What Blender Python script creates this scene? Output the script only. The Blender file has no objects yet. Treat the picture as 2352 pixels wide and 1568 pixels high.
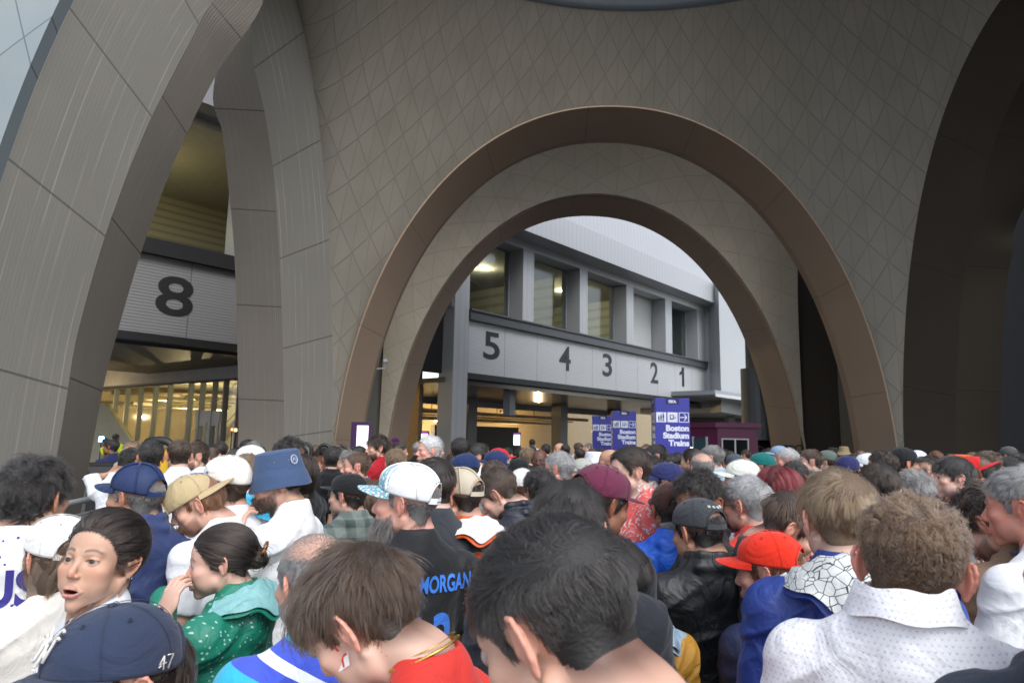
import bpy, math, random
import numpy as np
from mathutils import Vector, Matrix, Euler

# ---------------------------------------------------------------- camera, sky, sun, exposure
SC = bpy.context.scene
COL = SC.collection
FPX, PITCH, ROLL = 1568.0, math.radians(8.13), math.radians(1.0)
EYE = np.array([0.0, 0.0, 1.85])
cam_d = bpy.data.cameras.new("camera"); cam = bpy.data.objects.new("camera", cam_d); COL.objects.link(cam)
cam_d.sensor_width = 36.0; cam_d.lens = 24.0; cam_d.clip_start = 0.05; cam_d.clip_end = 800.0
cam.matrix_world = (Matrix.Translation(Vector(EYE)) @ Matrix.Rotation(math.radians(90) + PITCH, 4, 'X')
                    @ Matrix.Rotation(ROLL, 4, 'Z'))
cam_d.dof.use_dof = True; cam_d.dof.focus_distance = 2.6; cam_d.dof.aperture_fstop = 7.0
SC.camera = cam
SUN_EL, SUN_AZ = math.radians(50), math.radians(150)      # high, from behind the camera and to the right
world = bpy.data.worlds.new("World"); SC.world = world; world.use_nodes = True
wn = world.node_tree; bg = wn.nodes["Background"]
sky = wn.nodes.new("ShaderNodeTexSky"); sky.sky_type = 'NISHITA'; sky.sun_disc = False
sky.sun_elevation = SUN_EL; sky.sun_rotation = SUN_AZ; sky.air_density = 1.0; sky.dust_density = 1.6; sky.ozone_density = 1.0
hs = wn.nodes.new("ShaderNodeHueSaturation"); hs.inputs["Saturation"].default_value = 0.47
wn.links.new(sky.outputs[0], hs.inputs["Color"]); wn.links.new(hs.outputs[0], bg.inputs["Color"])
bg.inputs["Strength"].default_value = 0.15
sl = bpy.data.lights.new("sun", 'SUN'); sl.energy = 0.7; sl.angle = math.radians(25); sl.color = (1.0, 0.985, 0.97)
so = bpy.data.objects.new("sun", sl); COL.objects.link(so)
so.rotation_euler = (math.radians(90) - SUN_EL, 0, math.pi - SUN_AZ)
SC.view_settings.view_transform = 'Standard'; SC.view_settings.look = 'None'
SC.view_settings.exposure = 1.25; SC.view_settings.gamma = 1.0
SC.render.engine = 'CYCLES'
SC.cycles.max_bounces = 7; SC.cycles.diffuse_bounces = 5; SC.cycles.glossy_bounces = 3
SC.cycles.transmission_bounces = 5; SC.cycles.transparent_max_bounces = 10
SC.cycles.caustics_reflective = False; SC.cycles.caustics_refractive = False
SC.cycles.sample_clamp_indirect = 6.0

# ---------------------------------------------------------------- photo pixel (2352 x 1568) to world
def ray(px, py):
    x = (px - 1176) / FPX; y = -(py - 784) / FPX
    X = x * math.cos(ROLL) - y * math.sin(ROLL); Y = x * math.sin(ROLL) + y * math.cos(ROLL)
    return np.array([X, math.cos(PITCH) - Y * math.sin(PITCH), math.sin(PITCH) + Y * math.cos(PITCH)])
def at(px, py, Y):
    d = ray(px, py); return EYE + d * (Y / d[1])
def on_plane(px, py, P0, n):
    d = ray(px, py); return EYE + d * (np.dot(np.asarray(P0) - EYE, n) / np.dot(d, n))

# ---------------------------------------------------------------- materials
MATS = {}
def nodes_mat(name):
    m = bpy.data.materials.new(name); m.use_nodes = True
    nt = m.node_tree; b = nt.nodes["Principled BSDF"]; MATS[name] = m
    return m, nt, b
def N(nt, t, **kw):
    n = nt.nodes.new("ShaderNode" + t)
    for k, v in kw.items():
        if hasattr(n, k): setattr(n, k, v)
        else: n.inputs[k].default_value = v
    return n
def L(nt, a, b): nt.links.new(a, b)
def math_n(nt, op, a, b=None, c=None):
    n = nt.nodes.new("ShaderNodeMath"); n.operation = op
    for i, v in enumerate((a, b, c)):
        if v is None: continue
        if isinstance(v, (int, float)): n.inputs[i].default_value = v
        else: nt.links.new(v, n.inputs[i])
    return n.outputs[0]
def mixc(nt, fac, a, b, blend='MIX'):
    n = nt.nodes.new("ShaderNodeMix"); n.data_type = 'RGBA'; n.blend_type = blend
    for i, v in ((0, fac), (6, a), (7, b)):
        if isinstance(v, (int, float)): n.inputs[i].default_value = v
        elif isinstance(v, tuple): n.inputs[i].default_value = (*v[:3], 1)
        else: nt.links.new(v, n.inputs[i])
    return n.outputs[2]
def plain(name, col, rough=0.6, metal=0.0, noise=0.12, scale=3.0, bump=0.0, bscale=40.0, spec=0.5, emit=None, es=0.0):
    m, nt, b = nodes_mat(name)
    b.inputs["Roughness"].default_value = rough; b.inputs["Metallic"].default_value = metal
    b.inputs["Specular IOR Level"].default_value = spec
    tc = N(nt, "TexCoord")
    if noise:
        nz = N(nt, "TexNoise", Scale=scale, Detail=6.0); L(nt, tc.outputs["Object"], nz.inputs["Vector"])
        f = math_n(nt, 'MULTIPLY_ADD', nz.outputs["Fac"], noise * 2.4, 1 - noise * 1.2)
        v = mixc(nt, 1.0, col, (1, 1, 1), 'MULTIPLY'); vn = nt.nodes[-1]
        cx = N(nt, "CombineXYZ")
        for i in range(3): L(nt, f, cx.inputs[i])
        L(nt, cx.outputs[0], vn.inputs[7]); L(nt, v, b.inputs["Base Color"])
    else: b.inputs["Base Color"].default_value = (*col, 1)
    if bump:
        nb = N(nt, "TexNoise", Scale=bscale, Detail=4.0); L(nt, tc.outputs["Object"], nb.inputs["Vector"])
        bp = N(nt, "Bump", Strength=bump, Distance=0.02); L(nt, nb.outputs["Fac"], bp.inputs["Height"]); L(nt, bp.outputs[0], b.inputs["Normal"])
    if emit: b.inputs["Emission Color"].default_value = (*emit, 1); b.inputs["Emission Strength"].default_value = es
    return m
def line_mask(nt, coord, width, soft):
    """1 on the integer lines of coord, 0 away from them"""
    fr = math_n(nt, 'FRACT', math_n(nt, 'ADD', coord, 0.5)); d = math_n(nt, 'ABSOLUTE', math_n(nt, 'SUBTRACT', fr, 0.5))
    mr = N(nt, "MapRange"); mr.inputs["From Min"].default_value = width; mr.inputs["From Max"].default_value = width + soft
    mr.inputs["To Min"].default_value = 1; mr.inputs["To Max"].default_value = 0; L(nt, d, mr.inputs["Value"])
    return mr.outputs[0]
def vault_mat(name, col, line=(0.82, 0.82, 0.82), wd=1.0):
    """triangulated cladding: UV u = panels round the vault, v = panel rows; joints are recessed lines"""
    m, nt, b = nodes_mat(name); b.inputs["Roughness"].default_value = 0.65
    uv = N(nt, "UVMap"); sp = N(nt, "SeparateXYZ"); L(nt, uv.outputs[0], sp.inputs[0])
    u, v = sp.outputs[0], sp.outputs[1]
    a = line_mask(nt, math_n(nt, 'ADD', u, v), 0.012 * wd, 0.014 * wd); c = line_mask(nt, math_n(nt, 'SUBTRACT', u, v), 0.012 * wd, 0.014 * wd)
    d = line_mask(nt, math_n(nt, 'MULTIPLY', u, 2.0), 0.018, 0.022)
    d = math_n(nt, 'MULTIPLY', d, 0.55 if wd == 1 else 0.0)
    k = math_n(nt, 'MAXIMUM', math_n(nt, 'MAXIMUM', a, c), d)
    tc = N(nt, "TexCoord"); nz = N(nt, "TexNoise", Scale=1.3, Detail=7.0); L(nt, tc.outputs["Object"], nz.inputs["Vector"])
    vn = N(nt, "TexVoronoi", Scale=0.9); L(nt, tc.outputs["Object"], vn.inputs["Vector"])
    base = mixc(nt, math_n(nt, 'MULTIPLY', nz.outputs["Fac"], 0.35), col, tuple(x * 0.72 for x in col))
    base = mixc(nt, math_n(nt, 'MULTIPLY', vn.outputs["Distance"], 0.12), base, (0.5, 0.45, 0.38))
    wn_ = N(nt, "TexWhiteNoise"); cb = N(nt, "CombineXYZ"); L(nt, math_n(nt, 'FLOOR', math_n(nt, 'ADD', u, v)), cb.inputs[0]); L(nt, math_n(nt, 'FLOOR', math_n(nt, 'SUBTRACT', u, v)), cb.inputs[1]); L(nt, math_n(nt, 'FLOOR', math_n(nt, 'MULTIPLY', u, 2.0)), cb.inputs[2]); L(nt, cb.outputs[0], wn_.inputs["Vector"])
    base = mixc(nt, math_n(nt, 'MULTIPLY', wn_.outputs["Value"], 0.16), base, tuple(x * 0.6 for x in col))
    col_o = mixc(nt, k, base, tuple(x * y for x, y in zip(col, line))); L(nt, col_o, b.inputs["Base Color"])
    bp = N(nt, "Bump", Strength=0.5, Distance=0.02); bp.invert = True; L(nt, k, bp.inputs["Height"]); L(nt, bp.outputs[0], b.inputs["Normal"])
    return m
def precast_mat(name, col, ribs=0.0, streak=0.25, joint=1.9, jd=0.6):
    """ribbed precast: UV u = metres across the face, v = metres along it"""
    m, nt, b = nodes_mat(name); b.inputs["Roughness"].default_value = 0.8; b.inputs["Specular IOR Level"].default_value = 0.25
    uv = N(nt, "UVMap"); sp = N(nt, "SeparateXYZ"); L(nt, uv.outputs[0], sp.inputs[0])
    tc = N(nt, "TexCoord")
    nz = N(nt, "TexNoise", Scale=0.8, Detail=8.0); L(nt, tc.outputs["Object"], nz.inputs["Vector"])
    n2 = N(nt, "TexNoise", Scale=26.0, Detail=5.0); L(nt, tc.outputs["Object"], n2.inputs["Vector"])
    mp = N(nt, "Mapping"); mp.inputs["Scale"].default_value = (3.0, 0.25, 1); L(nt, uv.outputs[0], mp.inputs[0])
    n3 = N(nt, "TexNoise", Scale=1.0, Detail=3.0, Roughness=0.7); L(nt, mp.outputs[0], n3.inputs["Vector"])
    base = mixc(nt, math_n(nt, 'MULTIPLY', nz.outputs["Fac"], 0.6), col, tuple(x * 0.7 for x in col))
    base = mixc(nt, math_n(nt, 'MULTIPLY', n2.outputs["Fac"], 0.35), base, tuple(x * 0.75 for x in col))
    # thin pale lime lines down the ribs
    st = line_mask(nt, math_n(nt, 'MULTIPLY', sp.outputs[0], 5.2), 0.02, 0.05)
    g = N(nt, "MapRange"); g.inputs["From Min"].default_value = 0.45; g.inputs["From Max"].default_value = 0.65; L(nt, n3.outputs["Fac"], g.inputs["Value"])
    st = math_n(nt, 'MULTIPLY', math_n(nt, 'MULTIPLY', st, g.outputs[0]), streak)
    base = mixc(nt, st, base, (0.7, 0.7, 0.68))
    j = line_mask(nt, math_n(nt, 'DIVIDE', sp.outputs[1], joint), 0.004, 0.005)
    base = mixc(nt, math_n(nt, 'MULTIPLY', j, jd), base, tuple(x * 0.25 for x in col)); L(nt, base, b.inputs["Base Color"])
    wv = math_n(nt, 'SINE', math_n(nt, 'MULTIPLY', sp.outputs[0], 2 * math.pi * 16))
    h = math_n(nt, 'MULTIPLY_ADD', wv, ribs, math_n(nt, 'MULTIPLY', n2.outputs["Fac"], 0.35))
    h = math_n(nt, 'SUBTRACT', h, math_n(nt, 'MULTIPLY', j, 2.0 * jd))
    bp = N(nt, "Bump", Strength=0.5, Distance=0.012); L(nt, h, bp.inputs["Height"]); L(nt, bp.outputs[0], b.inputs["Normal"])
    return m
def ribbed_mat(name, col, axis=2, pitch=0.1, rough=0.45, joints=None, metal=0.0, depth=0.6, jaxis=0, dark=0.75):
    """painted metal sheet with real-looking grooves along one object axis"""
    m, nt, b = nodes_mat(name); b.inputs["Roughness"].default_value = rough; b.inputs["Metallic"].default_value = metal
    tc = N(nt, "TexCoord"); sp = N(nt, "SeparateXYZ"); L(nt, tc.outputs["Object"], sp.inputs[0])
    k = line_mask(nt, math_n(nt, 'DIVIDE', sp.outputs[axis], pitch), 0.10, 0.15)
    nz = N(nt, "TexNoise", Scale=0.7, Detail=5.0); L(nt, tc.outputs["Object"], nz.inputs["Vector"])
    base = mixc(nt, math_n(nt, 'MULTIPLY', nz.outputs["Fac"], 0.25), col, tuple(x * 0.7 for x in col))
    base = mixc(nt, math_n(nt, 'MULTIPLY', k, 0.8), base, tuple(x * dark for x in col))
    if joints:
        j = line_mask(nt, math_n(nt, 'DIVIDE', sp.outputs[jaxis], joints), 0.004, 0.004)
        base = mixc(nt, j, base, tuple(x * 0.35 for x in col))
    L(nt, base, b.inputs["Base Color"])
    bp = N(nt, "Bump", Strength=depth, Distance=0.02); bp.invert = True; L(nt, k, bp.inputs["Height"]); L(nt, bp.outputs[0], b.inputs["Normal"])
    return m
def emis(name, col, s):
    m, nt, b = nodes_mat(name); b.inputs["Base Color"].default_value = (0.02, 0.02, 0.02, 1)
    b.inputs["Emission Color"].default_value = (*col, 1); b.inputs["Emission Strength"].default_value = s
    return m
def glass_mat(name, tint=(0.9, 0.95, 0.93)):
    m, nt, b = nodes_mat(name)
    tr = N(nt, "BsdfTransparent"); tr.inputs[0].default_value = (*tint, 1)
    gl = N(nt, "BsdfGlossy"); gl.inputs["Roughness"].default_value = 0.12
    fr = N(nt, "LayerWeight"); fr.inputs[0].default_value = 0.5; fc = math_n(nt, 'MULTIPLY_ADD', math_n(nt, 'POWER', fr.outputs["Facing"], 4.0), 0.5, 0.05)
    mx = N(nt, "MixShader"); L(nt, fc, mx.inputs[0]); L(nt, tr.outputs[0], mx.inputs[1]); L(nt, gl.outputs[0], mx.inputs[2])
    nt.nodes.remove(b); L(nt, mx.outputs[0], nt.nodes["Material Output"].inputs[0]); return m

# ---------------------------------------------------------------- mesh helpers
def tag(o, label=None, cat=None, group=None, kind=None):
    if label: o["label"] = label
    if cat: o["category"] = cat
    if group: o["group"] = group
    if kind: o["kind"] = kind
    return o
def mesh_obj(name, V, Fc, mat, parent=None, smooth=False, uv=None, mats=None, fm=None):
    me = bpy.data.meshes.new(name)
    V = np.asarray(V, dtype=np.float64)
    me.from_pydata(V.tolist(), [], [list(map(int, f)) for f in Fc]); me.update()
    for m_ in ([mat] if mats is None else mats):
        if m_ is not None: me.materials.append(m_)
    if fm is not None: me.polygons.foreach_set("material_index", np.asarray(fm, dtype=np.int32))
    if smooth: me.polygons.foreach_set("use_smooth", [True] * len(me.polygons))
    if uv is not None:
        ul = me.uv_layers.new(name="UVMap"); li = np.zeros(len(me.loops), dtype=np.int32); me.loops.foreach_get("vertex_index", li)
        ul.data.foreach_set("uv", np.asarray(uv, dtype=np.float32)[li].ravel())
    o = bpy.data.objects.new(name, me); COL.objects.link(o)
    if parent is not None: o.parent = parent
    return o
def empty(name, loc=(0, 0, 0), rz=0.0):
    o = bpy.data.objects.new(name, None); COL.objects.link(o); o.location = loc; o.rotation_euler = (0, 0, rz)
    o.empty_display_size = 0.2; return o
def grid_faces(nu, nv, wrap_u=False):
    f = []
    for i in range(nu - (0 if wrap_u else 1)):
        for j in range(nv - 1):
            a = i * nv + j; b = ((i + 1) % nu) * nv + j
            f.append((a, b, b + 1, a + 1))
    return f
def grid_obj(name, P, mat, parent=None, uv=None, smooth=True, thick=0.0, off=1.0, flip=False, wrap=False):
    P = np.asarray(P); nu, nv = P.shape[:2]
    f = grid_faces(nu, nv, wrap)
    if flip: f = [x[::-1] for x in f]
    o = mesh_obj(name, P.reshape(-1, 3), f, mat, parent, smooth, None if uv is None else np.asarray(uv).reshape(-1, 2))
    if thick:
        s = o.modifiers.new("thickness", 'SOLIDIFY'); s.thickness = thick; s.offset = off
        e = o.modifiers.new("edges", 'EDGE_SPLIT'); e.split_angle = math.radians(42)
    return o
class MB:
    """collects boxes and tubes into one mesh"""
    def __init__(s): s.V = []; s.F = []; s.M = []
    def add(s, V, Fc, mi=0):
        k = len(s.V); s.V += [tuple(map(float, v)) for v in V]; s.F += [tuple(i + k for i in f) for f in Fc]; s.M += [mi] * len(Fc); return s
    def box(s, x0, x1, y0, y1, z0, z1, mi=0, M=None):
        v = [(x, y, z) for x in (x0, x1) for y in (y0, y1) for z in (z0, z1)]
        if M is not None: v = [tuple(M @ Vector(p)) for p in v]
        return s.add(v, [(0, 1, 3, 2), (4, 6, 7, 5), (0, 4, 5, 1), (2, 3, 7, 6), (0, 2, 6, 4), (1, 5, 7, 3)], mi)
    def tube(s, pts, r, n=8, mi=0, closed=False, cap=True):
        pts = [np.asarray(p, float) for p in pts]; rs = r if hasattr(r, '__len__') else [r] * len(pts)
        V = []; m = len(pts); ref = None
        for i, p in enumerate(pts):
            t = (pts[(i + 1) % m] if (closed or i < m - 1) else p) - (pts[i - 1] if (closed or i > 0) else p)
            t = t / (np.linalg.norm(t) + 1e-9)
            if ref is None: ref = np.array([0, 0, 1.0]) if abs(t[2]) < 0.9 else np.array([1.0, 0, 0])
            a = np.cross(t, ref); a /= np.linalg.norm(a) + 1e-9; b = np.cross(a, t); ref = b
            for k in range(n):
                q = 2 * math.pi * k / n; V.append(p + rs[i] * (math.cos(q) * a + math.sin(q) * b))
        Fc = []
        for i in range(m - (0 if closed else 1)):
            for k in range(n):
                j = (i + 1) % m; Fc.append((i * n + k, i * n + (k + 1) % n, j * n + (k + 1) % n, j * n + k))
        if cap and not closed: Fc += [tuple(range(n))[::-1], tuple((m - 1) * n + k for k in range(n))]
        return s.add(V, Fc, mi)
    def build(s, name, mat, parent=None, smooth=False, mats=None):
        return mesh_obj(name, s.V, s.F, mat, parent, smooth, None, mats, s.M if mats else None)
def bevel(o, w=0.01, seg=2):
    b = o.modifiers.new("bevel", 'BEVEL'); b.width = w; b.segments = seg; b.limit_method = 'ANGLE'; return o
def lettering(txt, size, mat, parent, M, name="lettering", align='CENTER', depth=0.004, xs=1.0, bold=0.0, spacing=1.0):
    cu = bpy.data.curves.new(name, 'FONT'); cu.body = txt; cu.size = size; cu.align_x = align; cu.extrude = depth; cu.offset = bold; cu.space_character = spacing
    cu.space_line = 1.0; cu.resolution_u = 6
    o = bpy.data.objects.new(name, cu); COL.objects.link(o)
    dg = bpy.context.evaluated_depsgraph_get(); dg.update()
    me = bpy.data.meshes.new_from_object(o.evaluated_get(dg)); bpy.data.objects.remove(o); bpy.data.curves.remove(cu)
    me.materials.clear(); me.materials.append(mat); me.name = name
    r = bpy.data.objects.new(name, me); COL.objects.link(r)
    if parent is not None: r.parent = parent
    r.matrix_local = M @ Matrix.Diagonal((xs, 1, 1, 1)); return r
def frame_M(origin, xdir, zdir=(0, 0, 1)):
    """text lies in its XY plane: x = xdir, y = zdir, normal = x cross y"""
    x = Vector(xdir).normalized(); y = Vector(zdir).normalized(); z = x.cross(y)
    return Matrix(((x.x, y.x, z.x, origin[0]), (x.y, y.y, z.y, origin[1]), (x.z, y.z, z.z, origin[2]), (0, 0, 0, 1)))

# ================================================================ THE PLACE
M_vault = vault_mat("vault_cladding", (0.205, 0.184, 0.147))
M_vault2 = vault_mat("inner_vault_cladding", (0.40, 0.345, 0.26))
M_outer = vault_mat("outer_cladding", (0.165, 0.205, 0.22), (0.5, 0.5, 0.52), wd=0.3)
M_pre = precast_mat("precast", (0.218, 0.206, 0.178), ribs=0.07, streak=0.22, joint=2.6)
M_pre_rib = precast_mat("precast_ribbed", (0.20, 0.176, 0.145), ribs=0.3, streak=0.1, joint=2.6)
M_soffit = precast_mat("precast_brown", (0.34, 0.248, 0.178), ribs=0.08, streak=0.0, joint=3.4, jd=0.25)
M_soffit_dark = precast_mat("precast_brown_shaded", (0.045, 0.035, 0.026), ribs=0.08, streak=0.0, joint=3.4, jd=0.25)  # the brown precast again, with the shade on the right side put into its colour
M_wpanel = ribbed_mat("white_panel", (0.37, 0.38, 0.395), axis=0, pitch=0.42, rough=0.4, depth=0.15, dark=0.88)
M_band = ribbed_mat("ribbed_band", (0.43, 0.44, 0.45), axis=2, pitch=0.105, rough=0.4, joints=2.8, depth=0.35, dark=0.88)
M_char = plain("charcoal_metal", (0.06, 0.063, 0.068), 0.45, noise=0.08)
M_black = plain("black_paint", (0.012, 0.012, 0.013), 0.5)
M_white = plain("white_metal", (0.5, 0.51, 0.52), 0.4, noise=0.04)
M_grey = plain("grey_metal", (0.26, 0.275, 0.29), 0.45, noise=0.06)
M_dgrey = plain("dark_grey", (0.045, 0.047, 0.05), 0.6)
M_num = plain("numeral_dark", (0.014, 0.015, 0.018), 0.5, noise=0.05)
M_warmwall = plain("warm_wall", (0.36, 0.29, 0.18), 0.7)
M_ceil = plain("hall_ceiling", (0.42, 0.40, 0.32), 0.8)
M_duct = plain("duct_metal", (0.35, 0.31, 0.24), 0.5, metal=0.3)
M_lampw = emis("warm_lamp", (1.0, 0.78, 0.45), 9.0)
M_lampc = emis("pale_lamp", (1.0, 0.93, 0.75), 22.0)
M_glass = glass_mat("clear_glass")
def ground_mat():
    m, nt, b = nodes_mat("plaza_paving"); b.inputs["Roughness"].default_value = 0.75
    tc = N(nt, "TexCoord"); br = N(nt, "TexBrick"); br.inputs["Scale"].default_value = 1.6; br.inputs["Mortar Size"].default_value = 0.012
    br.inputs["Color1"].default_value = (0.17, 0.165, 0.16, 1); br.inputs["Color2"].default_value = (0.13, 0.128, 0.125, 1); br.inputs["Mortar"].default_value = (0.05, 0.05, 0.05, 1)
    L(nt, tc.outputs["Object"], br.inputs["Vector"]); nz = N(nt, "TexNoise", Scale=4.0, Detail=8.0); L(nt, tc.outputs["Object"], nz.inputs["Vector"])
    L(nt, mixc(nt, math_n(nt, 'MULTIPLY', nz.outputs["Fac"], 0.5), br.outputs["Color"], (0.08, 0.08, 0.08)), b.inputs["Base Color"]); return m
tag(mesh_obj("ground", [(-200, -200, 0), (200, -200, 0), (200, 200, 0), (-200, 200, 0)], [(0, 1, 2, 3)], ground_mat()), kind="structure")

# ---- the arches: each a curve in its own upright plane (superellipse), s measured along the plane from its first foot
def arch_pts(P, phi, s0, hw, H, e, th):
    a = math.radians(phi); dv = np.array([-math.sin(a), -math.cos(a), 0.0])
    c, s_ = np.cos(th), np.abs(np.sin(th))
    s = s0 - hw * np.sign(c) * np.abs(c) ** (2 / e); z = H * s_ ** (2 / e)
    return np.asarray(P) + s[:, None] * dv + z[:, None] * np.array([0, 0, 1.0])
THN = 121
th = np.linspace(0.0, math.pi, THN)
# D: far opening of the big vault (from its right foot to its left), E: the arch behind it
D1 = arch_pts((11.34, 20, 0), 90, 8.27, 8.24, 12.18, 2.12, th)
D2 = arch_pts((11.34, 22.4, 0), 90, 8.14, 8.07, 12.09, 2.13, th)
E1 = arch_pts((11.38, 27.5, 0), 90, 7.98, 8.33, 12.03, 2.02, th)
E2 = arch_pts((11.14, 29.9, 0), 90, 7.71, 7.97, 11.98, 2.14, th)
A1 = arch_pts((-5.14, 20, 0), 8, 6.01, 6.0, 13.94, 1.89, th)          # from pier B (far) to the near left leg
F1 = arch_pts((11.4, 20, 0), 0, 7.0, 7.02, 12.59, 2.2, th)
def arclen(P):
    d = np.linalg.norm(np.diff(P, axis=0), axis=1); return np.concatenate([[0], np.cumsum(d)])
def band(name, curves, mats, label, cat="arch", thick=0.5, uscale=None, flip=False, off=-1.0):
    root = empty(name, tuple(np.asarray(curves[0][0]) * [1, 1, 0])); inv = np.asarray(root.location)
    for k in range(len(curves) - 1):
        a, b = curves[k], curves[k + 1]; nv = 9
        t = np.linspace(0, 1, nv)[None, :, None]; P = a[:, None] * (1 - t) + b[:, None] * t - inv
        w = np.linalg.norm(a - b, axis=1)[:, None] * t[:, :, 0]; ln = arclen((a + b) / 2)[:, None] * np.ones((1, nv))
        grid_obj("soffit", P, mats[k], root, np.stack([w, ln], -1), thick=thick, flip=flip, off=off)
    return tag(root, label, cat)
mid = 0.5 * D1 + 0.5 * D2; mid[:, 2] += 0.02
c0 = np.array([3.07, 0, 0])
D15 = D1 * 0.25 + D2 * 0.75
D15[:, 0] = c0[0] + (D15[:, 0] - c0[0]) * 0.985; D15[:, 2] *= 0.985
band("concrete_arch", [D1, D15, D2], [M_soffit, M_soffit], "wide brown concrete arch band framing the far side of the vault", flip=True, thick=0.05)
band("concrete_arch", [E1, E2], [M_soffit], "smaller brown concrete arch in front of the numbered platform facade", flip=True, thick=0.05)

# ---- left arch A: three edges (C1 smooth ellipse, C2 ridge, C3 far edge)
phiA = math.radians(8); nA = np.array([math.cos(phiA), -math.sin(phiA), 0]); PA = np.array([-5.14, 20, 0.0])
def pa(px, py, d): return on_plane(px, py, PA - nA * d, nA)
def spline(P, n):
    P = np.asarray(P, float); t = arclen(P); t /= t[-1]; out = []
    Q = np.vstack([2 * P[0] - P[1], P, 2 * P[-1] - P[-2]])
    for x in np.linspace(0, 1, n):
        i = min(np.searchsorted(t, x, side='right') - 1, len(P) - 2); i = max(i, 0); f = (x - t[i]) / (t[i + 1] - t[i])
        p0, p1, p2, p3 = Q[i:i + 4]
        out.append(0.5 * ((2 * p1) + (-p0 + p2) * f + (2 * p0 - 5 * p1 + 4 * p2 - p3) * f * f + (-p0 + 3 * p1 - 3 * p2 + p3) * f ** 3))
    return np.array(out)
def vert(p, z=0.0): q = np.array(p, float); q[2] = z; return q
def leg(pts, d):
    return [pa(x, y, dd) for (x, y), dd in zip(pts, d if hasattr(d, '__len__') else [d] * len(pts))]
def legY(pts): return [at(x, y, Y) for x, y, Y in pts]
c2L = legY([(130, 1050, 10.0), (155, 900, 10.1), (177, 769, 10.2), (246, 528, 10.5), (336, 295, 11.1), (446, 77, 12.0), (492, 0, 12.4)])
c3L = legY([(208, 1050, 12.2), (235, 900, 12.2), (264, 784, 12.2), (325, 577, 12.25), (402, 369, 12.45), (497, 172, 13.0), (605, 0, 13.6)])
c2R = leg([(574, 77), (610, 269), (628, 395), (636, 502), (643, 615), (650, 800), (652, 1000)], 0.95)
c3R = leg([(490, 205), (510, 300), (524, 420), (535, 540), (541, 640), (545, 790), (547, 900), (547, 1000)], 2.3)
def foot(p, q): return np.array([q[0], q[1], 0]) if False else (p + (p - q) * (p[2] / max(q[2] - p[2], 1e-3)) * np.array([1, 1, 1.0]))
c2L = [foot(c2L[0], c2L[1])] + c2L; c3L = [foot(c3L[0], c3L[1])] + c3L
c2R = c2R + [vert(c2R[-1])]; c3R = c3R + [vert(c3R[-1])]
top2 = [np.array([-6.0, 14.7, 13.3])]
top3 = [np.array([-6.6, 15.0, 13.2])]
C2 = spline(c2L + top2 + c2R, THN); C3 = spline(c3L + top3 + c3R[0:], THN)
C1 = A1[::-1]
# match C1 to C2 by height so that joints run square across the band
def resample(P, n, zref=None):
    t = arclen(P); return np.stack([np.interp(np.linspace(0, t[-1], n), t, P[:, k]) for k in range(3)], -1)
def halves(P):
    i = int(np.argmax(P[:, 2])); return P[:i + 1], P[i:]
def unify(*cs):
    out = []
    for c in cs:
        a, b = halves(c); out.append(np.vstack([resample(a, 61), resample(b, 61)[1:]]))
    return out
C1u, C2u, C3u = unify(C1, C2, C3)
archA = band("concrete_arch", [C1u, C2u, C3u], [M_pre, M_pre_rib],
             "tall ribbed concrete arch with a wide near leg, framing the platform 8 opening", thick=0.25, flip=True, off=-1.0)
# ---- right arch F
nF = np.array([1.0, 0, 0]); PF = np.array([11.4, 20, 0.0])
def pf(px, py, d): return on_plane(px, py, PF + nF * d, nF)
f2 = [pf(x, y, 0.9) for x, y in [(2195, 1040), (2198, 850), (2210, 667), (2236, 524), (2274, 357), (2341, 200)]]
f3 = [pf(x, y, 2.2) for x, y in [(2298, 1040), (2300, 880), (2312, 657), (2329, 571), (2352, 476)]]
def mirror_leg(P, yc, zt):
    P = [vert(P[0])] + P; top = np.array([P[-1][0], yc, zt]); M_ = [np.array([q[0], 2 * yc - q[1], q[2]]) for q in P[::-1]]
    return spline(P + [top] + M_, THN)
F2 = mirror_leg(f2, 13.2, 12.2); F3 = mirror_leg(f3, 13.2, 11.9)
F1u, F2u, F3u = unify(F1, F2, F3)
band("concrete_arch", [F1u, F2u, F3u], [M_soffit_dark, M_soffit_dark], "dark shaded concrete arch leg closing the vault at the right edge", thick=0.25, flip=True, off=-1.0)

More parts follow.
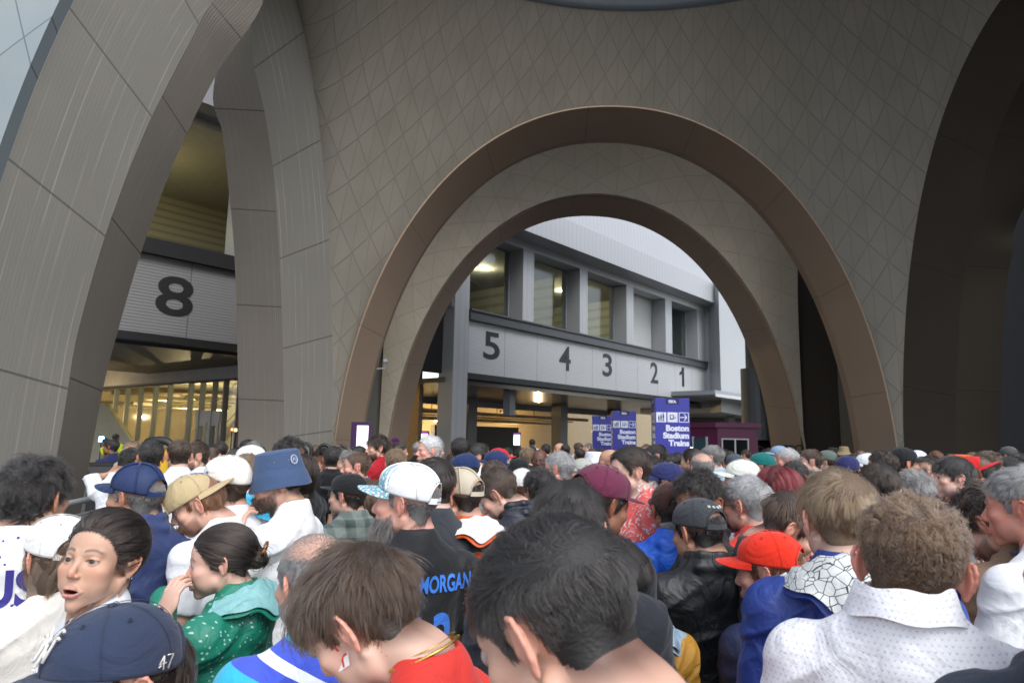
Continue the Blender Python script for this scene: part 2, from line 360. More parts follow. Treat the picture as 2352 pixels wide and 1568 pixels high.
# ---- the big vault: from the oculus ring down to the three arches
OC = np.array([3.1, 13.5, 14.5]); ER = np.array([12.06, 8.9, 17.8]); RK = math.sqrt(1 - (14.5 / 17.8) ** 2)
OA, OB = ER[0] * RK, ER[1] * RK
bnd = np.vstack([A1[::-1][36:], D1[::-1][1:], F1[1:84]])
tb = arclen(bnd); NB = 300
bnd = np.stack([np.interp(np.linspace(0, tb[-1], NB), tb, bnd[:, k]) for k in range(3)], -1)
NT = 44; G = np.zeros((NB, NT, 3)); UV = np.zeros((NB, NT, 2))
for i in range(NB):
    e = (bnd[i] - OC)[:2]; rb = np.linalg.norm(e / ER[:2]); rb = min(rb, 0.99999) if rb < 1 else rb
    dirn = e / np.linalg.norm(e / ER[:2])                       # point of the unit ellipse rim in this direction
    a0, a1 = math.asin(RK), math.asin(min(rb, 1.0)); q = np.sin(np.linspace(a0, a1, NT)) * (1 if rb <= 1 else 1)
    zz = ER[2] * np.sqrt(np.clip(1 - q * q, 0, None)); tt = np.linspace(0, 1, NT)
    G[i, :, :2] = OC[:2] + q[:, None] * dirn[None]; G[i, :, 2] = zz
    dc = min(np.linalg.norm(bnd[i] - D1[0]), np.linalg.norm(bnd[i] - D1[-1])); G[i] += (bnd[i] - G[i, -1])[None] * (tt ** (3 + 40 * math.exp(-dc / 3.0)))[:, None]
    a_ = np.arctan2(G[i, :, 1] - OC[1] + 4.0, G[i, :, 0] - OC[0])
    UV[i, :, 0] = -a_ / (2 * math.pi) * 84
    rho = np.hypot(G[i, :, 0] - OC[0], G[i, :, 1] - OC[1])
    UV[i, :, 1] = (G[i, :, 2] * 0.92 - rho * 0.42) / 1.25
root = empty("vault", (3.1, 13, 0)); tag(root, "pale triangulated vault shell rising over the crowd to a round opening", "vault")
grid_obj("shell", G - np.asarray(root.location), M_vault, root, UV)
G2 = G.copy(); G2[:, :, :2] = OC[:2] + (G[:, :, :2] - OC[:2]) * 1.035; G2[:, :, 2] += 0.35; grid_obj("outer_skin", G2 - np.asarray(root.location), M_dgrey, root)
# oculus drum
azf = np.linspace(0, 2 * math.pi, 97)[:-1]; dr = []
for q in azf:
    dr.append([(OC[0] + OA * math.cos(q), OC[1] + OB * math.sin(q), 14.48), (OC[0] + (OA - .12) * math.cos(q), OC[1] + (OB - .12) * math.sin(q), 14.6), (OC[0] + (OA - .1) * math.cos(q), OC[1] + (OB - .1) * math.sin(q), 17.5)])
grid_obj("oculus_rim", np.array(dr) - np.asarray(root.location), plain("rim_metal", (0.07, 0.085, 0.095), 0.5), root, wrap=True)
# lit outer cladding left of the near leg (street face)
OP = []
cl = C1u[:46]
for p in cl[2:]:
    row = []
    for k in range(14):
        f = k / 13.0; q = p + np.array([-5.5 * f - 0.0, -1.6 * f - 0.9 * f * f * (p[2] / 8), 1.2 * f * f * p[2] / 6]); row.append(q)
    OP.append(row)
OP = np.array(OP); uvo = np.zeros(OP.shape[:2] + (2,)); uvo[..., 0] = np.linspace(0, 4.2, OP.shape[1])[None, :] + 0.35; uvo[..., 1] = (arclen(cl[2:]) / 2.9)[:, None] + 0.2
oc = empty("outer_wall", (-8.5, 8.0, 0)); tag(oc, "pale blue-grey outer cladding left of the nearest arch leg", "wall")
grid_obj("cladding", OP - np.asarray(oc.location), M_outer, oc, uvo, thick=0.3, off=1.0)
tb_ = MB(); e = cl[2:] + np.array([-0.05, -0.1, 0]); tb_.tube(e, 0.075, 6); tb_.build("edge_trim", M_white, oc).location = -np.asarray(oc.location)

# ---- second bay behind arch D: pendentive wall over arch E, bounded by upright corners
XL, XR = -5.22, 11.60
W = []; UV2 = []
for i in range(1, THN - 1):
    p = E1[i]; ln = 0; row = []; ru = []
    outv = np.array([p[0] - 3.4, 0, p[2] * 0.9]); outv /= np.linalg.norm(outv)
    # stop where the wall reaches the corner line
    lim = 7.0
    if abs(outv[0]) > 1e-3:
        lim = min(lim, ((XR - p[0]) if outv[0] > 0 else (XL - p[0])) / outv[0])
    lim = max(lim, 0.02)
    for k in range(16):
        f = k / 15 * lim; zz = f - 0.02 * f * f
        q = p + outv * zz + np.array([0, -0.09 * f * f - 0.04 * f, 0]); row.append(q)
        ru.append((-math.atan2(p[2], p[0] - 3.4) / (2 * math.pi) * 46, f / 1.15))
    W.append(row); UV2.append(ru)
r2 = empty("inner_vault", (3.4, 27.5, 0)); tag(r2, "darker triangulated vault wall between the two brown arches", "vault")
grid_obj("shell", np.array(W) - np.asarray(r2.location), M_vault2, r2, np.array(UV2), thick=0.3, off=-1.0)
# roof over the second bay keeps the sky off it
mb = MB(); mb.box(-9, 15, 20.6, 27.6, 16.6, 17.2); mb.build("roof_slab", M_dgrey, r2).location = -np.asarray(r2.location)
# side piers of the second bay: faceted uprights left and right
def prism(name, plan, z0, z1, mat, parent=None, mats=None):
    n = len(plan); V = [(x, y, z0) for x, y in plan] + [(x, y, z1) for x, y in plan]
    Fc = [tuple(range(n))[::-1], tuple(range(n, 2 * n))] + [(i, (i + 1) % n, (i + 1) % n + n, i + n) for i in range(n)]
    return mesh_obj(name, V, Fc, mat, parent)
def pyx(px, Y): return float(at(px, 1000, Y)[0])
for side in (1, -1):
    if side == 1:
        pl = [(XR, 27.45), (pyx(1910, 26.2), 26.2), (pyx(1975, 25.6), 25.6), (15.5, 25.0), (15.5, 29.3), (XR, 29.3)]; lb = "dark faceted concrete pier right of the smaller arch"
    else:
        pl = [(XL, 27.45), (XL, 29.3), (-9.5, 29.3), (-9.5, 25.5), (pyx(838, 25.8), 25.8), (pyx(862, 26.4), 26.4)]; lb = "grey faceted concrete pier left of the smaller arch"
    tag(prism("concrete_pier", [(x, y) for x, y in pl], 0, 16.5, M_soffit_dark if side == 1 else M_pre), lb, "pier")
# enclosing dark volumes right of arch F and beyond (seen through its opening)
wl = MB(); wl.box(17.5, 18.0, 6, 40, 0, 16); wl.box(11.9, 18, 21.5, 24.8, 0, 16.4); wl.build("side_wall", M_dgrey)
tag(bpy.data.objects["side_wall"], "unlit dark wall seen through the rightmost arch", "wall")
# ================================================================ STATION BUILDING BEHIND THE ARCHES (its own frame: s along the facade, q towards the viewer)
FO = np.array([-2.19, 34.0, 0.0]); FU = np.array([0.647, 0.763, 0.0]); FU /= np.linalg.norm(FU); FN = np.array([FU[1], -FU[0], 0.0])
MF = Matrix(((FU[0], FN[0], 0, FO[0]), (FU[1], FN[1], 0, FO[1]), (0, 0, 1, 0), (0, 0, 0, 1)))     # local x = s, local y = towards viewer
def fs(px, py, q=0.0):
    P = on_plane(px, py, FO + FN * q, FN); return float(np.dot(P - FO, FU)), float(P[2])
st = empty("station_building"); st.matrix_world = MF
tag(st, "white panelled station facade with tall windows over a numbered band", "building")
def part(name, mb, mat, parent=st, **k): return mb.build(name, mat, parent, **k)
# the band with the numbers
b_ = MB(); b_.box(-0.05, 27.8, -0.5, 0.0, 5.1, 7.75); part("sign_band", b_, M_band)
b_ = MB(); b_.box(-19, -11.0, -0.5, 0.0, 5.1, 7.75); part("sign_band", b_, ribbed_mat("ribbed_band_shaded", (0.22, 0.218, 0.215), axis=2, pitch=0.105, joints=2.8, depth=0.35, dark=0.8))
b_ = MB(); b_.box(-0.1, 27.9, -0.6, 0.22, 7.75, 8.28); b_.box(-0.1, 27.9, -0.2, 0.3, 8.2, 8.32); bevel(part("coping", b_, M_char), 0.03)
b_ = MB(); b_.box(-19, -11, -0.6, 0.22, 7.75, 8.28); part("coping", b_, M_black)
b_ = MB(); b_.box(-0.1, 21.6, -0.4, 0.06, 4.8, 5.1); part("lower_trim", b_, M_black); b_ = MB(); b_.box(-19, -11, -0.4, 0.06, 4.85, 5.1); part("lower_trim", b_, M_black)
# numbers: simple condensed numerals
for txt, s0, s1, z0, z1 in (("5", 1.12, 2.38, 5.93, 7.37), ("4", 7.7, 8.86, 5.93, 7.39), ("3", 12.38, 13.5, 5.95, 7.42), ("2", 18.62, 19.72, 5.96, 7.46), ("1", 23.1, 23.98, 6.05, 7.5), ("8", -15.12, -13.86, 5.8, 7.17)):
    M_ = Matrix(((1, 0, 0, 0), (0, 0, -1, 0), (0, 1, 0, 0), (0, 0, 0, 1)))
    if txt == "1":
        P1 = [(0.0, .70), (.30, .80), (.42, 1.0), (.72, 1.0), (.72, 0), (.40, 0), (.40, .66), (0.0, .56)]; V = [(s0 + x * (s1 - s0) * 1.15, y_, z0 + z * (z1 - z0)) for y_ in (.004, .035) for x, z in P1]
        mesh_obj("numeral", V, [tuple(range(8)), tuple(range(8, 16))[::-1]] + [(i, (i + 1) % 8, (i + 1) % 8 + 8, i + 8) for i in range(8)], M_num, st); continue
    o = lettering(txt, 1.0, M_num if txt != "8" else M_black, st, Matrix.Identity(4), "numeral", 'LEFT', 0.008, bold=0.014)
    bb = np.array([v.co[:] for v in o.data.vertices]); lo, hi = bb.min(0), bb.max(0); sx = (s1 - s0) / (hi[0] - lo[0]); sz_ = (z1 - z0) / (hi[1] - lo[1])
    V = np.stack([s0 + (bb[:, 0] - lo[0]) * sx, 0.004 + (bb[:, 2] - lo[2]), z0 + (bb[:, 1] - lo[1]) * sz_], -1)
    o.data.vertices.foreach_set("co", V.astype(np.float32).ravel()); o.data.flip_normals(); o.matrix_local = Matrix.Identity(4)
# upper storey: piers, recessed windows
wx = [(-1.2, 0.0), (4.25, 5.22), (9.82, 10.68), (15.4, 16.35), (21.0, 22.02), (26.4, 28.2)]
for a, b in wx: p_ = MB(); p_.box(a, b, -1.4, 0.0, 8.28, 12.45); part("pier", p_, M_wpanel)
h_ = MB(); h_.box(-1.2, 28.2, -1.4, 0.0, 12.45, 12.9); part("lintel", h_, M_white)
f_ = MB(); f_.box(-3, 30.5, -1.4, 1.3, 12.9, 14.5); part("eaves_fascia", f_, M_wpanel)
# sloping upper cladding above the fascia, seen under the arch
V = [(-6, 0.9, 14.5), (60, 0.9, 14.5), (60, 0.5, 19.0), (-6, 0.5, 19.0), (-6, -2, 14.5), (60, -2, 14.5), (60, -2, 19.0), (-6, -2, 19.0)]
mesh_obj("upper_cladding", V, [(0, 1, 2, 3), (5, 4, 7, 6), (4, 0, 3, 7), (1, 5, 6, 2), (3, 2, 6, 7), (4, 5, 1, 0)], M_wpanel, st)
for k in range(5):
    a, b = wx[k][1], wx[k + 1][0]
    w = empty("window"); w.parent = st
    fr = MB()
    for x0, x1 in ((a, a + .06), (b - .06, b)): fr.box(x0, x1, -1.12, -1.0, 8.28, 12.45)
    fr.box(a + .06, b - .06, -1.12, -1.0, 12.37, 12.45); fr.box(a + .06, b - .06, -1.12, -1.0, 8.28, 8.36); fr.build("window_frame", M_grey, w)
    if k == 3:
        bl = MB(); bl.box(a + .06, b - .06, -1.2, -1.16, 8.36, 12.37); bl.build("blind", ribbed_mat("roller_blind", (0.42, 0.43, 0.42), axis=2, pitch=0.3, depth=0.1, dark=0.93), w)
    else:
        g = MB(); g.box(a + .06, b - .06, -1.075, -1.06, 8.36, 12.37); g.build("pane", M_glass, w)
# rooms behind the windows, lit warm
r_ = MB(); r_.box(-1.2, 36, -16.2, -16, 8.0, 13.4); r_.box(-1.3, -1.2, -16, -1.4, 8, 13.4); r_.box(36.2, 36.4, -16, -1.4, 8, 13.4); r_.box(23.2, 23.4, -16, -1.4, 8, 13.4); r_.box(14.0, 14.15, -16, -5.2, 8, 13.4)
part("room_wall", r_, ribbed_mat("room_boards", (0.50, 0.47, 0.34), axis=2, pitch=0.75, depth=0.2, dark=0.6))
r_ = MB(); r_.box(-1.2, 36, -16, -1.4, 13.4, 13.6); part("room_ceiling", r_, M_ceil)
r_ = MB(); r_.box(-19, 36, -16, -0.5, 7.9, 8.2); part("floor_slab", r_, M_dgrey)
def px_warm(s): return s > 22
def ceil_sq(px, py, z=13.36):
    d = ray(px, py); P = EYE + d * ((z - EYE[2]) / d[2]); return float(np.dot(P - FO, FU)), float(np.dot(P - FO, FN))
for s_, q_ in [ceil_sq(1111, 618), ceil_sq(1240, 654), ceil_sq(1293, 668), ceil_sq(1563, 707), ceil_sq(1557, 713)]:
    l_ = MB(); c_ = np.array([s_, q_, 13.36]); l_.tube([c_, c_ + [0, 0, 0.05]], 0.17, 14); part("downlight", l_, M_lampc)
    ld = bpy.data.lights.new("downlight_beam", 'POINT'); ld.energy = 150 if px_warm(s_) else 90; ld.color = (1, 0.86, 0.6) if not px_warm(s_) else (1, .72, .38); ld.shadow_soft_size = 0.12
    lo_ = bpy.data.objects.new("downlight_beam", ld); COL.objects.link(lo_); lo_.matrix_world = MF @ Matrix.Translation((s_, q_, 13.1))
b_ = MB(); b_.box(12.0, 13.6, -6, -5.8, 8.2, 9.6); part("counter", b_, M_dgrey)
b_ = MB(); b_.box(0.2, 6.0, -8.9, -6.5, 10.9, 12.2); part("gallery", b_, M_dgrey)
b_ = MB(); b_.tube([(0.2, -3.5, 12.0), (7.0, -6.0, 11.6)], 0.09, 8); b_.tube([(3.5, -4.6, 12.3), (3.5, -4.6, 13.4)], 0.03, 6); part("pipe", b_, M_duct)
# big supporting column and dark opening left of it
b_ = MB(); b_.box(-1.15, -0.12, -0.9, 0.12, 0, 12.9); bevel(part("column", b_, M_wpanel), 0.02)
b_ = MB(); b_.box(-6.3, -1.2, -0.9, -0.6, 5.0, 12.9); part("dark_panel", b_, M_black)
# right-hand end: return wall and canopy
P0 = (27.8, 0.0); a1 = fs(1655, 850, 1.6); 
def loc2(px, q): return (fs(px, 850, q)[0], q)
cA, cB, cC = (27.7, -0.4), loc2(1655, 1.9), loc2(1778, -2.0)
b_ = MB(); n0 = [cA, (27.7, 0.35), cB, cC, (cC[0], -6), (27.7, -6)]
V = [(x, y, 4.2) for x, y in n0] + [(x, y, 14.5) for x, y in n0]; n = len(n0)
mesh_obj("end_wall", V, [tuple(range(n))[::-1], tuple(range(n, 2 * n))] + [(i, (i + 1) % n, (i + 1) % n + n, i + n) for i in range(n)], ribbed_mat("white_cladding", (0.36, 0.375, 0.385), axis=0, pitch=0.45, depth=0.12, dark=0.9), st)
b_ = MB(); b_.box(21.7, 40, -6, 3.4, 5.22, 5.55); part("canopy", b_, M_grey)
b_ = MB(); b_.box(21.7, 40, 3.4, 3.46, 5.08, 5.3); part("canopy_edge", b_, M_white)
b_ = MB(); b_.box(21.8, 39.9, -6, 3.3, 5.12, 5.215); part("canopy_soffit", b_, plain("soffit_metal", (0.2, 0.2, 0.2), 0.35))
# concourse under the band
b_ = MB(); b_.box(-1.2, 40, -11, -0.4, 4.55, 4.8); part("concourse_ceiling", b_, plain("soffit_reflective", (0.16, 0.15, 0.14), 0.25, metal=0.5))
b_ = MB(); b_.box(-22, 62, -24, -23.6, 0, 7); part("concourse_wall", b_, M_warmwall)
b_ = MB(); b_.box(-22, 40, -25.6, -11, 5.6, 5.8); part("hall_ceiling", b_, M_warmwall)
b_ = MB(); b_.box(-1.2, 34, -11.3, -11, 4.15, 4.9); part("beam", b_, M_grey)
M_colp = plain("column_paint", (0.18, 0.185, 0.19), 0.5)
for s_, q_ in ((1.2, -5.5), (9.5, -9.0), (18.2, -7.5), (27, -8)): b_ = MB(); b_.box(s_, s_ + .9, q_ - .9, q_, 0, 4.6); part("column", b_, M_colp)
b_ = MB()
for k in range(7): b_.tube([(-8 + 5 * k, -23 + k, 4.3 - .1 * (k % 3)), (-3 + 5 * k, -13.5 - k, 4.0)], 0.12 + .04 * (k % 3), 8)
for k in range(6): b_.tube([(-8, -13 - 1.7 * k, 3.75 - .18 * (k % 3)), (30, -13 - 1.7 * k, 3.75 - .18 * (k % 3))], 0.06 if k % 2 else .14, 8)
for k in range(14): b_.tube([(-7 + 2.4 * k, -13, 3.5), (-7 + 2.4 * k, -13, 5.6)], 0.03, 5)
part("duct", b_, M_duct)
b_ = MB(); b_.box(0.5, 6.5, -17.0, -16.5, 0, 2.9); part("shutter", b_, M_black)
b_ = MB(); b_.box(13.5, 24, -17, -16.5, 0, 2.9); part("shutter", b_, M_black)
M_green = emis("gate_arrow", (.1, 1, .25), 3.0); M_gate = plain("gate_steel", (.10, .09, .07), .35, metal=.5)
for k in range(9):
    g_ = MB(); s_ = 2.0 + 1.35 * k; g_.box(s_, s_ + .28, -15.4, -14.0, 0, 1.25); go_ = part("ticket_gate", g_, M_gate); l_ = MB(); l_.box(s_ + .08, s_ + .2, -13.995, -13.98, 1.3, 1.46); l_.build("arrow_light", M_green, go_)
b_ = MB(); b_.box(5.4, 5.9, -2.3, -1.8, 3.2, 4.6); part("hanging_sign", b_, M_grey)
for a in range(4):
    b_ = MB(); b_.box(-6 + 6.5 * a, -2.5 + 6.5 * a, -13.6 - a, -13.5 - a, 3.12, 3.18); part("strip_light", b_, M_lampw)
for s_, q_ in ((-6, -17), (3, -19), (11, -20), (20, -20), (-12, -16), (30, -19)):
    ld = bpy.data.lights.new("hall_lamp", 'POINT'); ld.energy = 600 if s_ > -10 else 90; ld.color = (1, .72, .38); ld.shadow_soft_size = 0.06
    lo_ = bpy.data.objects.new("hall_lamp", ld); COL.objects.link(lo_); lo_.matrix_world = MF @ Matrix.Translation((s_, q_, 2.7))
fw = MB(); fw.box(17, 46, 66, 67, 0, 6.4); fw.box(19, 19.6, 60, 61, 0, 6.4); fw.box(21.5, 22.0, 60, 61, 0, 6.4); fo = fw.build("far_wall", M_dgrey); tag(fo, "dark far wall under the white canopy, right of the towers", "wall")
# departures screens standing in the hall (px, distance)
def slab_at(name, px0, px1, py0, py1, Y, mat, label=None, cat=None, depth=0.15, parent=None, z0=None):
    a, b = at(px0, py0, Y), at(px1, py1, Y); zb = b[2] if z0 is None else z0
    m = MB(); m.box(a[0], b[0], Y, Y + depth, zb, a[2]); o = m.build(name, mat, parent)
    if label: tag(o, label, cat)
    return o
def screen_mat(name, top=(0.2, 0.05, 0.35), base=(0.75, 0.9, 0.95), s=1.3, rows=14, accent=(0.9, 0.2, 0.5)):
    m, nt, b = nodes_mat(name); tc = N(nt, "TexCoord"); sp = N(nt, "SeparateXYZ"); L(nt, tc.outputs["Generated"], sp.inputs[0])
    r = math_n(nt, 'FRACT', math_n(nt, 'MULTIPLY', sp.outputs[2], rows)); rl = math_n(nt, 'LESS_THAN', r, 0.45)
    nz = N(nt, "TexNoise", Scale=9.0, Detail=2.0); mp = N(nt, "Mapping"); mp.inputs["Scale"].default_value = (6, 1, rows * 1.0); L(nt, tc.outputs["Generated"], mp.inputs[0]); L(nt, mp.outputs[0], nz.inputs[0])
    w = math_n(nt, 'MULTIPLY', rl, math_n(nt, 'GREATER_THAN', nz.outputs[0], 0.52))
    c = mixc(nt, w, base, accent); hd = math_n(nt, 'GREATER_THAN', sp.outputs[2], 0.86); c = mixc(nt, hd, c, top)
    L(nt, c, b.inputs["Emission Color"]); b.inputs["Emission Strength"].default_value = s; b.inputs["Base Color"].default_value = (0.02, 0.02, 0.02, 1); return m
M_scr = screen_mat("departure_screen", accent=(0.3, 0.5, 0.7)); M_purp = plain("purple_paint", (0.045, 0.015, 0.07), 0.4)
for (x0, x1, y0, y1, Y, lb) in ((1042, 1068, 982, 1030, 40, "small lit departures screen behind the white haired man"), (1420, 1436, 978, 1010, 47, "")):
    pass
for (x0, x1, y0, Y, lb) in ((968, 982, 992, 36.0, "narrow purple topped screen in the hall left of the white column"), (1180, 1194, 995, 42.0, "narrow pale blue screen in the hall between the dark shutters")):
    r_ = empty("information_screen", (0, 0, 0)); 
    a, b2 = at(x0 - 2, y0 - 3, Y), at(x1 + 2, 1025, Y); m = MB(); m.box(a[0], b2[0], Y + .02, Y + .2, 0, a[2]); m.build("casing", M_black, r_)
    a, b2 = at(x0, y0, Y), at(x1, 1022, Y); m = MB(); m.box(a[0], b2[0], Y - .01, Y + .015, b2[2], a[2]); m.build("display", M_scr, r_)
    tag(r_, lb, "screen")
# ================================================================ GLASS HALL behind the platform 8 opening
g0 = at(547, 868, 29.0); g1 = at(225, 893, 37.5)
GU = np.array([g1[0] - g0[0], g1[1] - g0[1], 0.0]); GL = float(np.linalg.norm(GU)); GU /= GL; GN = np.array([GU[1], -GU[0], 0.0])
if GN[1] > 0: GN = -GN
MG = Matrix(((GU[0], GN[0], 0, g0[0]), (GU[1], GN[1], 0, g0[1]), (0, 0, 1, 0), (0, 0, 0, 1)))
gh = empty("glass_hall"); gh.matrix_world = MG; tag(gh, "yellow lit glazed stair hall under the platform 8 sign", "building")
ZG = float(g0[2])
m = MB(); m.box(-0.6, GL + 4, -0.4, 0.05, ZG, ZG + 4.2); m.build("upper_wall", plain("hall_wall", (0.42, 0.43, 0.42), 0.6, noise=0.15), gh)
def gx(px):
    P = on_plane(px, 950, g0, GN); return float(np.dot(P - g0, GU))
mull = [gx(x) for x in (545, 513, 488, 460, 433, 385, 352, 318, 288, 262)]
for x in mull:
    m = MB(); m.box(x - .04, x + .04, -0.16, 0.08, 0, ZG); m.build("mullion", M_grey, gh)
m = MB(); m.box(0, GL + 3, -0.06, -0.045, 0, ZG); m.build("pane", M_glass, gh)
m = MB(); m.box(0, GL + 3, -0.1, 0.12, ZG - .1, ZG - .01); m.build("transom", M_dgrey, gh)
dx0, dx1 = gx(508), gx(452); m = MB(); m.box(min(dx0, dx1), max(dx0, dx1), -0.02, .06, 2.35, 2.85); 
w_ = abs(dx1 - dx0); x0 = min(dx0, dx1)
for k in (0, 1):
    c0_ = x0 + w_ * (0.04 + .5 * k); c1_ = c0_ + w_ * .42
    for a, b in ((c0_, c0_ + .16), (c1_ - .16, c1_)): m.box(a, b, -0.02, .06, 0, 2.35)
    m.box(c0_ + .16, c1_ - .16, -0.02, .06, 2.2, 2.35)
m.build("double_door", plain("door_frame", (0.4, 0.4, 0.39), 0.4), gh)
# stair flights and lamps inside
for k, (sx, c) in enumerate(((-1, (0.6, 0.52, 0.33)), (2.2, (0.62, 0.55, 0.36)), (5.0, (0.6, 0.52, 0.32)))):
    m = MB(); V = [(sx, -4, 4.6), (sx, -4, 3.7), (sx + 6.5, -4, -0.2), (sx + 6.5, -4, .8)]
    V2 = [(x, -5.6, z) for x, y, z in V]; m.add(V + V2, [(0, 1, 2, 3), (7, 6, 5, 4), (0, 4, 5, 1), (1, 5, 6, 2), (2, 6, 7, 3), (3, 7, 4, 0)])
    m.build("stair_flight", plain("stair_plaster%d" % k, c, 0.6), gh)
    m = MB(); m.tube([(sx + .1, -3.7, 5.3), (sx + 6.5, -3.7, 1.5)], 0.035, 6)
    for q in range(8): m.tube([(sx + .1 + .8 * q, -3.7, 5.3 - .475 * q), (sx + .1 + .8 * q, -3.9, 4.3 - .49 * q)], 0.015, 5)
    m.build("handrail", M_duct, gh)
m = MB(); m.box(-1, GL + 6, -10, -9.8, 0, ZG + 1.6); m.build("back_wall", plain("brick_back", (0.33, 0.22, 0.12), 0.8, noise=0.3, scale=6), gh)
m = MB(); m.box(-1, GL + 6, -10, -0.4, ZG + .6, ZG + .8); m.build("hall_ceiling", M_ceil, gh)
for a, b, y in ((0.6, 3.1, -2.5), (1.0, 3.6, -3.4)):
    m = MB(); m.box(a, b, y, y + .1, ZG - .35, ZG - .3); m.build("strip_light", M_lampw, gh)
for x, y in ((1.5, -2.6), (5, -2.6), (9, -2.8), (3.5, -7.5), (7.5, -7.5)):
    ld = bpy.data.lights.new("stair_lamp", 'POINT'); ld.energy = 60; ld.color = (1, .76, .36); ld.shadow_soft_size = 0.06
    lo_ = bpy.data.objects.new("stair_lamp", ld); COL.objects.link(lo_); lo_.matrix_world = MG @ Matrix.Translation((x, y, 3.6))
# bright plastered stair flank left of the glazing
a = at(205, 940, 36.5); b = at(300, 1075, 33.0)
V = [tuple(at(240, 925, 33)), tuple(at(300, 1010, 33)), tuple(at(330, 1060, 33)), tuple(at(170, 1060, 33)), tuple(at(170, 925, 33))]
V2 = [(x, y + .4, z) for x, y, z in V]
w = mesh_obj("stair_flank", V + V2, [(0, 1, 2, 3, 4), (9, 8, 7, 6, 5), (0, 5, 6, 1), (1, 6, 7, 2), (2, 7, 8, 3), (3, 8, 9, 4), (4, 9, 5, 0)], plain("flank_plaster", (0.6, 0.55, 0.42), 0.7))
tag(w, "pale sloping stair wall behind the yellow vested guard", "wall")
# ceiling and upper hall seen above the 8 band (between the legs)
m = MB(); m.box(-24, -1.5, -12, -0.5, 13.0, 13.3); o = m.build("upper_ceiling", M_ceil, st)
for a_ in ((-15.4, -3.0), (-14.3, -5.6)):
    m = MB(); m.box(a_[0], a_[0] + .9, a_[1], a_[1] + .6, 12.93, 12.995); m.build("ceiling_vent", M_black, st)
m = MB(); m.box(-24, -1.5, -9.3, -9, 8.2, 13); m.build("upper_wall", ribbed_mat("upper_boards", (0.5, 0.47, 0.33), axis=2, pitch=0.35, depth=0.3, dark=0.6), st)
m = MB(); m.box(-11.9, -11.4, -2, -0.6, 8.28, 13); m.build("pier", M_grey, st)
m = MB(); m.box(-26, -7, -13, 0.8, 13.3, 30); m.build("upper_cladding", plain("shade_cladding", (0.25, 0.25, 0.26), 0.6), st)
for x, y in ((-14.5, -4.5), (-17, -5)):
    ld = bpy.data.lights.new("hall_lamp", 'POINT'); ld.energy = 38; ld.color = (1, .84, .42); ld.shadow_soft_size = 0.06
    lo_ = bpy.data.objects.new("hall_lamp", ld); COL.objects.link(lo_); lo_.matrix_world = MF @ Matrix.Translation((x, y, 10.6))
m = MB(); m.box(-24, -9.5, -12, -0.6, 4.75, 4.95); m.build("concourse_ceiling", M_dgrey, st)

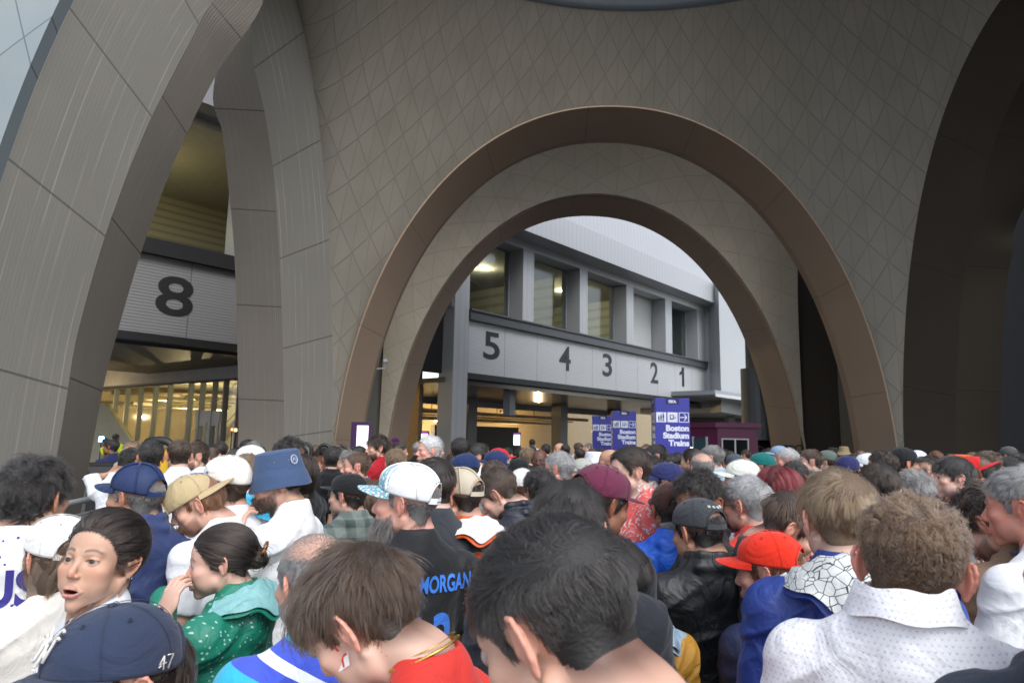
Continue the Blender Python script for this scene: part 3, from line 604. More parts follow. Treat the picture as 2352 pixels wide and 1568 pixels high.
# ================================================================ STREET THINGS
M_blue = plain("wayfinding_blue", (0.028, 0.03, 0.30), 0.4, noise=0.05); M_blue_d = plain("wayfinding_shade", (0.03, 0.028, 0.2), 0.4, noise=0.05)
M_tw = plain("print_white", (0.72, 0.74, 0.85), 0.5, noise=0.0); M_navy = plain("print_navy", (0.012, 0.012, 0.10), 0.5, noise=0)
def way_tower(px0, px1, py0, Y, rz, label):
    a, b = at(px0, py0, Y), at(px1, py0, Y); w = float(b[0] - a[0]); H = float(a[2])
    r = empty("wayfinding_tower", ((a[0] + b[0]) / 2, Y, 0), rz)
    m = MB(); m.box(-w / 2, w / 2, 0, w, 0.04, H); bevel(m.build("case", M_blue, r), 0.012)
    m = MB(); m.box(-w / 2 - .02, w / 2 + .02, -.02, w + .02, 0, .04); m.build("plinth", M_black, r)
    k = w / 0.86; XX = (1, 0, 0)
    def T(txt, x, z, s, mat=M_tw, al='RIGHT', bold=0.0, side=0, n="lettering"):
        if side: return lettering(txt, s * k, mat, r, frame_M((-w / 2 - .003, w / 2 - x * k, z), (0, -1, 0)), n, al, 0.002, bold=bold)
        return lettering(txt, s * k, mat, r, frame_M((x * k, -.003, z), XX), n, al, 0.002, bold=bold)
    for sd in (0, 1):
        def sheet(x0, x1, z0, z1, mat, y=0.0, nm="pictogram"):
            m = MB()
            if sd: m.box(-w / 2 - .0035 - y, -w / 2 - .001 - y, w / 2 - x1 * k, w / 2 - x0 * k, z0, z1)
            else: m.box(x0 * k, x1 * k, -.0035 - y, -.001 - y, z0, z1)
            return m
        sheet(-.17, .17, H - .16 * k, H - .005, M_navy).build("tab", M_navy, r)
        T("FIFA", 0, H - .125 * k, .10, M_tw, 'CENTER', .004, sd)
        zt, zb = H - .36 * k, H - .61 * k
        sheet(-.405, -.155, zb, zt, M_tw).build("pictogram", M_tw, r); sheet(-.125, .125, zb, zt, M_tw).build("pictogram", M_tw, r)
        o = MB()
        for (x0, x1, z0, z1) in ((.155, .405, zt - .018 * k, zt), (.155, .405, zb, zb + .018 * k), (.155, .173, zb + .018 * k, zt - .018 * k), (.387, .405, zb + .018 * k, zt - .018 * k), (.19, .34, (zt + zb) / 2 - .012 * k, (zt + zb) / 2 + .012 * k)):
            q = sheet(x0, x1, z0, z1, M_tw); o.add(q.V, q.F)
        for sg in (1, -1):
            z = (zt + zb) / 2
            P = [(.365, z), (.335, z), (.275, z + sg * .085 * k), (.30, z + sg * .085 * k)]
            V = [(x * k, -.0035, zz) if not sd else (-w / 2 - .0035, w / 2 - x * k, zz) for x, zz in P]; o.add(V, [(0, 1, 2, 3)])
        o.build("arrow", M_tw, r)
        # three little figures and a train front in navy on the white squares
        o = MB()
        for q in range(3):
            x = -.34 + .055 * q; dz = .03 * q * k
            for (x0, x1, z0, z1) in ((x - .018, x + .018, zb + .075 * k + dz * .5, zb + .14 * k + dz), (x - .016, x - .003, zb + .02 * k, zb + .075 * k + dz * .5), (x + .003, x + .016, zb + .02 * k, zb + .075 * k + dz * .5), (x - .011, x + .011, zb + .15 * k + dz, zb + .172 * k + dz)):
                g = sheet(x0, x1, z0, z1, M_navy, .003); o.add(g.V, g.F)
        for (x0, x1, z0, z1) in ((-.07, .03, zb + .07 * k, zb + .10 * k), (-.07, -.05, zb + .10 * k, zb + .17 * k), (.01, .03, zb + .10 * k, zb + .17 * k), (-.07, .03, zb + .17 * k, zb + .185 * k), (.05, .06, zb + .08 * k, zb + .16 * k), (.075, .085, zb + .09 * k, zb + .15 * k)):
            g = sheet(x0, x1, z0, z1, M_navy, .003); o.add(g.V, g.F)
        o.build("pictogram_figures", M_navy, r)
        T("Boston", .4, H - .82 * k, .198, M_tw, 'RIGHT', .010, sd); T("Stadium", .4, H - 1.005 * k, .198, M_tw, 'RIGHT', .010, sd); T("Trains", .4, H - 1.19 * k, .198, M_tw, 'RIGHT', .010, sd)
        T("Bus Terminal", .2, H - 1.62 * k, .10, M_tw, 'RIGHT', .002, sd)
        q = sheet(-.36, -.28, H - 1.50 * k, H - 1.42 * k, M_tw); q.build("pictogram", M_tw, r)
    tag(r, label, "sign tower", "blue wayfinding towers"); return r
way_tower(1505, 1583, 913, 17.0, math.radians(-5), "tallest blue Boston Stadium Trains tower, fully readable, nearest of the three")
way_tower(1407, 1461, 943, 24.0, math.radians(-5), "middle blue Boston Stadium Trains tower, half covering another tower")
way_tower(1361, 1409, 954, 28.6, math.radians(-5), "farthest blue tower with its words cut off by the tower before it")
# magenta booth
M_mag = plain("magenta_paint", (0.10, 0.008, 0.05), 0.4, noise=0.08); M_magd = plain("magenta_worn", (0.085, 0.016, 0.04), 0.5, noise=0.2)
bo = empty("booth", tuple(at(1648, 1000, 23.0) * [1, 1, 0]), math.radians(0)); tag(bo, "magenta ticket booth with a sliding window, right of the tallest blue tower", "booth")
bw = float(at(1742, 1000, 23.0)[0] - at(1650, 1000, 23.0)[0])
m = MB(); V = [(0, 0, 0), (bw, 0.0, 0), (bw, 2.2, 0), (-.95, 1.8, 0)]; V += [(x, y, 2.36) for x, y, _ in V]; m.add(V, [(3, 2, 1, 0), (4, 5, 6, 7), (0, 1, 5, 4), (1, 2, 6, 5), (2, 3, 7, 6), (3, 0, 4, 7)]); m.build("wall", M_mag, bo)
m = MB(); V = [(-.1, -.12, 2.36), (bw + .1, -.12, 2.36), (bw + .1, 2.3, 2.36), (-1.05, 1.9, 2.36)]; V += [(x, y, 2.52) for x, y, _ in V]; m.add(V, [(3, 2, 1, 0), (4, 5, 6, 7), (0, 1, 5, 4), (1, 2, 6, 5), (2, 3, 7, 6), (3, 0, 4, 7)]); m.build("roof", M_mag, bo)
wn0, wn1 = .16, .98
m = MB(); m.box(wn0, wn1, -.035, -.004, 1.0, 1.96); m.build("pane", plain("dark_glass", (0.01, 0.012, 0.012), 0.08), bo)
m = MB()
for a, b, c, d in ((wn0 - .04, wn0, .96, 2.0), (wn1, wn1 + .04, .96, 2.0), ((wn0 + wn1) / 2 - .025, (wn0 + wn1) / 2 + .025, 1.0, 1.96), (wn0, wn1, 1.96, 2.0), (wn0, wn1, .96, 1.0)): m.box(a, b, -.06, -.036 if a == (wn0 + wn1) / 2 - .025 else -.003, c, d)
m.build("window_frame", M_white, bo)
M_bk = Matrix.Translation((0, 0, 0)) @ Matrix.Rotation(math.atan2(1.8, -.95), 4, 'Z')
m = MB(); m.box(.5, 1.1, .003, .04, 0.1, 2.0, M=M_bk); m.build("side_door", plain("door_glass", (0.05, 0.09, 0.10), 0.1), bo)
m = MB(); m.box(.44, .5, .003, .06, 0.1, 2.05, M=M_bk); m.box(1.1, 1.16, .003, .06, .1, 2.05, M=M_bk); m.build("door_frame", M_white, bo)
# purple display kiosk
kx0, kx1 = at(806, 968, 19.0), at(850, 968, 19.0)
kr = empty("display_kiosk", (float((kx0[0] + kx1[0]) / 2), 19.0, 0), math.radians(-6)); kw = float(kx1[0] - kx0[0]); tag(kr, "purple kiosk with a bright pink and blue timetable display", "kiosk")
m = MB(); m.box(-kw / 2, kw / 2, 0, .3, 0, float(kx0[2])); bevel(m.build("casing", M_purp, kr), 0.02)
m = MB(); m.box(-kw * .16, kw / 2 - .03, -.012, -.002, .5, float(kx0[2]) - .1); m.build("display", screen_mat("kiosk_screen", (0.9, 0.75, 0.95), (0.98, 0.85, 1.0), 1.1, 22, (0.15, 0.35, 0.8)), kr)
# security camera on an arm by the left inner pier
sc_ = empty("security_camera", tuple(at(885, 832, 25.0))); m = MB(); m.tube([(0, 0, 0), (0, 0, -.22), (-.55, .2, -.24)], .03, 8); m.build("arm", M_white, sc_)
m = MB(); m.tube([(0, -.08, .04), (0, .1, .04)], .085, 12); m.build("housing", M_white, sc_, smooth=True); tag(sc_, "small white security camera on an arm left of the smaller arch", "camera")
# black hoop posts with yellow feet
M_yel = plain("safety_yellow", (0.62, 0.36, 0.01), 0.5)
def hoop(px, py, Y, w, label, yel=True):
    p = at(px, py, Y); r = empty("hoop_post", (float(p[0]), Y, 0)); H = float(p[2]); R_ = w / 2
    pts = [(-R_, 0, 0), (-R_, 0, H - R_)] + [(R_ * -math.cos(q), 0, H - R_ + R_ * math.sin(q)) for q in np.linspace(.2, math.pi - .2, 9)] + [(R_, 0, H - R_), (R_, 0, 0)]
    m = MB(); m.tube(pts, .028, 8); m.build("tube", M_black, r, smooth=True)
    if yel: m = MB(); m.box(-R_ - .03, -R_ + .045, -.06, -.03, .5, H - .28); m.build("panel", M_yel, r)
    return tag(r, label, "post", "black hoop posts by the pier")
hoop(702, 1018, 10.5, .19, "black hoop post with a yellow strip beside the blue bucket hat"); hoop(746, 1021, 10.8, .19, "black hoop post, middle one of the row by the left pier"); hoop(784, 1023, 11.2, .17, "black hoop post at the right end of the row, nearest the kiosk", False)
for i, (px, py, Y) in enumerate(((1722, 1026, 26), (1732, 1027, 26), (1745, 1026, 27), (1806, 1023, 27), (1818, 1023, 27), (1836, 1022, 26))):
    tag(hoop(px, py, Y, .3, "distant black hoop post at the foot of the right inner pier", i < 3), group="distant hoop posts right of the booth")
    COL.objects
# stuff at the left: black cabinet, tall black arch frame with yellow panel, railing
cb = empty("black_cabinet", tuple(at(238, 1100, 9.5) * [1, 1, 0])); m = MB(); z = float(at(238, 1063, 9.5)[2]); m.box(-.22, .5, 0, .5, 0, z); bevel(m.build("case", M_black, cb), .02)
m = MB(); m.box(-.2, .48, -.01, -.002, z - .35, z - .05); m.build("lid", M_dgrey, cb); tag(cb, "black equipment case in front of the ribbed near leg", "case")
fr_ = empty("gate_frame", tuple(at(362, 1050, 9.0) * [1, 1, 0])); z = float(at(362, 1010, 9.0)[2]); R_ = .20
m = MB(); pts = [(-R_, 0, 0), (-R_, 0, z - .13)] + [(-R_ * math.cos(q), 0, z - .13 + .13 * math.sin(q)) for q in np.linspace(.2, math.pi - .2, 9)] + [(R_, 0, z - .13), (R_, 0, 0)]
m.tube(pts, .05, 8); m.build("frame", M_black, fr_, smooth=True); m = MB(); m.box(-.04, R_ - .05, .02, .05, .1, z - .12); m.build("panel", M_yel, fr_); tag(fr_, "black arched frame with a yellow panel behind the dark haired man", "frame")
rl = empty("railing", (0, 0, 0)); rr = MB(); a, b = at(60, 1178, 5.2), at(232, 1140, 6.8)
rr.tube([a, b], .028, 10); rr.tube([a - [0, 0, .12], b - [0, 0, .12]], .012, 6)
for k in range(26):
    q = a + (b - a) * k / 25; rr.tube([(q[0], q[1], 0), (q[0], q[1], q[2] - .12)], .011, 6)
a2, b2 = at(-60, 1215, 4.0), at(175, 1195, 5.4); rr.tube([a2, b2], .03, 10); rr.build("rails", M_grey, rl, smooth=True); tag(rl, "grey steel railing behind the man in the white jersey at the left", "railing")
# round dark column, blue hoarding and bright gap at the far right of the facade
kx = empty("corner_kiosk", tuple(at(1745, 1000, 31.0) * [1, 1, 0])); m = MB(); m.tube([(0, 0, 2.0), (0, 0, 5.2)], .75, 24); m.tube([(.3, .6, 5.2), (.3, .6, 9.5)], .6, 16); m.build("drum", M_char, kx, smooth=False)
m = MB(); m.box(-.5, 3, .5, 3, 0, 2.0); m.build("base", M_black, kx); m = MB()
for q in range(6): m.box(-.45 + .28 * q, -.22 + .28 * q, -.3, -.25, 2.1, 3.6)
m.build("glass_slats", plain("blue_glass", (0.05, 0.10, 0.17), 0.2), kx); m = MB(); m.box(1.0, 1.3, -.35, -.31, 2.9, 3.7); m.build("notice", plain("notice_red", (0.25, 0.01, 0.015), 0.5), kx); tag(kx, "dark round fronted kiosk beyond the booth under the canopy", "kiosk")
# lamps of vehicles / beacons seen as small bright dots
def beacon(px, py, Y, col, label, s=14, r=.05, name="beacon"):
    p = at(px, py, Y); m = MB(); m.tube([(0, 0, -r), (0, 0, r)], [r, r * .8], 12); root = empty(name, tuple(p)); m.build("lamp", emis("beacon_%d" % px, col, s), root)
    m = MB(); m.tube([(0, 0, -p[2]), (0, 0, -r)], .02, 6); m.build("stem", M_black, root); tag(root, label, "beacon")
beacon(395 * 0 + 397, 1752 * .5742, 30, (0.05, 0.35, 1.0), "blue beacon on a mast left of the yellow vested guard") if False else None
beacon(398 - 0, 1006, 28.9, (1, .12, .03), "red signal lamp behind the glass, leftmost of the two") if False else None
beacon(233, 1008, 26, (0.1, 0.4, 1.0), "blue beacon on a mast beside the guard in the yellow vest", 22, .09)
beacon(947, 988, 37, (0.1, 0.4, 1.0), "blue beacon in the hall just left of the white column", 22, .12)
beacon(1647 - 0, 1040, 20, (0.1, 0.4, 1.0), "blue beacon between the tallest blue tower and the booth", 22, .07) if False else beacon(1587, 1032, 19, (0.1, 0.4, 1.0), "blue beacon between the tallest blue tower and the booth", 22, .06)
beacon(945 * 0 + 541, 987, 27.6, (1, .1, .03), "red signal lamp seen against the glazed stair hall", 14, .055); beacon(533 - 0, 986, 27.6, (1, .1, .03), "smaller red lamp just left of the other red lamp", 10, .04)
# ================================================================ PEOPLE: one signed-distance body, meshed, then posed by its neck
import openvdb as vdb
class Field:
    def __init__(s, lo, hi, h):
        s.lo = np.array(lo, float); s.h = h; s.n = np.ceil((np.array(hi) - s.lo) / h).astype(int) + 1
        s.a = np.full(tuple(s.n), 0.05, np.float32)
        s.ax = [(s.lo[k] + h * np.arange(s.n[k])).astype(np.float32) for k in range(3)]
    def blk(s, lo, hi, m):
        i0 = np.clip(np.floor((np.array(lo) - m - s.lo) / s.h).astype(int), 0, s.n); i1 = np.clip(np.ceil((np.array(hi) + m - s.lo) / s.h).astype(int) + 1, 0, s.n)
        sl = tuple(slice(int(a), int(b)) for a, b in zip(i0, i1))
        return sl, s.ax[0][sl[0]][:, None, None], s.ax[1][sl[1]][None, :, None], s.ax[2][sl[2]][None, None, :]
    def op(s, f, lo, hi, k=0.0, sub=False, m=0.02):
        sl, x, y, z = s.blk(lo, hi, m + k)
        if 0 in s.a[sl].shape: return
        a = s.a[sl]; d = f(x, y, z)
        if sub:
            d = -d
            if k > 0: hh = np.clip(0.5 - 0.5 * (a - d) / k, 0, 1); r = a * (1 - hh) + d * hh + k * hh * (1 - hh)
            else: r = np.maximum(a, d)
        else:
            if k > 0: hh = np.clip(0.5 + 0.5 * (a - d) / k, 0, 1); r = a * (1 - hh) + d * hh - k * hh * (1 - hh)
            else: r = np.minimum(a, d)
        s.a[sl] = r
    def ell(s, c, r, k=0.0, sub=False, R=None):
        c = np.array(c, float); r = np.array(r, float); m = max(r) if R is not None else r
        def f(x, y, z):
            X, Y, Z = x - c[0], y - c[1], z - c[2]
            if R is not None: X, Y, Z = (R[0][0] * X + R[0][1] * Y + R[0][2] * Z, R[1][0] * X + R[1][1] * Y + R[1][2] * Z, R[2][0] * X + R[2][1] * Y + R[2][2] * Z)
            k0 = np.sqrt((X / r[0]) ** 2 + (Y / r[1]) ** 2 + (Z / r[2]) ** 2); k1 = np.sqrt((X / r[0] ** 2) ** 2 + (Y / r[1] ** 2) ** 2 + (Z / r[2] ** 2) ** 2) + 1e-6
            return k0 * (k0 - 1) / k1
        s.op(f, c - m, c + m, k, sub)
    def cap(s, a, b, ra, rb=None, k=0.0, sub=False):
        a = np.array(a, float); b = np.array(b, float); rb = ra if rb is None else rb; ba = b - a; L2 = float(ba @ ba) + 1e-12
        def f(x, y, z):
            X, Y, Z = x - a[0], y - a[1], z - a[2]; t = np.clip((X * ba[0] + Y * ba[1] + Z * ba[2]) / L2, 0, 1)
            return np.sqrt((X - t * ba[0]) ** 2 + (Y - t * ba[1]) ** 2 + (Z - t * ba[2]) ** 2) - (ra + (rb - ra) * t)
        r = max(ra, rb); s.op(f, np.minimum(a, b) - r, np.maximum(a, b) + r, k, sub)
    def chain(s, P, r, k=0.0, sub=False):
        rs = r if hasattr(r, '__len__') else [r] * len(P)
        for i in range(len(P) - 1): s.cap(P[i], P[i + 1], rs[i], rs[i + 1], k, sub)
    def mesh(s, adapt=0.0):
        a = s.a; a[0] = a[-1] = 0.05; a[:, 0] = a[:, -1] = 0.05; a[:, :, 0] = a[:, :, -1] = 0.05
        g = vdb.FloatGrid(1.0); g.copyFromArray(np.ascontiguousarray(np.clip(a / s.h, -4, 4)), tolerance=0.0)
        p, q = g.convertToQuads(0.0); p = p.astype(np.float64) * s.h + s.lo
        return p, q[:, ::-1].astype(np.int64) if False else q.astype(np.int64)

def sstep(x, a, b): t = np.clip((x - a) / (b - a), 0, 1); return t * t * (3 - 2 * t)
def head_field(F, fem=False, mouth=0.0, jawdrop=0.0, ears=True):
    w = 0.94 if fem else 1.0
    F.ell((0, -.018, .036), (.077 * w, .097, .083))
    F.ell((0, .032, .036), (.062 * w, .056, .060), .02)
    F.ell((0, .040, -.018), (.057 * w, .052, .064), .02)
    jd = jawdrop
    F.ell((0, .030, -.064 - jd * .6), (.051 * w * (.94 if fem else 1), .053, .044), .02)
    if fem:
        for sx in (-1, 1): F.ell((sx * .033, .050, -.044 - jd * .3), (.027, .030, .036), .02)
    else:
        for sx in (-1, 1): F.ell((sx * .036, .044, -.050), (.020, .024, .030), .02)
    F.ell((0, .072 - jd * .3, -.097 - jd), (.020 if not fem else .016, .019, .017), .022)
    for sx in (-1, 1):
        F.ell((sx * .045 * w, .006, -.060 - jd * .3), (.020 * (.85 if fem else 1),) * 3, .025)
        F.ell((sx * .044 * w, .062, -.020), (.019, .018, .015), .02)
        if not fem: F.cap((sx * .012, .087, .021), (sx * .042, .072, .020), .0075, .006, .014)
        else: F.cap((sx * .012, .083, .021), (sx * .040, .071, .021), .006, .005, .014)
    for sx in (-1, 1): F.ell((sx * .031, .099, .003), (.0175, .0165, .0115), .012, sub=True)
    nb = .0055 if fem else .0075
    F.cap((0, .083, .014), (0, .1045, -.022), nb, nb + .0025, .009)
    F.ell((0, .1065 if not fem else .1045, -.029), (.0105 if not fem else .0082,) * 3, .006)
    for sx in (-1, 1):
        F.ell((sx * (.0115 if not fem else .0100), .098 if not fem else .096, -.033), (.0075, .0085, .0068) if not fem else (.0062, .0075, .0058), .005)
        F.ell((sx * .0062, .1045, -.0400), (.0034, .0050, .0036), .002, sub=True)
        F.ell((sx * .031, .0735, .003), (.0146, .0146, .0138), .003)
        F.ell((sx * .031, .0900, .0025), (.0132 if not fem else .0142, .0180, .0040 if not fem else .0056), .0014, sub=True)
    F.ell((0, .078 - .002 * fem, -.062 - jd * .3), (.027, .019, .026) if not fem else (.024, .017, .024), .014)
    lu, ll = (.0046, .0055) if not fem else (.0055, .0068)
    zu, zl = -.0615, -.0715 - mouth
    F.chain([(-.0235, .086, -.0665 - mouth * .4), (-.009, .0965, zu), (0, .0975, zu - .001), (.009, .0965, zu), (.0235, .086, -.0665 - mouth * .4)], [.0025, lu, lu * .9, lu, .0025], .004)
    F.chain([(-.022, .086, -.0675 - mouth * .5), (-.008, .0955, zl), (.008, .0955, zl), (.022, .086, -.0675 - mouth * .5)], [.0025, ll, ll, .0025], .004)
    if mouth: F.ell((0, .092, (zu + zl) / 2), (.0175, .030, abs(zu - zl) / 2 - lu * .45), .003, sub=True)
    else: F.chain([(-.023, .092, -.0668), (0, .1015, -.0662), (.023, .092, -.0668)], .0011, .0015, sub=True)
    if ears:
        for sx in (-1, 1):
            o = np.array([sx * .0735 * w, -.006, -.004]); out = np.array([sx * math.cos(math.radians(62)), -math.sin(math.radians(62)), 0]) ; out /= np.linalg.norm(out)
            nrm = np.array([sx * math.sin(math.radians(62)), math.cos(math.radians(62)), 0])
            def E(u, v, q=0.0): return o + out * u + np.array([0, 0, v]) + nrm * q      # u: outward/back, v: up
            Rm = np.array([out, nrm, [0, 0, 1.0]])
            F.ell(E(.012, .001), (.0175, .0042, .0285), .003, R=Rm)
            hel = [E(.004, .008, .003), E(.006, .022, .0035), E(.014, .0300, .0045), E(.0235, .027, .0055), E(.0295, .016, .006), E(.0290, .002, .0055), E(.0235, -.012, .004), E(.0155, -.022, .0025)]
            F.chain(hel, [.0028, .0032, .0036, .0037, .0036, .0033, .003, .003], .0022)
            F.chain([E(.013, .017, .003), E(.0205, .008, .005), E(.0195, -.006, .005), E(.014, -.014, .003)], [.002, .0029, .0029, .0025], .002)
            F.ell(E(.010, -.024, .001), (.0075, .0042, .0085), .004, R=Rm)
            F.ell(E(.010, -.001, .006), (.0065, .0062, .0105), .002, sub=True, R=Rm)
            F.ell(E(.0235, .012, .0075), (.0022, .0035, .013), .0015, sub=True, R=Rm)
            F.ell(E(.0015, -.003, .0045), (.0040, .0035, .0055), .003, R=Rm)
            F.ell(E(.004, .0, -.003), (.008, .010, .020), .006, R=Rm)
NECK0 = np.array([0, -.050, -.195]); HZ = 1.63                    # head origin sits at z = 1.63
def neck_field(F, fem=False, off=0.0, zoff=0.0):
    r = (.0455 if fem else .056) + off
    F.cap((0, -.020, -.055 + zoff), (0, -.042, -.135 + zoff), r, r * 1.02, .018)
    F.cap((0, -.042, -.135 + zoff), (0, -.050, -.215 + zoff), r * 1.02, r * 1.2, .018)
    for sx in (-1, 1):
        F.cap((sx * .058, -.012, -.045 + zoff), (sx * .018, .022, -.190 + zoff), .011, .009, .014)
        F.cap((sx * .028, -.056, -.02 + zoff), (sx * .044, -.056, -.19 + zoff), .021, .026, .03)
    F.ell((0, .018 - .006 * fem, -.128 + zoff), (.012, .011, .016), .014)
HEADS = {}
def head_mesh(kind, h):
    key = (kind, h)
    if key not in HEADS:
        fem = kind.startswith('f'); mo = .0055 if 'open' in kind else 0.0
        F = Field((-.105, -.135, -.235), (.105, .125, .130), h); head_field(F, fem, mo, mo * .9); neck_field(F, fem)
        HEADS[key] = F.mesh()
    return HEADS[key]
# arm poses: (elbow, wrist, hand direction, palm normal) for x > 0 side; mirrored for the other
SH = np.array([.176, -.025, 1.378])
POSES = {
    'down': dict(L=((.225, -.03, 1.11), (.235, .05, .87), (0, .15, -1), (-1, 0, 0)), R=((.225, -.03, 1.11), (.235, .05, .87), (0, .15, -1), (-1, 0, 0))),
    'phone': dict(L=((.225, .02, 1.13), (.09, .25, 1.20), (-.4, .8, .35), (-.6, -.3, .7)), R=((.225, .02, 1.13), (.09, .25, 1.20), (-.4, .8, .35), (-.6, -.3, .7))),
    'chin': dict(L=((.20, .10, 1.16), (.055, .165, 1.40), (-.25, -.2, 1), (-.3, -.9, 0)), R=((.225, -.03, 1.11), (.235, .05, .87), (0, .15, -1), (-1, 0, 0))),
    'mouth': dict(L=((.21, .12, 1.19), (.055, .185, 1.44), (-.30, -.35, .9), (-.5, -.8, 0)), R=((.225, -.03, 1.11), (.235, .05, .87), (0, .15, -1), (-1, 0, 0))),
    'face': dict(L=((.21, .10, 1.22), (.090, .165, 1.50), (-.25, -.30, .95), (-.7, -.6, 0)), R=((.225, -.03, 1.11), (.235, .05, .87), (0, .15, -1), (-1, 0, 0))),
    'head': dict(L=((.30, .03, 1.52), (.145, .00, 1.66), (-.5, -.45, .75), (-.8, .2, -.5)), R=((.225, -.03, 1.11), (.235, .05, .87), (0, .15, -1), (-1, 0, 0))),
}
def hand(F, wr, d, n, k=.004, curl=0.6, s=1.0, sx=1):
    """palm, four fingers and a thumb; d: wrist to knuckles, n: the way the palm faces"""
    wr = np.array(wr, float); d = np.array(d, float); d /= np.linalg.norm(d); n = np.array(n, float); n -= d * (n @ d); n /= np.linalg.norm(n); a = np.cross(d, n) * sx
    R = np.array([a, n, d])
    F.ell(wr + d * .050 * s, (.041 * s, .016 * s, .050 * s), .012, R=R)
    for i, (o, ln) in enumerate(((-.029, .074), (-.010, .083), (.010, .078), (.028, .062))):
        p = wr + d * (.088 - .004 * abs(i - 1)) * s + a * o * s; seg = [.45 * ln * s, .30 * ln * s, .25 * ln * s]; ang = 0.15; P = [p - d * .02 * s, p]
        for q, l in enumerate(seg):
            ang += curl * (.5, .9, .6)[q] * (1 + .12 * (i - 1.5)); v = d * math.cos(ang) + n * math.sin(ang) + a * o * 1.2; v /= np.linalg.norm(v); P.append(P[-1] + v * l)
        F.chain(P, [.0090 * s, .0092 * s, .0086 * s, .0080 * s, .0068 * s], .0025)
    t0 = wr + d * .022 * s - a * .030 * s; t1 = t0 + (d * .7 - a * .55 + n * .35) * .034 * s; t2 = t1 + (d * .85 - a * .1 + n * .45) * .030 * s; t3 = t2 + (d * .9 + a * .15 + n * .35) * .024 * s
    F.chain([t0, t1, t2, t3], [.014 * s, .0115 * s, .0098 * s, .0082 * s], .006)
def arm_joints(pose, sd):
    e, w, d, n = POSES[pose][sd]; sx = -1 if sd == 'L' else 1       # L is the person's left: x < 0 when facing +y
    m = np.array([sx, 1, 1.0]); return SH * m, np.array(e) * m, np.array(w) * m, np.array(d) * m, np.array(n) * m, sx
def torso_core(F, off=0.0, fem=False, big=1.0):
    b = big
    F.ell((0, -.015, 1.26), (.158 * b + off, .108 * b + off, .19), .03); F.ell((0, .0, 1.06), (.140 * b + off, .105 * b + off, .19), .05)
    F.ell((0, -.010, .93), (.160 * b + off, .115 * b + off, .13), .05)
    for sx in (-1, 1):
        F.ell((sx * .078, -.055, 1.36), (.085 + off, .055 + off, .085), .04)
        F.cap((0, -.050, 1.462), (sx * .165, -.030, 1.388), .036 + off, .043 + off, .035)
        F.ell((sx * .175, -.025, 1.372), (.052 + off,) * 3, .03)
        if fem: F.ell((sx * .070, .075, 1.24), (.058 + off, .05 + off, .055), .03)
        else: F.ell((sx * .075, .055, 1.29), (.075 + off, .045 + off, .06), .03)
BODIES = {}
def body_mesh(pose, h, fem=False):
    key = (pose, h, fem)
    if key not in BODIES:
        F = Field((-.46, -.22, .72), (.46, .48, 1.92), h)
        for sd in 'LR':
            s, e, w, d, n, sx = arm_joints(pose, sd); th_ = .85 if fem else 1.0
            F.cap(s, e, .047 * th_, .037 * th_, .0); F.cap(e, e * .35 + w * .65, .039 * th_, .028 * th_, .012); F.cap(e * .35 + w * .65, w, .029 * th_, .0245 * th_, .012)
            hand(F, w, d, n, sx=sx, s=.93 if fem else 1.0, curl=.6 if pose != 'head' else .35)
        torso_core(F, -.016, fem); neck_field(F, fem, -.0025, HZ)
        BODIES[key] = F.mesh()
    return BODIES[key]
def fold(x, y, z, a=1.0):
    """soft creases: warped ridges rather than round bumps"""
    wx_ = x + .020 * np.sin(17 * z + 5 * y) + .010 * np.sin(41 * z - 23 * x); wz = z + .018 * np.sin(15 * x + 9 * y + 1.0) + .008 * np.sin(37 * y - 19 * z)
    r1 = 1 - np.abs(np.sin(15 * wz + 9 * np.abs(wx_) + 3)); r2 = 1 - np.abs(np.sin(27 * wx_ - 13 * wz + 8 * y)); r3 = 1 - np.abs(np.sin(43 * (wz - .7 * wx_) + 2))
    m = .5 + .5 * np.sin(6 * x + 7 * z + 5 * y)
    return -a * (.0050 * r1 ** 3 * m + .0040 * r2 ** 3 * (1 - m) + .0018 * r3 ** 2 - .002)
SHIRTS = {}
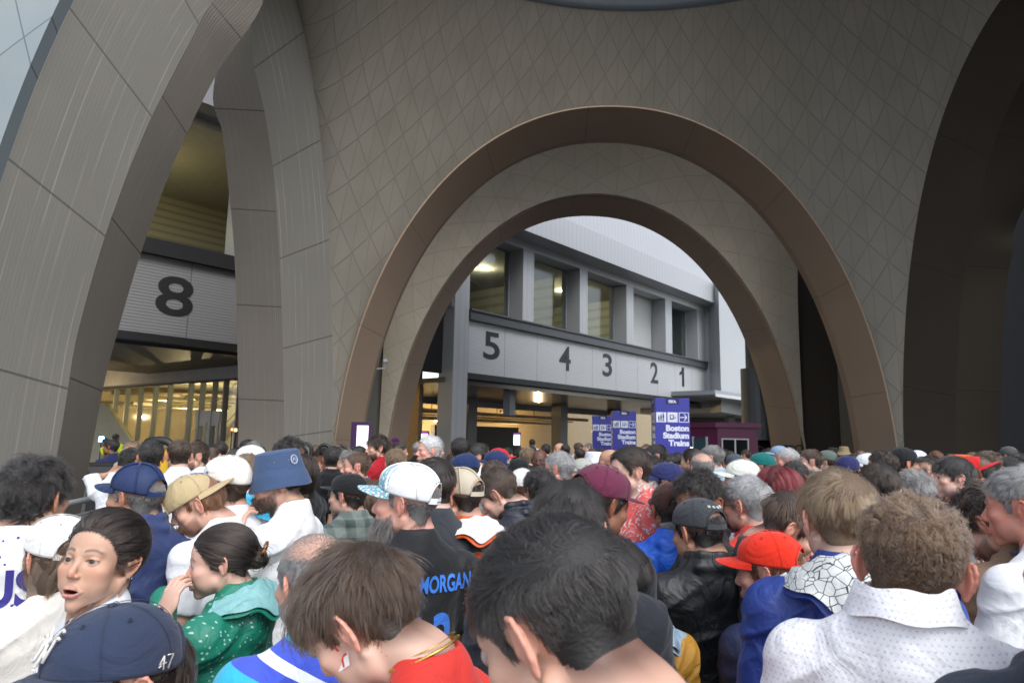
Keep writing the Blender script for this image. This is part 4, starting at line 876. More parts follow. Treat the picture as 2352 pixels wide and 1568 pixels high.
def shirt_mesh(kind, pose, fem, h, big=1.0):
    """kinds: tee, jacket, hoodie, polo, poncho"""
    key = (kind, pose, fem, h, big)
    if key in SHIRTS: return SHIRTS[key]
    long_ = kind in ('jacket', 'hoodie', 'poncho', 'coat'); off = {'tee': .010, 'polo': .011, 'jacket': .020, 'hoodie': .020, 'poncho': .034, 'coat': .024}[kind]
    F = Field((-.50, -.27, .70), (.50, .50, 1.92 if pose == 'head' else 1.62), h)
    for sd in 'LR':
        s, e, w, d, n, sx = arm_joints(pose, sd); th_ = .9 if fem else 1.0
        if long_:
            F.cap(s, e, .050 * th_ + off, .042 * th_ + off); F.cap(e, w - (w - e) * .06, .043 * th_ + off, .030 * th_ + off * .9, .02)
        else:
            m = s + (e - s) * .72; F.cap(s, m, .050 * th_ + off, .050 * th_ + off)
            ax = (e - s) / np.linalg.norm(e - s)
            def cut(x, y, z, m=m, ax=ax): return -((x - m[0]) * ax[0] + (y - m[1]) * ax[1] + (z - m[2]) * ax[2])
            F.op(cut, m - .09, m + .09, .004, sub=True, m=0.0)
    if not long_:
        A = F.a.copy(); F.a[:] = .05
    torso_core(F, off, fem, big)
    if kind in ('poncho', 'coat'): F.ell((0, 0, .95), (.22, .17, .30), .06)
    if not long_: k = .03; a, d = A, F.a; hh = np.clip(.5 + .5 * (a - d) / k, 0, 1); F.a = a * (1 - hh) + d * hh - k * hh * (1 - hh)
    X, Y, Z = F.ax[0][:, None, None], F.ax[1][None, :, None], F.ax[2][None, None, :]
    F.a += fold(X, Y, Z, {'tee': 1.5, 'polo': 1.3, 'jacket': 1.6, 'hoodie': 1.8, 'poncho': 2.2, 'coat': 1.7}[kind]).astype(np.float32)
    F.cap((0, -.052, 1.492), (0, -.052, 1.41), (.052 if fem else .062) + off, (.062 if fem else .076) + off, .03)
    for sx in (-1, 1): F.cap((sx * .045, -.055, 1.462), (sx * .075, -.055, 1.43), .034 + off, .036 + off, .03)
    # shoulder line stops at a neck opening
    nr = .0475 if fem else .058
    if kind in ('tee', 'poncho'):
        F.cap((0, -.034, 1.70), (0, -.044, 1.562), nr + .010, nr + .012, .004, sub=True); F.ell((0, .010, 1.505), (nr + .006, .042, .042), .006, sub=True)
    elif kind == 'polo':
        for m_ in ():
            F.chain([(0, -.112, 1.538), (m_ * .045, -.098, 1.533), (m_ * .074, -.045, 1.516), (m_ * .064, .018, 1.486), (m_ * .026, .052, 1.455)], .0075, .006)
            F.chain([(0, -.116, 1.518), (m_ * .05, -.102, 1.512), (m_ * .082, -.045, 1.496), (m_ * .070, .022, 1.466), (m_ * .030, .058, 1.438)], .0105, .010)
            F.chain([(0, -.122, 1.497), (m_ * .056, -.106, 1.490), (m_ * .092, -.045, 1.474), (m_ * .078, .028, 1.444)], .0125, .012)
        F.cap((0, -.036, 1.70), (0, -.046, 1.56), nr + .009, nr + .009, .003, sub=True)
    else:
        if kind == 'hoodie':
            F.chain([(-.09, .0, 1.462), (-.10, -.06, 1.472), (-.06, -.115, 1.470), (0, -.130, 1.462), (.06, -.115, 1.470), (.10, -.06, 1.472), (.09, .0, 1.462), (.055, .05, 1.43)], [.018, .022, .027, .030, .027, .022, .018, .016], .012)
            F.ell((0, -.140, 1.395), (.085, .030, .075), .03)
        else:
            F.chain([(-.055, .03, 1.50), (-.085, -.03, 1.52), (-.06, -.095, 1.532), (0, -.115, 1.535), (.06, -.095, 1.532), (.085, -.03, 1.52), (.055, .03, 1.50)], .014, .012)
            F.chain([(-.06, .04, 1.465), (-.098, -.03, 1.48), (-.07, -.105, 1.49), (0, -.128, 1.495), (.07, -.105, 1.49), (.098, -.03, 1.48), (.06, .04, 1.465)], .017, .014)
        F.cap((0, -.034, 1.70), (0, -.046, 1.555), nr + .014, nr + .012, .004, sub=True)
    def hem(x, y, z): return (z - .80) + 0 * x + 0 * y
    F.op(hem, (-.6, -.4, .6), (.6, .6, .84), .004, sub=True, m=0.0)
    SHIRTS[key] = F.mesh(); return SHIRTS[key]
_TR = None
def trouser_mesh():
    global _TR
    if _TR is None:
        F = Field((-.24, -.20, -.01), (.24, .22, 1.0), .014)
        F.ell((0, -.010, .92), (.172, .128, .11))
        for sx in (-1, 1):
            F.cap((sx * .088, -.01, .88), (sx * .095, .005, .50), .088, .062, .03); F.cap((sx * .095, .005, .50), (sx * .10, -.02, .07), .062, .055, .02)
            F.ell((sx * .10, .035, .04), (.045, .125, .045), .012)
        _TR = F.mesh()
    return _TR
def bend(P, Rh, lean, off, s, nk=0.0):
    """P in body space -> posed: head rotated about the neck, torso leaning forward"""
    q = P[:, 2] + 0.5 * P[:, 1]; w = sstep(q, 1.455, 1.565)
    piv = np.array([0, -.045, 1.50]); out = P.copy(); ang = Rh.angle; ax = np.array(Rh.axis)
    a = (w * ang)[:, None]; v = P - piv; c, s_ = np.cos(a), np.sin(a)
    out = piv + v * c + np.cross(ax[None], v) * s_ + ax[None] * (v @ ax)[:, None] * (1 - c)
    out[:, 2] += nk * w
    if lean:
        k = lean * sstep(out[:, 2], .85, 1.35); z0 = .95; rel = out[:, 2] - z0; g = np.clip(rel, 0, None)
        out[:, 1] += np.sin(k) * g; out[:, 2] -= (1 - np.cos(k)) * g
    return out
def head_matrix(Rh, lean, nk=0.0):
    piv = Vector((0, -.045, 1.50)); M_ = Matrix.Translation(piv) @ Rh.to_matrix().to_4x4() @ Matrix.Translation(Vector((0, 0, HZ)) - piv)
    M_ = Matrix.Translation((0, 0, nk)) @ M_
    if lean:
        z = M_.translation.z; g = z - .95; M_ = Matrix.Translation((0, math.sin(lean) * g, -(1 - math.cos(lean)) * g)) @ M_
    return M_
# ---------------------------------------------------------------- skin, cloth and hair materials
def skin_mat():
    m, nt, b = nodes_mat("skin"); at_ = N(nt, "Attribute"); at_.attribute_name = "Col"
    tc = N(nt, "TexCoord"); nz = N(nt, "TexNoise", Scale=38.0, Detail=5.0); L(nt, tc.outputs["Object"], nz.inputs["Vector"])
    n2 = N(nt, "TexNoise", Scale=9.0, Detail=3.0); L(nt, tc.outputs["Object"], n2.inputs["Vector"])
    f = math_n(nt, 'MULTIPLY', nz.outputs["Fac"], 0.22); c = mixc(nt, f, at_.outputs["Color"], (0.55, 0.24, 0.17))
    g = math_n(nt, 'MULTIPLY', math_n(nt, 'SUBTRACT', n2.outputs["Fac"], 0.35), 0.30); mu = mixc(nt, g, c, at_.outputs["Color"]); L(nt, mixc(nt, 0.5, c, mu), b.inputs["Base Color"])
    b.inputs["Roughness"].default_value = 0.48; b.inputs["Specular IOR Level"].default_value = 0.4
    b.inputs["Subsurface Weight"].default_value = 0.18; b.inputs["Subsurface Radius"].default_value = (1.0, 0.35, 0.2); b.inputs["Subsurface Scale"].default_value = 0.008
    n3 = N(nt, "TexNoise", Scale=420.0, Detail=3.0); L(nt, tc.outputs["Object"], n3.inputs["Vector"])
    bp = N(nt, "Bump", Strength=0.18, Distance=0.002); L(nt, n3.outputs["Fac"], bp.inputs["Height"]); L(nt, bp.outputs[0], b.inputs["Normal"]); return m
M_skin = skin_mat()
CL = {}
def cloth(col, kind='cotton', pattern=None):
    key = (tuple(round(c, 3) for c in col), kind, pattern)
    if key in CL: return CL[key]
    m, nt, b = nodes_mat("%s_cloth" % kind); tc = N(nt, "TexCoord"); O = tc.outputs["Object"]
    nz = N(nt, "TexNoise", Scale=14.0, Detail=6.0); L(nt, O, nz.inputs["Vector"]); base = mixc(nt, math_n(nt, 'MULTIPLY', nz.outputs["Fac"], 0.25), col, tuple(c * .78 for c in col))
    sp = N(nt, "SeparateXYZ"); L(nt, O, sp.inputs[0])
    def grid2(sc): mp = N(nt, "Mapping"); mp.inputs["Scale"].default_value = (sc, sc, sc); L(nt, O, mp.inputs[0]); return mp.outputs[0]
    if pattern == 'chevron':      # tiny dark ticks on white
        u = math_n(nt, 'MULTIPLY', sp.outputs[0], 104.0); v = math_n(nt, 'MULTIPLY', sp.outputs[2], 104.0)
        row = math_n(nt, 'FLOOR', v); u2 = math_n(nt, 'ADD', u, math_n(nt, 'MULTIPLY', math_n(nt, 'MODULO', row, 2.0), 0.5))
        fu = math_n(nt, 'ABSOLUTE', math_n(nt, 'SUBTRACT', math_n(nt, 'FRACT', u2), 0.5)); fv = math_n(nt, 'FRACT', v)
        d = math_n(nt, 'ABSOLUTE', math_n(nt, 'SUBTRACT', math_n(nt, 'ADD', fv, math_n(nt, 'MULTIPLY', fu, -1.6)), 0.3)); k = math_n(nt, 'LESS_THAN', d, 0.10); k = math_n(nt, 'MULTIPLY', k, math_n(nt, 'LESS_THAN', fu, 0.2))
        wn_ = N(nt, "TexWhiteNoise"); cb = N(nt, "CombineXYZ"); L(nt, math_n(nt, 'FLOOR', u2), cb.inputs[0]); L(nt, row, cb.inputs[1]); L(nt, cb.outputs[0], wn_.inputs["Vector"])
        tick = mixc(nt, wn_.outputs["Value"], (0.07, 0.07, 0.16), (0.45, 0.42, 0.40)); base = mixc(nt, math_n(nt, 'MULTIPLY', k, .55), base, tick)
    elif pattern == 'sprig':      # pale leaves on green
        vo = N(nt, "TexVoronoi", Scale=70.0); mp = N(nt, "Mapping"); mp.inputs["Rotation"].default_value = (.5, .6, .4); mp.inputs["Scale"].default_value = (1, .35, .8); L(nt, O, mp.inputs[0]); L(nt, mp.outputs[0], vo.inputs["Vector"])
        base = mixc(nt, math_n(nt, 'MULTIPLY', math_n(nt, 'LESS_THAN', vo.outputs["Distance"], 0.22), .8), base, (0.42, 0.62, 0.52))
    elif pattern == 'cracks':
        vo = N(nt, "TexVoronoi", Scale=42.0); vo.feature = 'DISTANCE_TO_EDGE'; L(nt, O, vo.inputs["Vector"]); base = mixc(nt, math_n(nt, 'LESS_THAN', vo.outputs["Distance"], 0.035), base, (0.04, 0.045, 0.06))
    elif pattern == 'camo':
        vo = N(nt, "TexNoise", Scale=20.0, Detail=1.0); L(nt, O, vo.inputs["Vector"]); base = mixc(nt, math_n(nt, 'GREATER_THAN', vo.outputs["Fac"], 0.52), base, tuple(c * .3 for c in col))
    elif pattern == 'floral':
        vo = N(nt, "TexVoronoi", Scale=120.0); L(nt, O, vo.inputs["Vector"]); base = mixc(nt, math_n(nt, 'LESS_THAN', vo.outputs["Distance"], 0.42), base, (0.65, 0.72, 0.75)); v2 = N(nt, "TexVoronoi", Scale=55.0); L(nt, O, v2.inputs["Vector"]); base = mixc(nt, math_n(nt, 'LESS_THAN', v2.outputs["Distance"], 0.2), base, (0.45, 0.12, 0.25))
    elif pattern == 'plaid':
        a = math_n(nt, 'LESS_THAN', math_n(nt, 'FRACT', math_n(nt, 'MULTIPLY', sp.outputs[0], 11.0)), .45); c_ = math_n(nt, 'LESS_THAN', math_n(nt, 'FRACT', math_n(nt, 'MULTIPLY', sp.outputs[2], 11.0)), .45)
        base = mixc(nt, math_n(nt, 'MULTIPLY', math_n(nt, 'ADD', a, c_), .4), base, (0.03, 0.05, 0.045))
    elif pattern == 'splash':
        vo = N(nt, "TexVoronoi", Scale=26.0, Randomness=1.0); L(nt, O, vo.inputs["Vector"]); base = mixc(nt, math_n(nt, 'LESS_THAN', vo.outputs["Distance"], 0.13), base, (0.06, 0.05, 0.22))
    elif pattern == 'twotone':
        base = mixc(nt, math_n(nt, 'LESS_THAN', sp.outputs[2], 1.26), base, (0.50, 0.25, 0.03))
    elif pattern == 'poncho':
        base = base
    elif pattern == 'wave':
        v_ = math_n(nt, 'SINE', math_n(nt, 'ADD', math_n(nt, 'MULTIPLY', sp.outputs[0], 14.0), math_n(nt, 'MULTIPLY', sp.outputs[2], 26.0))); base = mixc(nt, math_n(nt, 'GREATER_THAN', v_, 0.1), base, (0.05, 0.09, 0.55)); base = mixc(nt, math_n(nt, 'GREATER_THAN', v_, .93), base, (0.7, .75, .8))
    elif pattern == 'rasta':
        v_ = math_n(nt, 'FRACT', math_n(nt, 'ADD', math_n(nt, 'MULTIPLY', sp.outputs[2], 9.0), math_n(nt, 'MULTIPLY', sp.outputs[0], 5.0)))
        base = mixc(nt, math_n(nt, 'GREATER_THAN', v_, .25), (0.02, 0.25, .06), (0.75, .55, .02)); base = mixc(nt, math_n(nt, 'GREATER_THAN', v_, .5), base, (0.6, .05, .03)); base = mixc(nt, math_n(nt, 'GREATER_THAN', v_, .75), base, (0.01, .012, .01))
    L(nt, base, b.inputs["Base Color"]); b.inputs["Roughness"].default_value = {'cotton': .85, 'nylon': .42, 'jersey': .65, 'denim': .8, 'mesh': .7}[kind]
    b.inputs["Specular IOR Level"].default_value = {'cotton': .15, 'nylon': .5, 'jersey': .3, 'denim': .15, 'mesh': .25}[kind]
    if kind != 'nylon': b.inputs["Sheen Weight"].default_value = .15
    w1 = N(nt, "TexNoise", Scale=9.0, Detail=4.0, Distortion=1.6); L(nt, grid2(1.0), w1.inputs["Vector"]); w2 = N(nt, "TexNoise", Scale=(900 if kind != 'mesh' else 600), Detail=2.0); L(nt, O, w2.inputs["Vector"])
    hgt = math_n(nt, 'MULTIPLY_ADD', w2.outputs["Fac"], .05, w1.outputs["Fac"])
    bp = N(nt, "Bump", Strength={'nylon': 1.0, 'cotton': .85, 'jersey': .75, 'denim': .5, 'mesh': .2}[kind], Distance=.014); L(nt, hgt, bp.inputs["Height"]); L(nt, bp.outputs[0], b.inputs["Normal"])
    CL[key] = m; return m
def hair_mat(col, kind="hair"):
    key = ('hair', tuple(round(c, 3) for c in col))
    if key in CL: return CL[key]
    m, nt, b = nodes_mat("hair_fibre"); hi = N(nt, "HairInfo"); r = hi.outputs["Random"]
    lo = tuple(c * .40 for c in col); hi_ = tuple(min(1, c * 1.8 + .008) for c in col)
    nt.nodes.remove(b); b = nt.nodes.new("ShaderNodeBsdfHairPrincipled"); b.parametrization = 'COLOR'; b.model = 'CHIANG'
    L(nt, mixc(nt, r, lo, hi_), b.inputs["Color"]); b.inputs["Roughness"].default_value = .38; b.inputs["Radial Roughness"].default_value = .6; b.inputs["Random Roughness"].default_value = .3
    L(nt, b.outputs[0], nt.nodes["Material Output"].inputs[0])
    CL[key] = m; return m
def solid(col, rough=.5, metal=0.0, key="solid"):
    k = (key, tuple(round(c, 3) for c in col), rough, metal)
    if k not in CL:
        CL[k] = plain(key, col, rough, metal, noise=.06, scale=20)
    return CL[k]
# ---------------------------------------------------------------- scalp, strands
ZL = np.array([(-.14, -.085), (-.075, -.078), (-.056, -.066), (-.038, -.050), (-.032, -.012), (-.025, .034), (.000, .036), (.010, .026), (.014, -.012), (.026, -.014), (.031, .012), (.048, .030), (.062, .052), (.080, .072), (.12, .085)])
def scalp(P, rec=0.0, nape=0.0):
    y = P[:, 1] + rec * .9 * sstep(P[:, 1], .02, .07); zl = np.interp(y, ZL[:, 0], ZL[:, 1]) + nape * sstep(-P[:, 1], .03, .06)
    bk = sstep(-P[:, 1], .026, .045); ear = sstep(np.abs(P[:, 0]), .0745, .0785) * (np.abs(P[:, 2] + .002) < .036) * (P[:, 1] < .022) * (P[:, 1] > -.05); return (1 - ear) * sstep(P[:, 2] - zl, -.004 - .006 * bk, .010 + .022 * bk)
def beardmask(P):
    x, y, z = np.abs(P[:, 0]), P[:, 1], P[:, 2]
    up = np.interp(y, [.0, .03, .06, .08, .10], [-.01, -.030, -.045, -.050, -.045]); m = sstep(up - z, -.003, .012) * sstep(y, .006, .018) * sstep(z, -.150, -.125)
    lips = np.exp(-((x / .024) ** 2 + ((z + .067) / .010) ** 2) ** 2) * (y > .08); ch = np.exp(-(((x - .045) / .02) ** 2 + ((z + .03) / .018) ** 2))
    return np.clip(m - lips - ch * .7, 0, 1)
def normals_of(P, Q):
    a, b, c, d = (P[Q[:, k]] for k in range(4)); n = np.cross(c - a, d - b); N_ = np.zeros_like(P)
    for k in range(4): np.add.at(N_, Q[:, k], n)
    return N_ / (np.linalg.norm(N_, axis=1, keepdims=True) + 1e-12)
# style: lt/ls = length top/sides, flow, lift, curl, fuzz, grav
HS = {
    'short': dict(lt=.030, ls=.010, flow='whorl', lift=.45, curl=.0, fuzz=.35, grav=.1),
    'fade': dict(lt=.022, ls=.0035, flow='whorl', lift=.6, curl=.1, fuzz=.4, grav=.0),
    'buzz': dict(lt=.006, ls=.004, flow='whorl', lift=.8, curl=0, fuzz=.3, grav=0),
    'fringe': dict(lt=.060, ls=.022, flow='whorl', lift=.30, curl=.1, fuzz=.30, grav=.35),
    'long_top': dict(lt=.050, ls=.010, flow='quiff', lift=.34, curl=.06, fuzz=.13, grav=.10),
    'side': dict(lt=.060, ls=.014, flow='side', lift=.35, curl=.05, fuzz=.22, grav=.25),
    'thick': dict(lt=.060, ls=.034, flow='messy', lift=.5, curl=.22, fuzz=.34, grav=.15),
    'curly': dict(lt=.045, ls=.020, flow='whorl', lift=.75, curl=1.6, fuzz=.5, grav=.0),
    'afro': dict(lt=.065, ls=.055, flow='whorl', lift=.85, curl=2.4, fuzz=.5, grav=.0),
    'wavy': dict(lt=.030, ls=.006, flow='messy', lift=.45, curl=.9, fuzz=.5, grav=.05),
    'bun': dict(lt=.13, ls=.11, flow='bun', lift=.05, curl=.06, fuzz=.09, grav=0, nape=0),
    'highbun': dict(lt=.12, ls=.14, flow='highbun', lift=.22, curl=.22, fuzz=.22, grav=0, nape=0),
    'bob': dict(lt=.24, ls=.18, flow='down', lift=.22, curl=.30, fuzz=.22, grav=.7),
    'long': dict(lt=.36, ls=.30, flow='down', lift=.18, curl=.22, fuzz=.15, grav=.8),
    'mullet': dict(lt=.070, ls=.018, flow='whorl', lift=.26, curl=.10, fuzz=.34, grav=.25, nape=.0, back=.040),
    'swept': dict(lt=.055, ls=.030, flow='back', lift=.45, curl=.15, fuzz=.3, grav=.1),
    'bald': dict(lt=.0, ls=.005, flow='whorl', lift=.7, curl=0, fuzz=.3, grav=0, bald=1),
    'balding': dict(lt=.008, ls=.014, flow='whorl', lift=.5, curl=0, fuzz=.4, grav=.1, bald=.8),
}
BUNS = {'bun': np.array([0, -.118, -.008]), 'highbun': np.array([0, -.112, .056])}
def unit(v): return v / (np.linalg.norm(v, axis=-1, keepdims=True) + 1e-9)
def grow(P0, Nn, ln, st, S, rng):
    n = len(P0); C0 = np.array([0, -.018, .036]); flow = st['flow']; pos = P0.copy(); out = [pos.copy()]; clump = np.floor(P0 * 90) @ np.array([12.9, 78.2, 37.7]); ph = (np.sin(clump) * 43758.5) % 1.0
    ph2 = (ph * 7.13) % 1.0; per = rng.random((n, 3)) - .5
    def tang(v, nn): return unit(v - nn * (v * nn).sum(1, keepdims=True))
    for k in range(S):
        nn = unit((pos - C0) / np.array([.077, .097, .083]) ** 2); low = pos[:, 2] < -.02
        if flow in ('whorl', 'messy'):
            w = np.array([.010, -.078, .088]); v = unit(pos - w) + np.array([0, .0, -.35]) * (pos[:, 2:3] < .06)
            if flow == 'messy': v = v + .8 * np.stack([np.cos(6.28 * ph), np.sin(6.28 * ph) - .3, .5 * np.cos(12 * ph2)], 1)
        elif flow == 'quiff':
            wt = sstep(P0[:, 2:3], .025, .085); v = np.stack([.35 + .3 * np.sin(9 * ph), 1.0 - .9 * sstep(k / S + 0 * ph, .3, 1.0), .25 + 0 * ph], 1) * wt + np.array([0, -.25, -.9]) * (1 - wt)
        elif flow == 'side': wt = sstep(P0[:, 2:3], .03, .08); v = np.array([.85, .25, -.1]) * wt * np.where(P0[:, 0:1] > -.03, 1, -1) + np.array([0, -.3, -.9]) * (1 - wt)
        elif flow == 'back': v = np.tile(np.array([[0, -1, -.05]]), (n, 1)) + np.array([0, 0, -.5]) * (pos[:, 2:3] < .03)
        elif flow in BUNS: v = unit(BUNS[flow] - pos)
        else:   # down, from a centre parting
            v = np.stack([np.sign(pos[:, 0]) * .6, -.25 + 0 * ph, -.5 - 1.0 * (pos[:, 2] < .06)], 1)
        t = tang(v, nn); f = (k + 1) / S; clv = np.stack([np.sin(40 * ph), np.cos(57 * ph2), np.sin(91 * ph)], 1) * .34
        lift = st['lift'] * (1 - f * .8)
        d = t + nn * lift + clv * st['fuzz'] * 2.2 + st['fuzz'] * per * 1.1 + np.array([0, 0, -1]) * st['grav'] * f
        if st['curl']:
            a = 6.28 * (ph + f * (1.2 + st['curl'] * .9)); b = np.cross(t, nn)
            d = d + st['curl'] * .8 * (b * np.cos(a)[:, None] + nn * .6 * np.sin(a)[:, None])
        d = unit(d); pos = pos + d * (ln / S)[:, None]
        # stay outside the skull and the neck
        m = .0025 + .010 * (flow in ('down',)) * f
        for Ce, Re in ((C0, (.077, .097, .083)), (np.array([0, .032, .036]), (.062, .056, .060))):
            e = np.linalg.norm((pos - Ce) / (np.array(Re) + m + .0012), axis=1); k_ = e < 1; pos[k_] = Ce + (pos[k_] - Ce) / e[k_][:, None]
        if flow == 'down':
            r2 = np.hypot(pos[:, 0] / .075, (pos[:, 1] + .03) / .068); kk = (r2 < 1) & (pos[:, 2] < .0); pos[kk, 0] /= r2[kk]; pos[kk, 1] = -.03 + (pos[kk, 1] + .03) / r2[kk]
        if flow in BUNS:
            e = np.linalg.norm((pos - C0) / np.array([.077, .097, .083]), axis=1); lim = (1.05 + .10 * ph) if flow == 'bun' else (1.08 + .17 * ph2); kk = (e > lim) & (np.linalg.norm(pos - BUNS[flow], axis=1) > .045); pos[kk] = C0 + (pos[kk] - C0) / e[kk][:, None] * lim[kk][:, None]
            d2 = pos - BUNS[flow]; r2 = np.linalg.norm(d2, axis=1); kk = r2 < .036; pos[kk] = BUNS[flow] + d2[kk] / r2[kk][:, None] * .036
        out.append(pos.copy())
    return np.stack(out, 1)
HAIR = {}
def curves_data(name, pts, r0, r1, mat):
    n, m = pts.shape[:2]; hc = bpy.data.hair_curves.new(name); hc.add_curves([m] * n)
    hc.position_data.foreach_set("vector", np.ascontiguousarray(pts, np.float32).ravel())
    rad = np.tile(np.linspace(r0, r1, m), n).astype(np.float32); at_ = hc.attributes.get("radius") or hc.attributes.new("radius", 'FLOAT', 'POINT'); at_.data.foreach_set("value", rad)
    hc.materials.append(mat); return hc
def area_sample(P, Q, w, n, rng):
    a, b, c, d = (P[Q[:, k]] for k in range(4)); ar = .5 * np.linalg.norm(np.cross(c - a, d - b), axis=1) * w[Q].mean(1)
    i = rng.choice(len(Q), n, p=ar / ar.sum()); u, v = rng.random((2, n, 1)); q = Q[i]
    return (P[q[:, 0]] * (1 - u) + P[q[:, 1]] * u) * (1 - v) + (P[q[:, 3]] * (1 - u) + P[q[:, 2]] * u) * v, q[:, 0]
def cover_mask(P, cover):
    """1 where hair stays free of the hat"""
    if not cover: return np.ones(len(P))
    if cover == 'bucket': return 1 - sstep(P[:, 2], .010, .016)
    sg = -1 if cover == 'capback' else 1; ph = np.arctan2(P[:, 0], sg * (P[:, 1] + .014)); zr = .010 + .040 * (.5 + .5 * np.cos(ph)); free = 1 - sstep(P[:, 2] - zr, -.010, -.003)
    if cover in ('cap', 'capback'): d = np.abs(np.abs(ph) - math.pi); free = np.maximum(free, ((d / .56) ** 2 + ((P[:, 2] - zr) / .045) ** 2 < 1) * 1.0)
    return free
def hair_data(style, lod, fem, rec=0.0, cover=None):
    key = (style, lod, fem, round(rec, 3), cover)
    if key in HAIR: return HAIR[key]
    st = HS[style]; rng = np.random.default_rng(abs(hash(str(key))) % 1000 if False else sum(map(ord, str(key)))); P, Q = head_mesh('f' if fem else 'm', .0045); Nn = normals_of(P, Q)
    sc = scalp(P, rec, st.get('nape', 0)); top = sstep(P[:, 2], .025, .075)
    if st.get('bald'): sc = sc * (1 - st['bald'] * sstep(P[:, 2] + .3 * np.clip(P[:, 1], 0, 1), .055, .075))
    sc = sc * cover_mask(P, cover)
    n = {0: 21000, 1: 5200, 2: 1500}[lod]; S = {0: 8, 1: 6, 2: 5}[lod]
    if st['flow'] in BUNS or style in ('bob', 'long'): n = int(n * 1.3); S += 4
    R, vi = area_sample(P, Q, sc + 1e-9, n, rng); tp = sstep(R[:, 2], .025, .08)
    ln = (st['ls'] * (1 - tp) + st['lt'] * tp)
    if 'back' in st: ln = np.where((R[:, 1] < -.04) & (R[:, 2] < .03), st['back'], ln)
    if st['flow'] in BUNS: ln = np.linalg.norm(BUNS[st['flow']] - R, axis=1) * 1.25 + .01
    ln = ln * (0.55 + .75 * rng.random(n))
    if not (st['flow'] in BUNS): ln = ln * np.clip(.45 + .6 * sc[vi], 0, 1)
    pts = grow(R + Nn[vi] * .0004, Nn[vi], ln, st, S, rng)
    if st['flow'] in BUNS:      # wound strands on the bun
        c = BUNS[st['flow']]; nb = n // 5; rr = .034 if style == 'bun' else .046; th0 = rng.random(nb) * 6.28; ax = unit(rng.normal(size=(nb, 3)) * .35 + (np.array([0, 1, .0]) if style == 'bun' else np.array([0, .3, 1]))); u = unit(np.cross(ax, rng.normal(size=(nb, 3)))); v = np.cross(ax, u); hgt = (rng.random(nb) - .5) * 1.6
        seg = []
        for k in range(pts.shape[1]):
            a = k * .32; r_ = rr * np.sqrt(np.clip(1 - hgt ** 2 * .8, .05, 1)); seg.append(c + (u * np.cos(a) + v * np.sin(a)) * r_[:, None] + ax * (hgt * rr * .75)[:, None])
        q = np.stack(seg, 1); q += (rng.random((nb, 1, 3)) - .5) * .006; pts = np.concatenate([pts, q])
        # loose hairs
        nl = n // 60; q = pts[rng.choice(len(pts), nl)].copy(); q += np.linspace(0, 1, q.shape[1])[None, :, None] ** 2 * (rng.random((nl, 1, 3)) - .5) * .05; pts = np.concatenate([pts, q])
    r0 = {0: .00046, 1: .00095, 2: .0020}[lod]
    if style == 'buzz' or st['ls'] < .005: r0 *= .9
    hc = curves_data("strands", pts, r0, r0 * .45, hair_mat((.05, .03, .02)))
    # under-layer: the scalp pushed out to part of the hair's height
    fm = sc[Q].min(1) > .75; Qs = Q[fm]; used = np.unique(Qs); mp = np.full(len(P), -1); mp[used] = np.arange(len(used))
    th = (st['ls'] * (1 - top) + st['lt'] * top) * {'bun': .02, 'highbun': .02, 'bob': .05, 'long': .035}.get(style, .16)
    th = np.minimum(th, .012); off = .0003 + th * sstep(sc, .75, 1)
    V = (P + Nn * off[:, None])[used]; Fs = mp[Qs]
    if style in BUNS or style in ('bob', 'long'):
        F = Field((-.12, -.20, -.28), (.12, .12, .16), .006)
        if style in BUNS: F.ell(BUNS[style], (.034, .030, .033) if style == 'bun' else (.034, .030, .026)); F.ell(BUNS[style] * np.array([1, .9, .9]), (.022,) * 3, .012)
        elif style == 'bob': F.ell((0, -.062, -.06), (.070, .045, .085))
        else: F.ell((0, -.070, -.08), (.072, .038, .15))
        p2, q2 = F.mesh(); Fs = np.vstack([Fs, q2 + len(V)]); V = np.vstack([V, p2])
    me = bpy.data.meshes.new("hair"); me.from_pydata(V.tolist(), [], Fs.tolist()); me.polygons.foreach_set("use_smooth", [True] * len(me.polygons)); me.materials.append(None)
    HAIR[key] = (hc, me, pts); return HAIR[key]
def under_mat(col):
    k = ('under', tuple(round(c, 3) for c in col))
    if k not in CL:
        m, nt, b = nodes_mat("hair_mass"); tc = N(nt, "TexCoord"); mp = N(nt, "Mapping"); mp.inputs["Scale"].default_value = (260, 90, 260); L(nt, tc.outputs["Object"], mp.inputs[0])
        nz = N(nt, "TexNoise", Scale=1.0, Detail=4.0); L(nt, mp.outputs[0], nz.inputs["Vector"]); L(nt, mixc(nt, nz.outputs["Fac"], tuple(c * .35 for c in col), tuple(c * 1.1 for c in col)), b.inputs["Base Color"]); b.inputs["Roughness"].default_value = .6
        bp = N(nt, "Bump", Strength=.6, Distance=.003); L(nt, nz.outputs["Fac"], bp.inputs["Height"]); L(nt, bp.outputs[0], b.inputs["Normal"]); CL[k] = m
    return CL[k]
def add_hair(root, MH, style, col, lod, fem, rec=0.0, cover=None):
    hc, me, _ = hair_data(style, lod, fem, rec, cover)
    o = bpy.data.objects.new("hair", me); COL.objects.link(o); o.parent = root; o.matrix_local = MH
    o.material_slots[0].link = 'OBJECT'; o.material_slots[0].material = under_mat(col)
    s = bpy.data.objects.new("strands", hc); COL.objects.link(s); s.parent = o
    s.material_slots[0].link = 'OBJECT'; s.material_slots[0].material = hair_mat(col); return o
BEARDS = {}
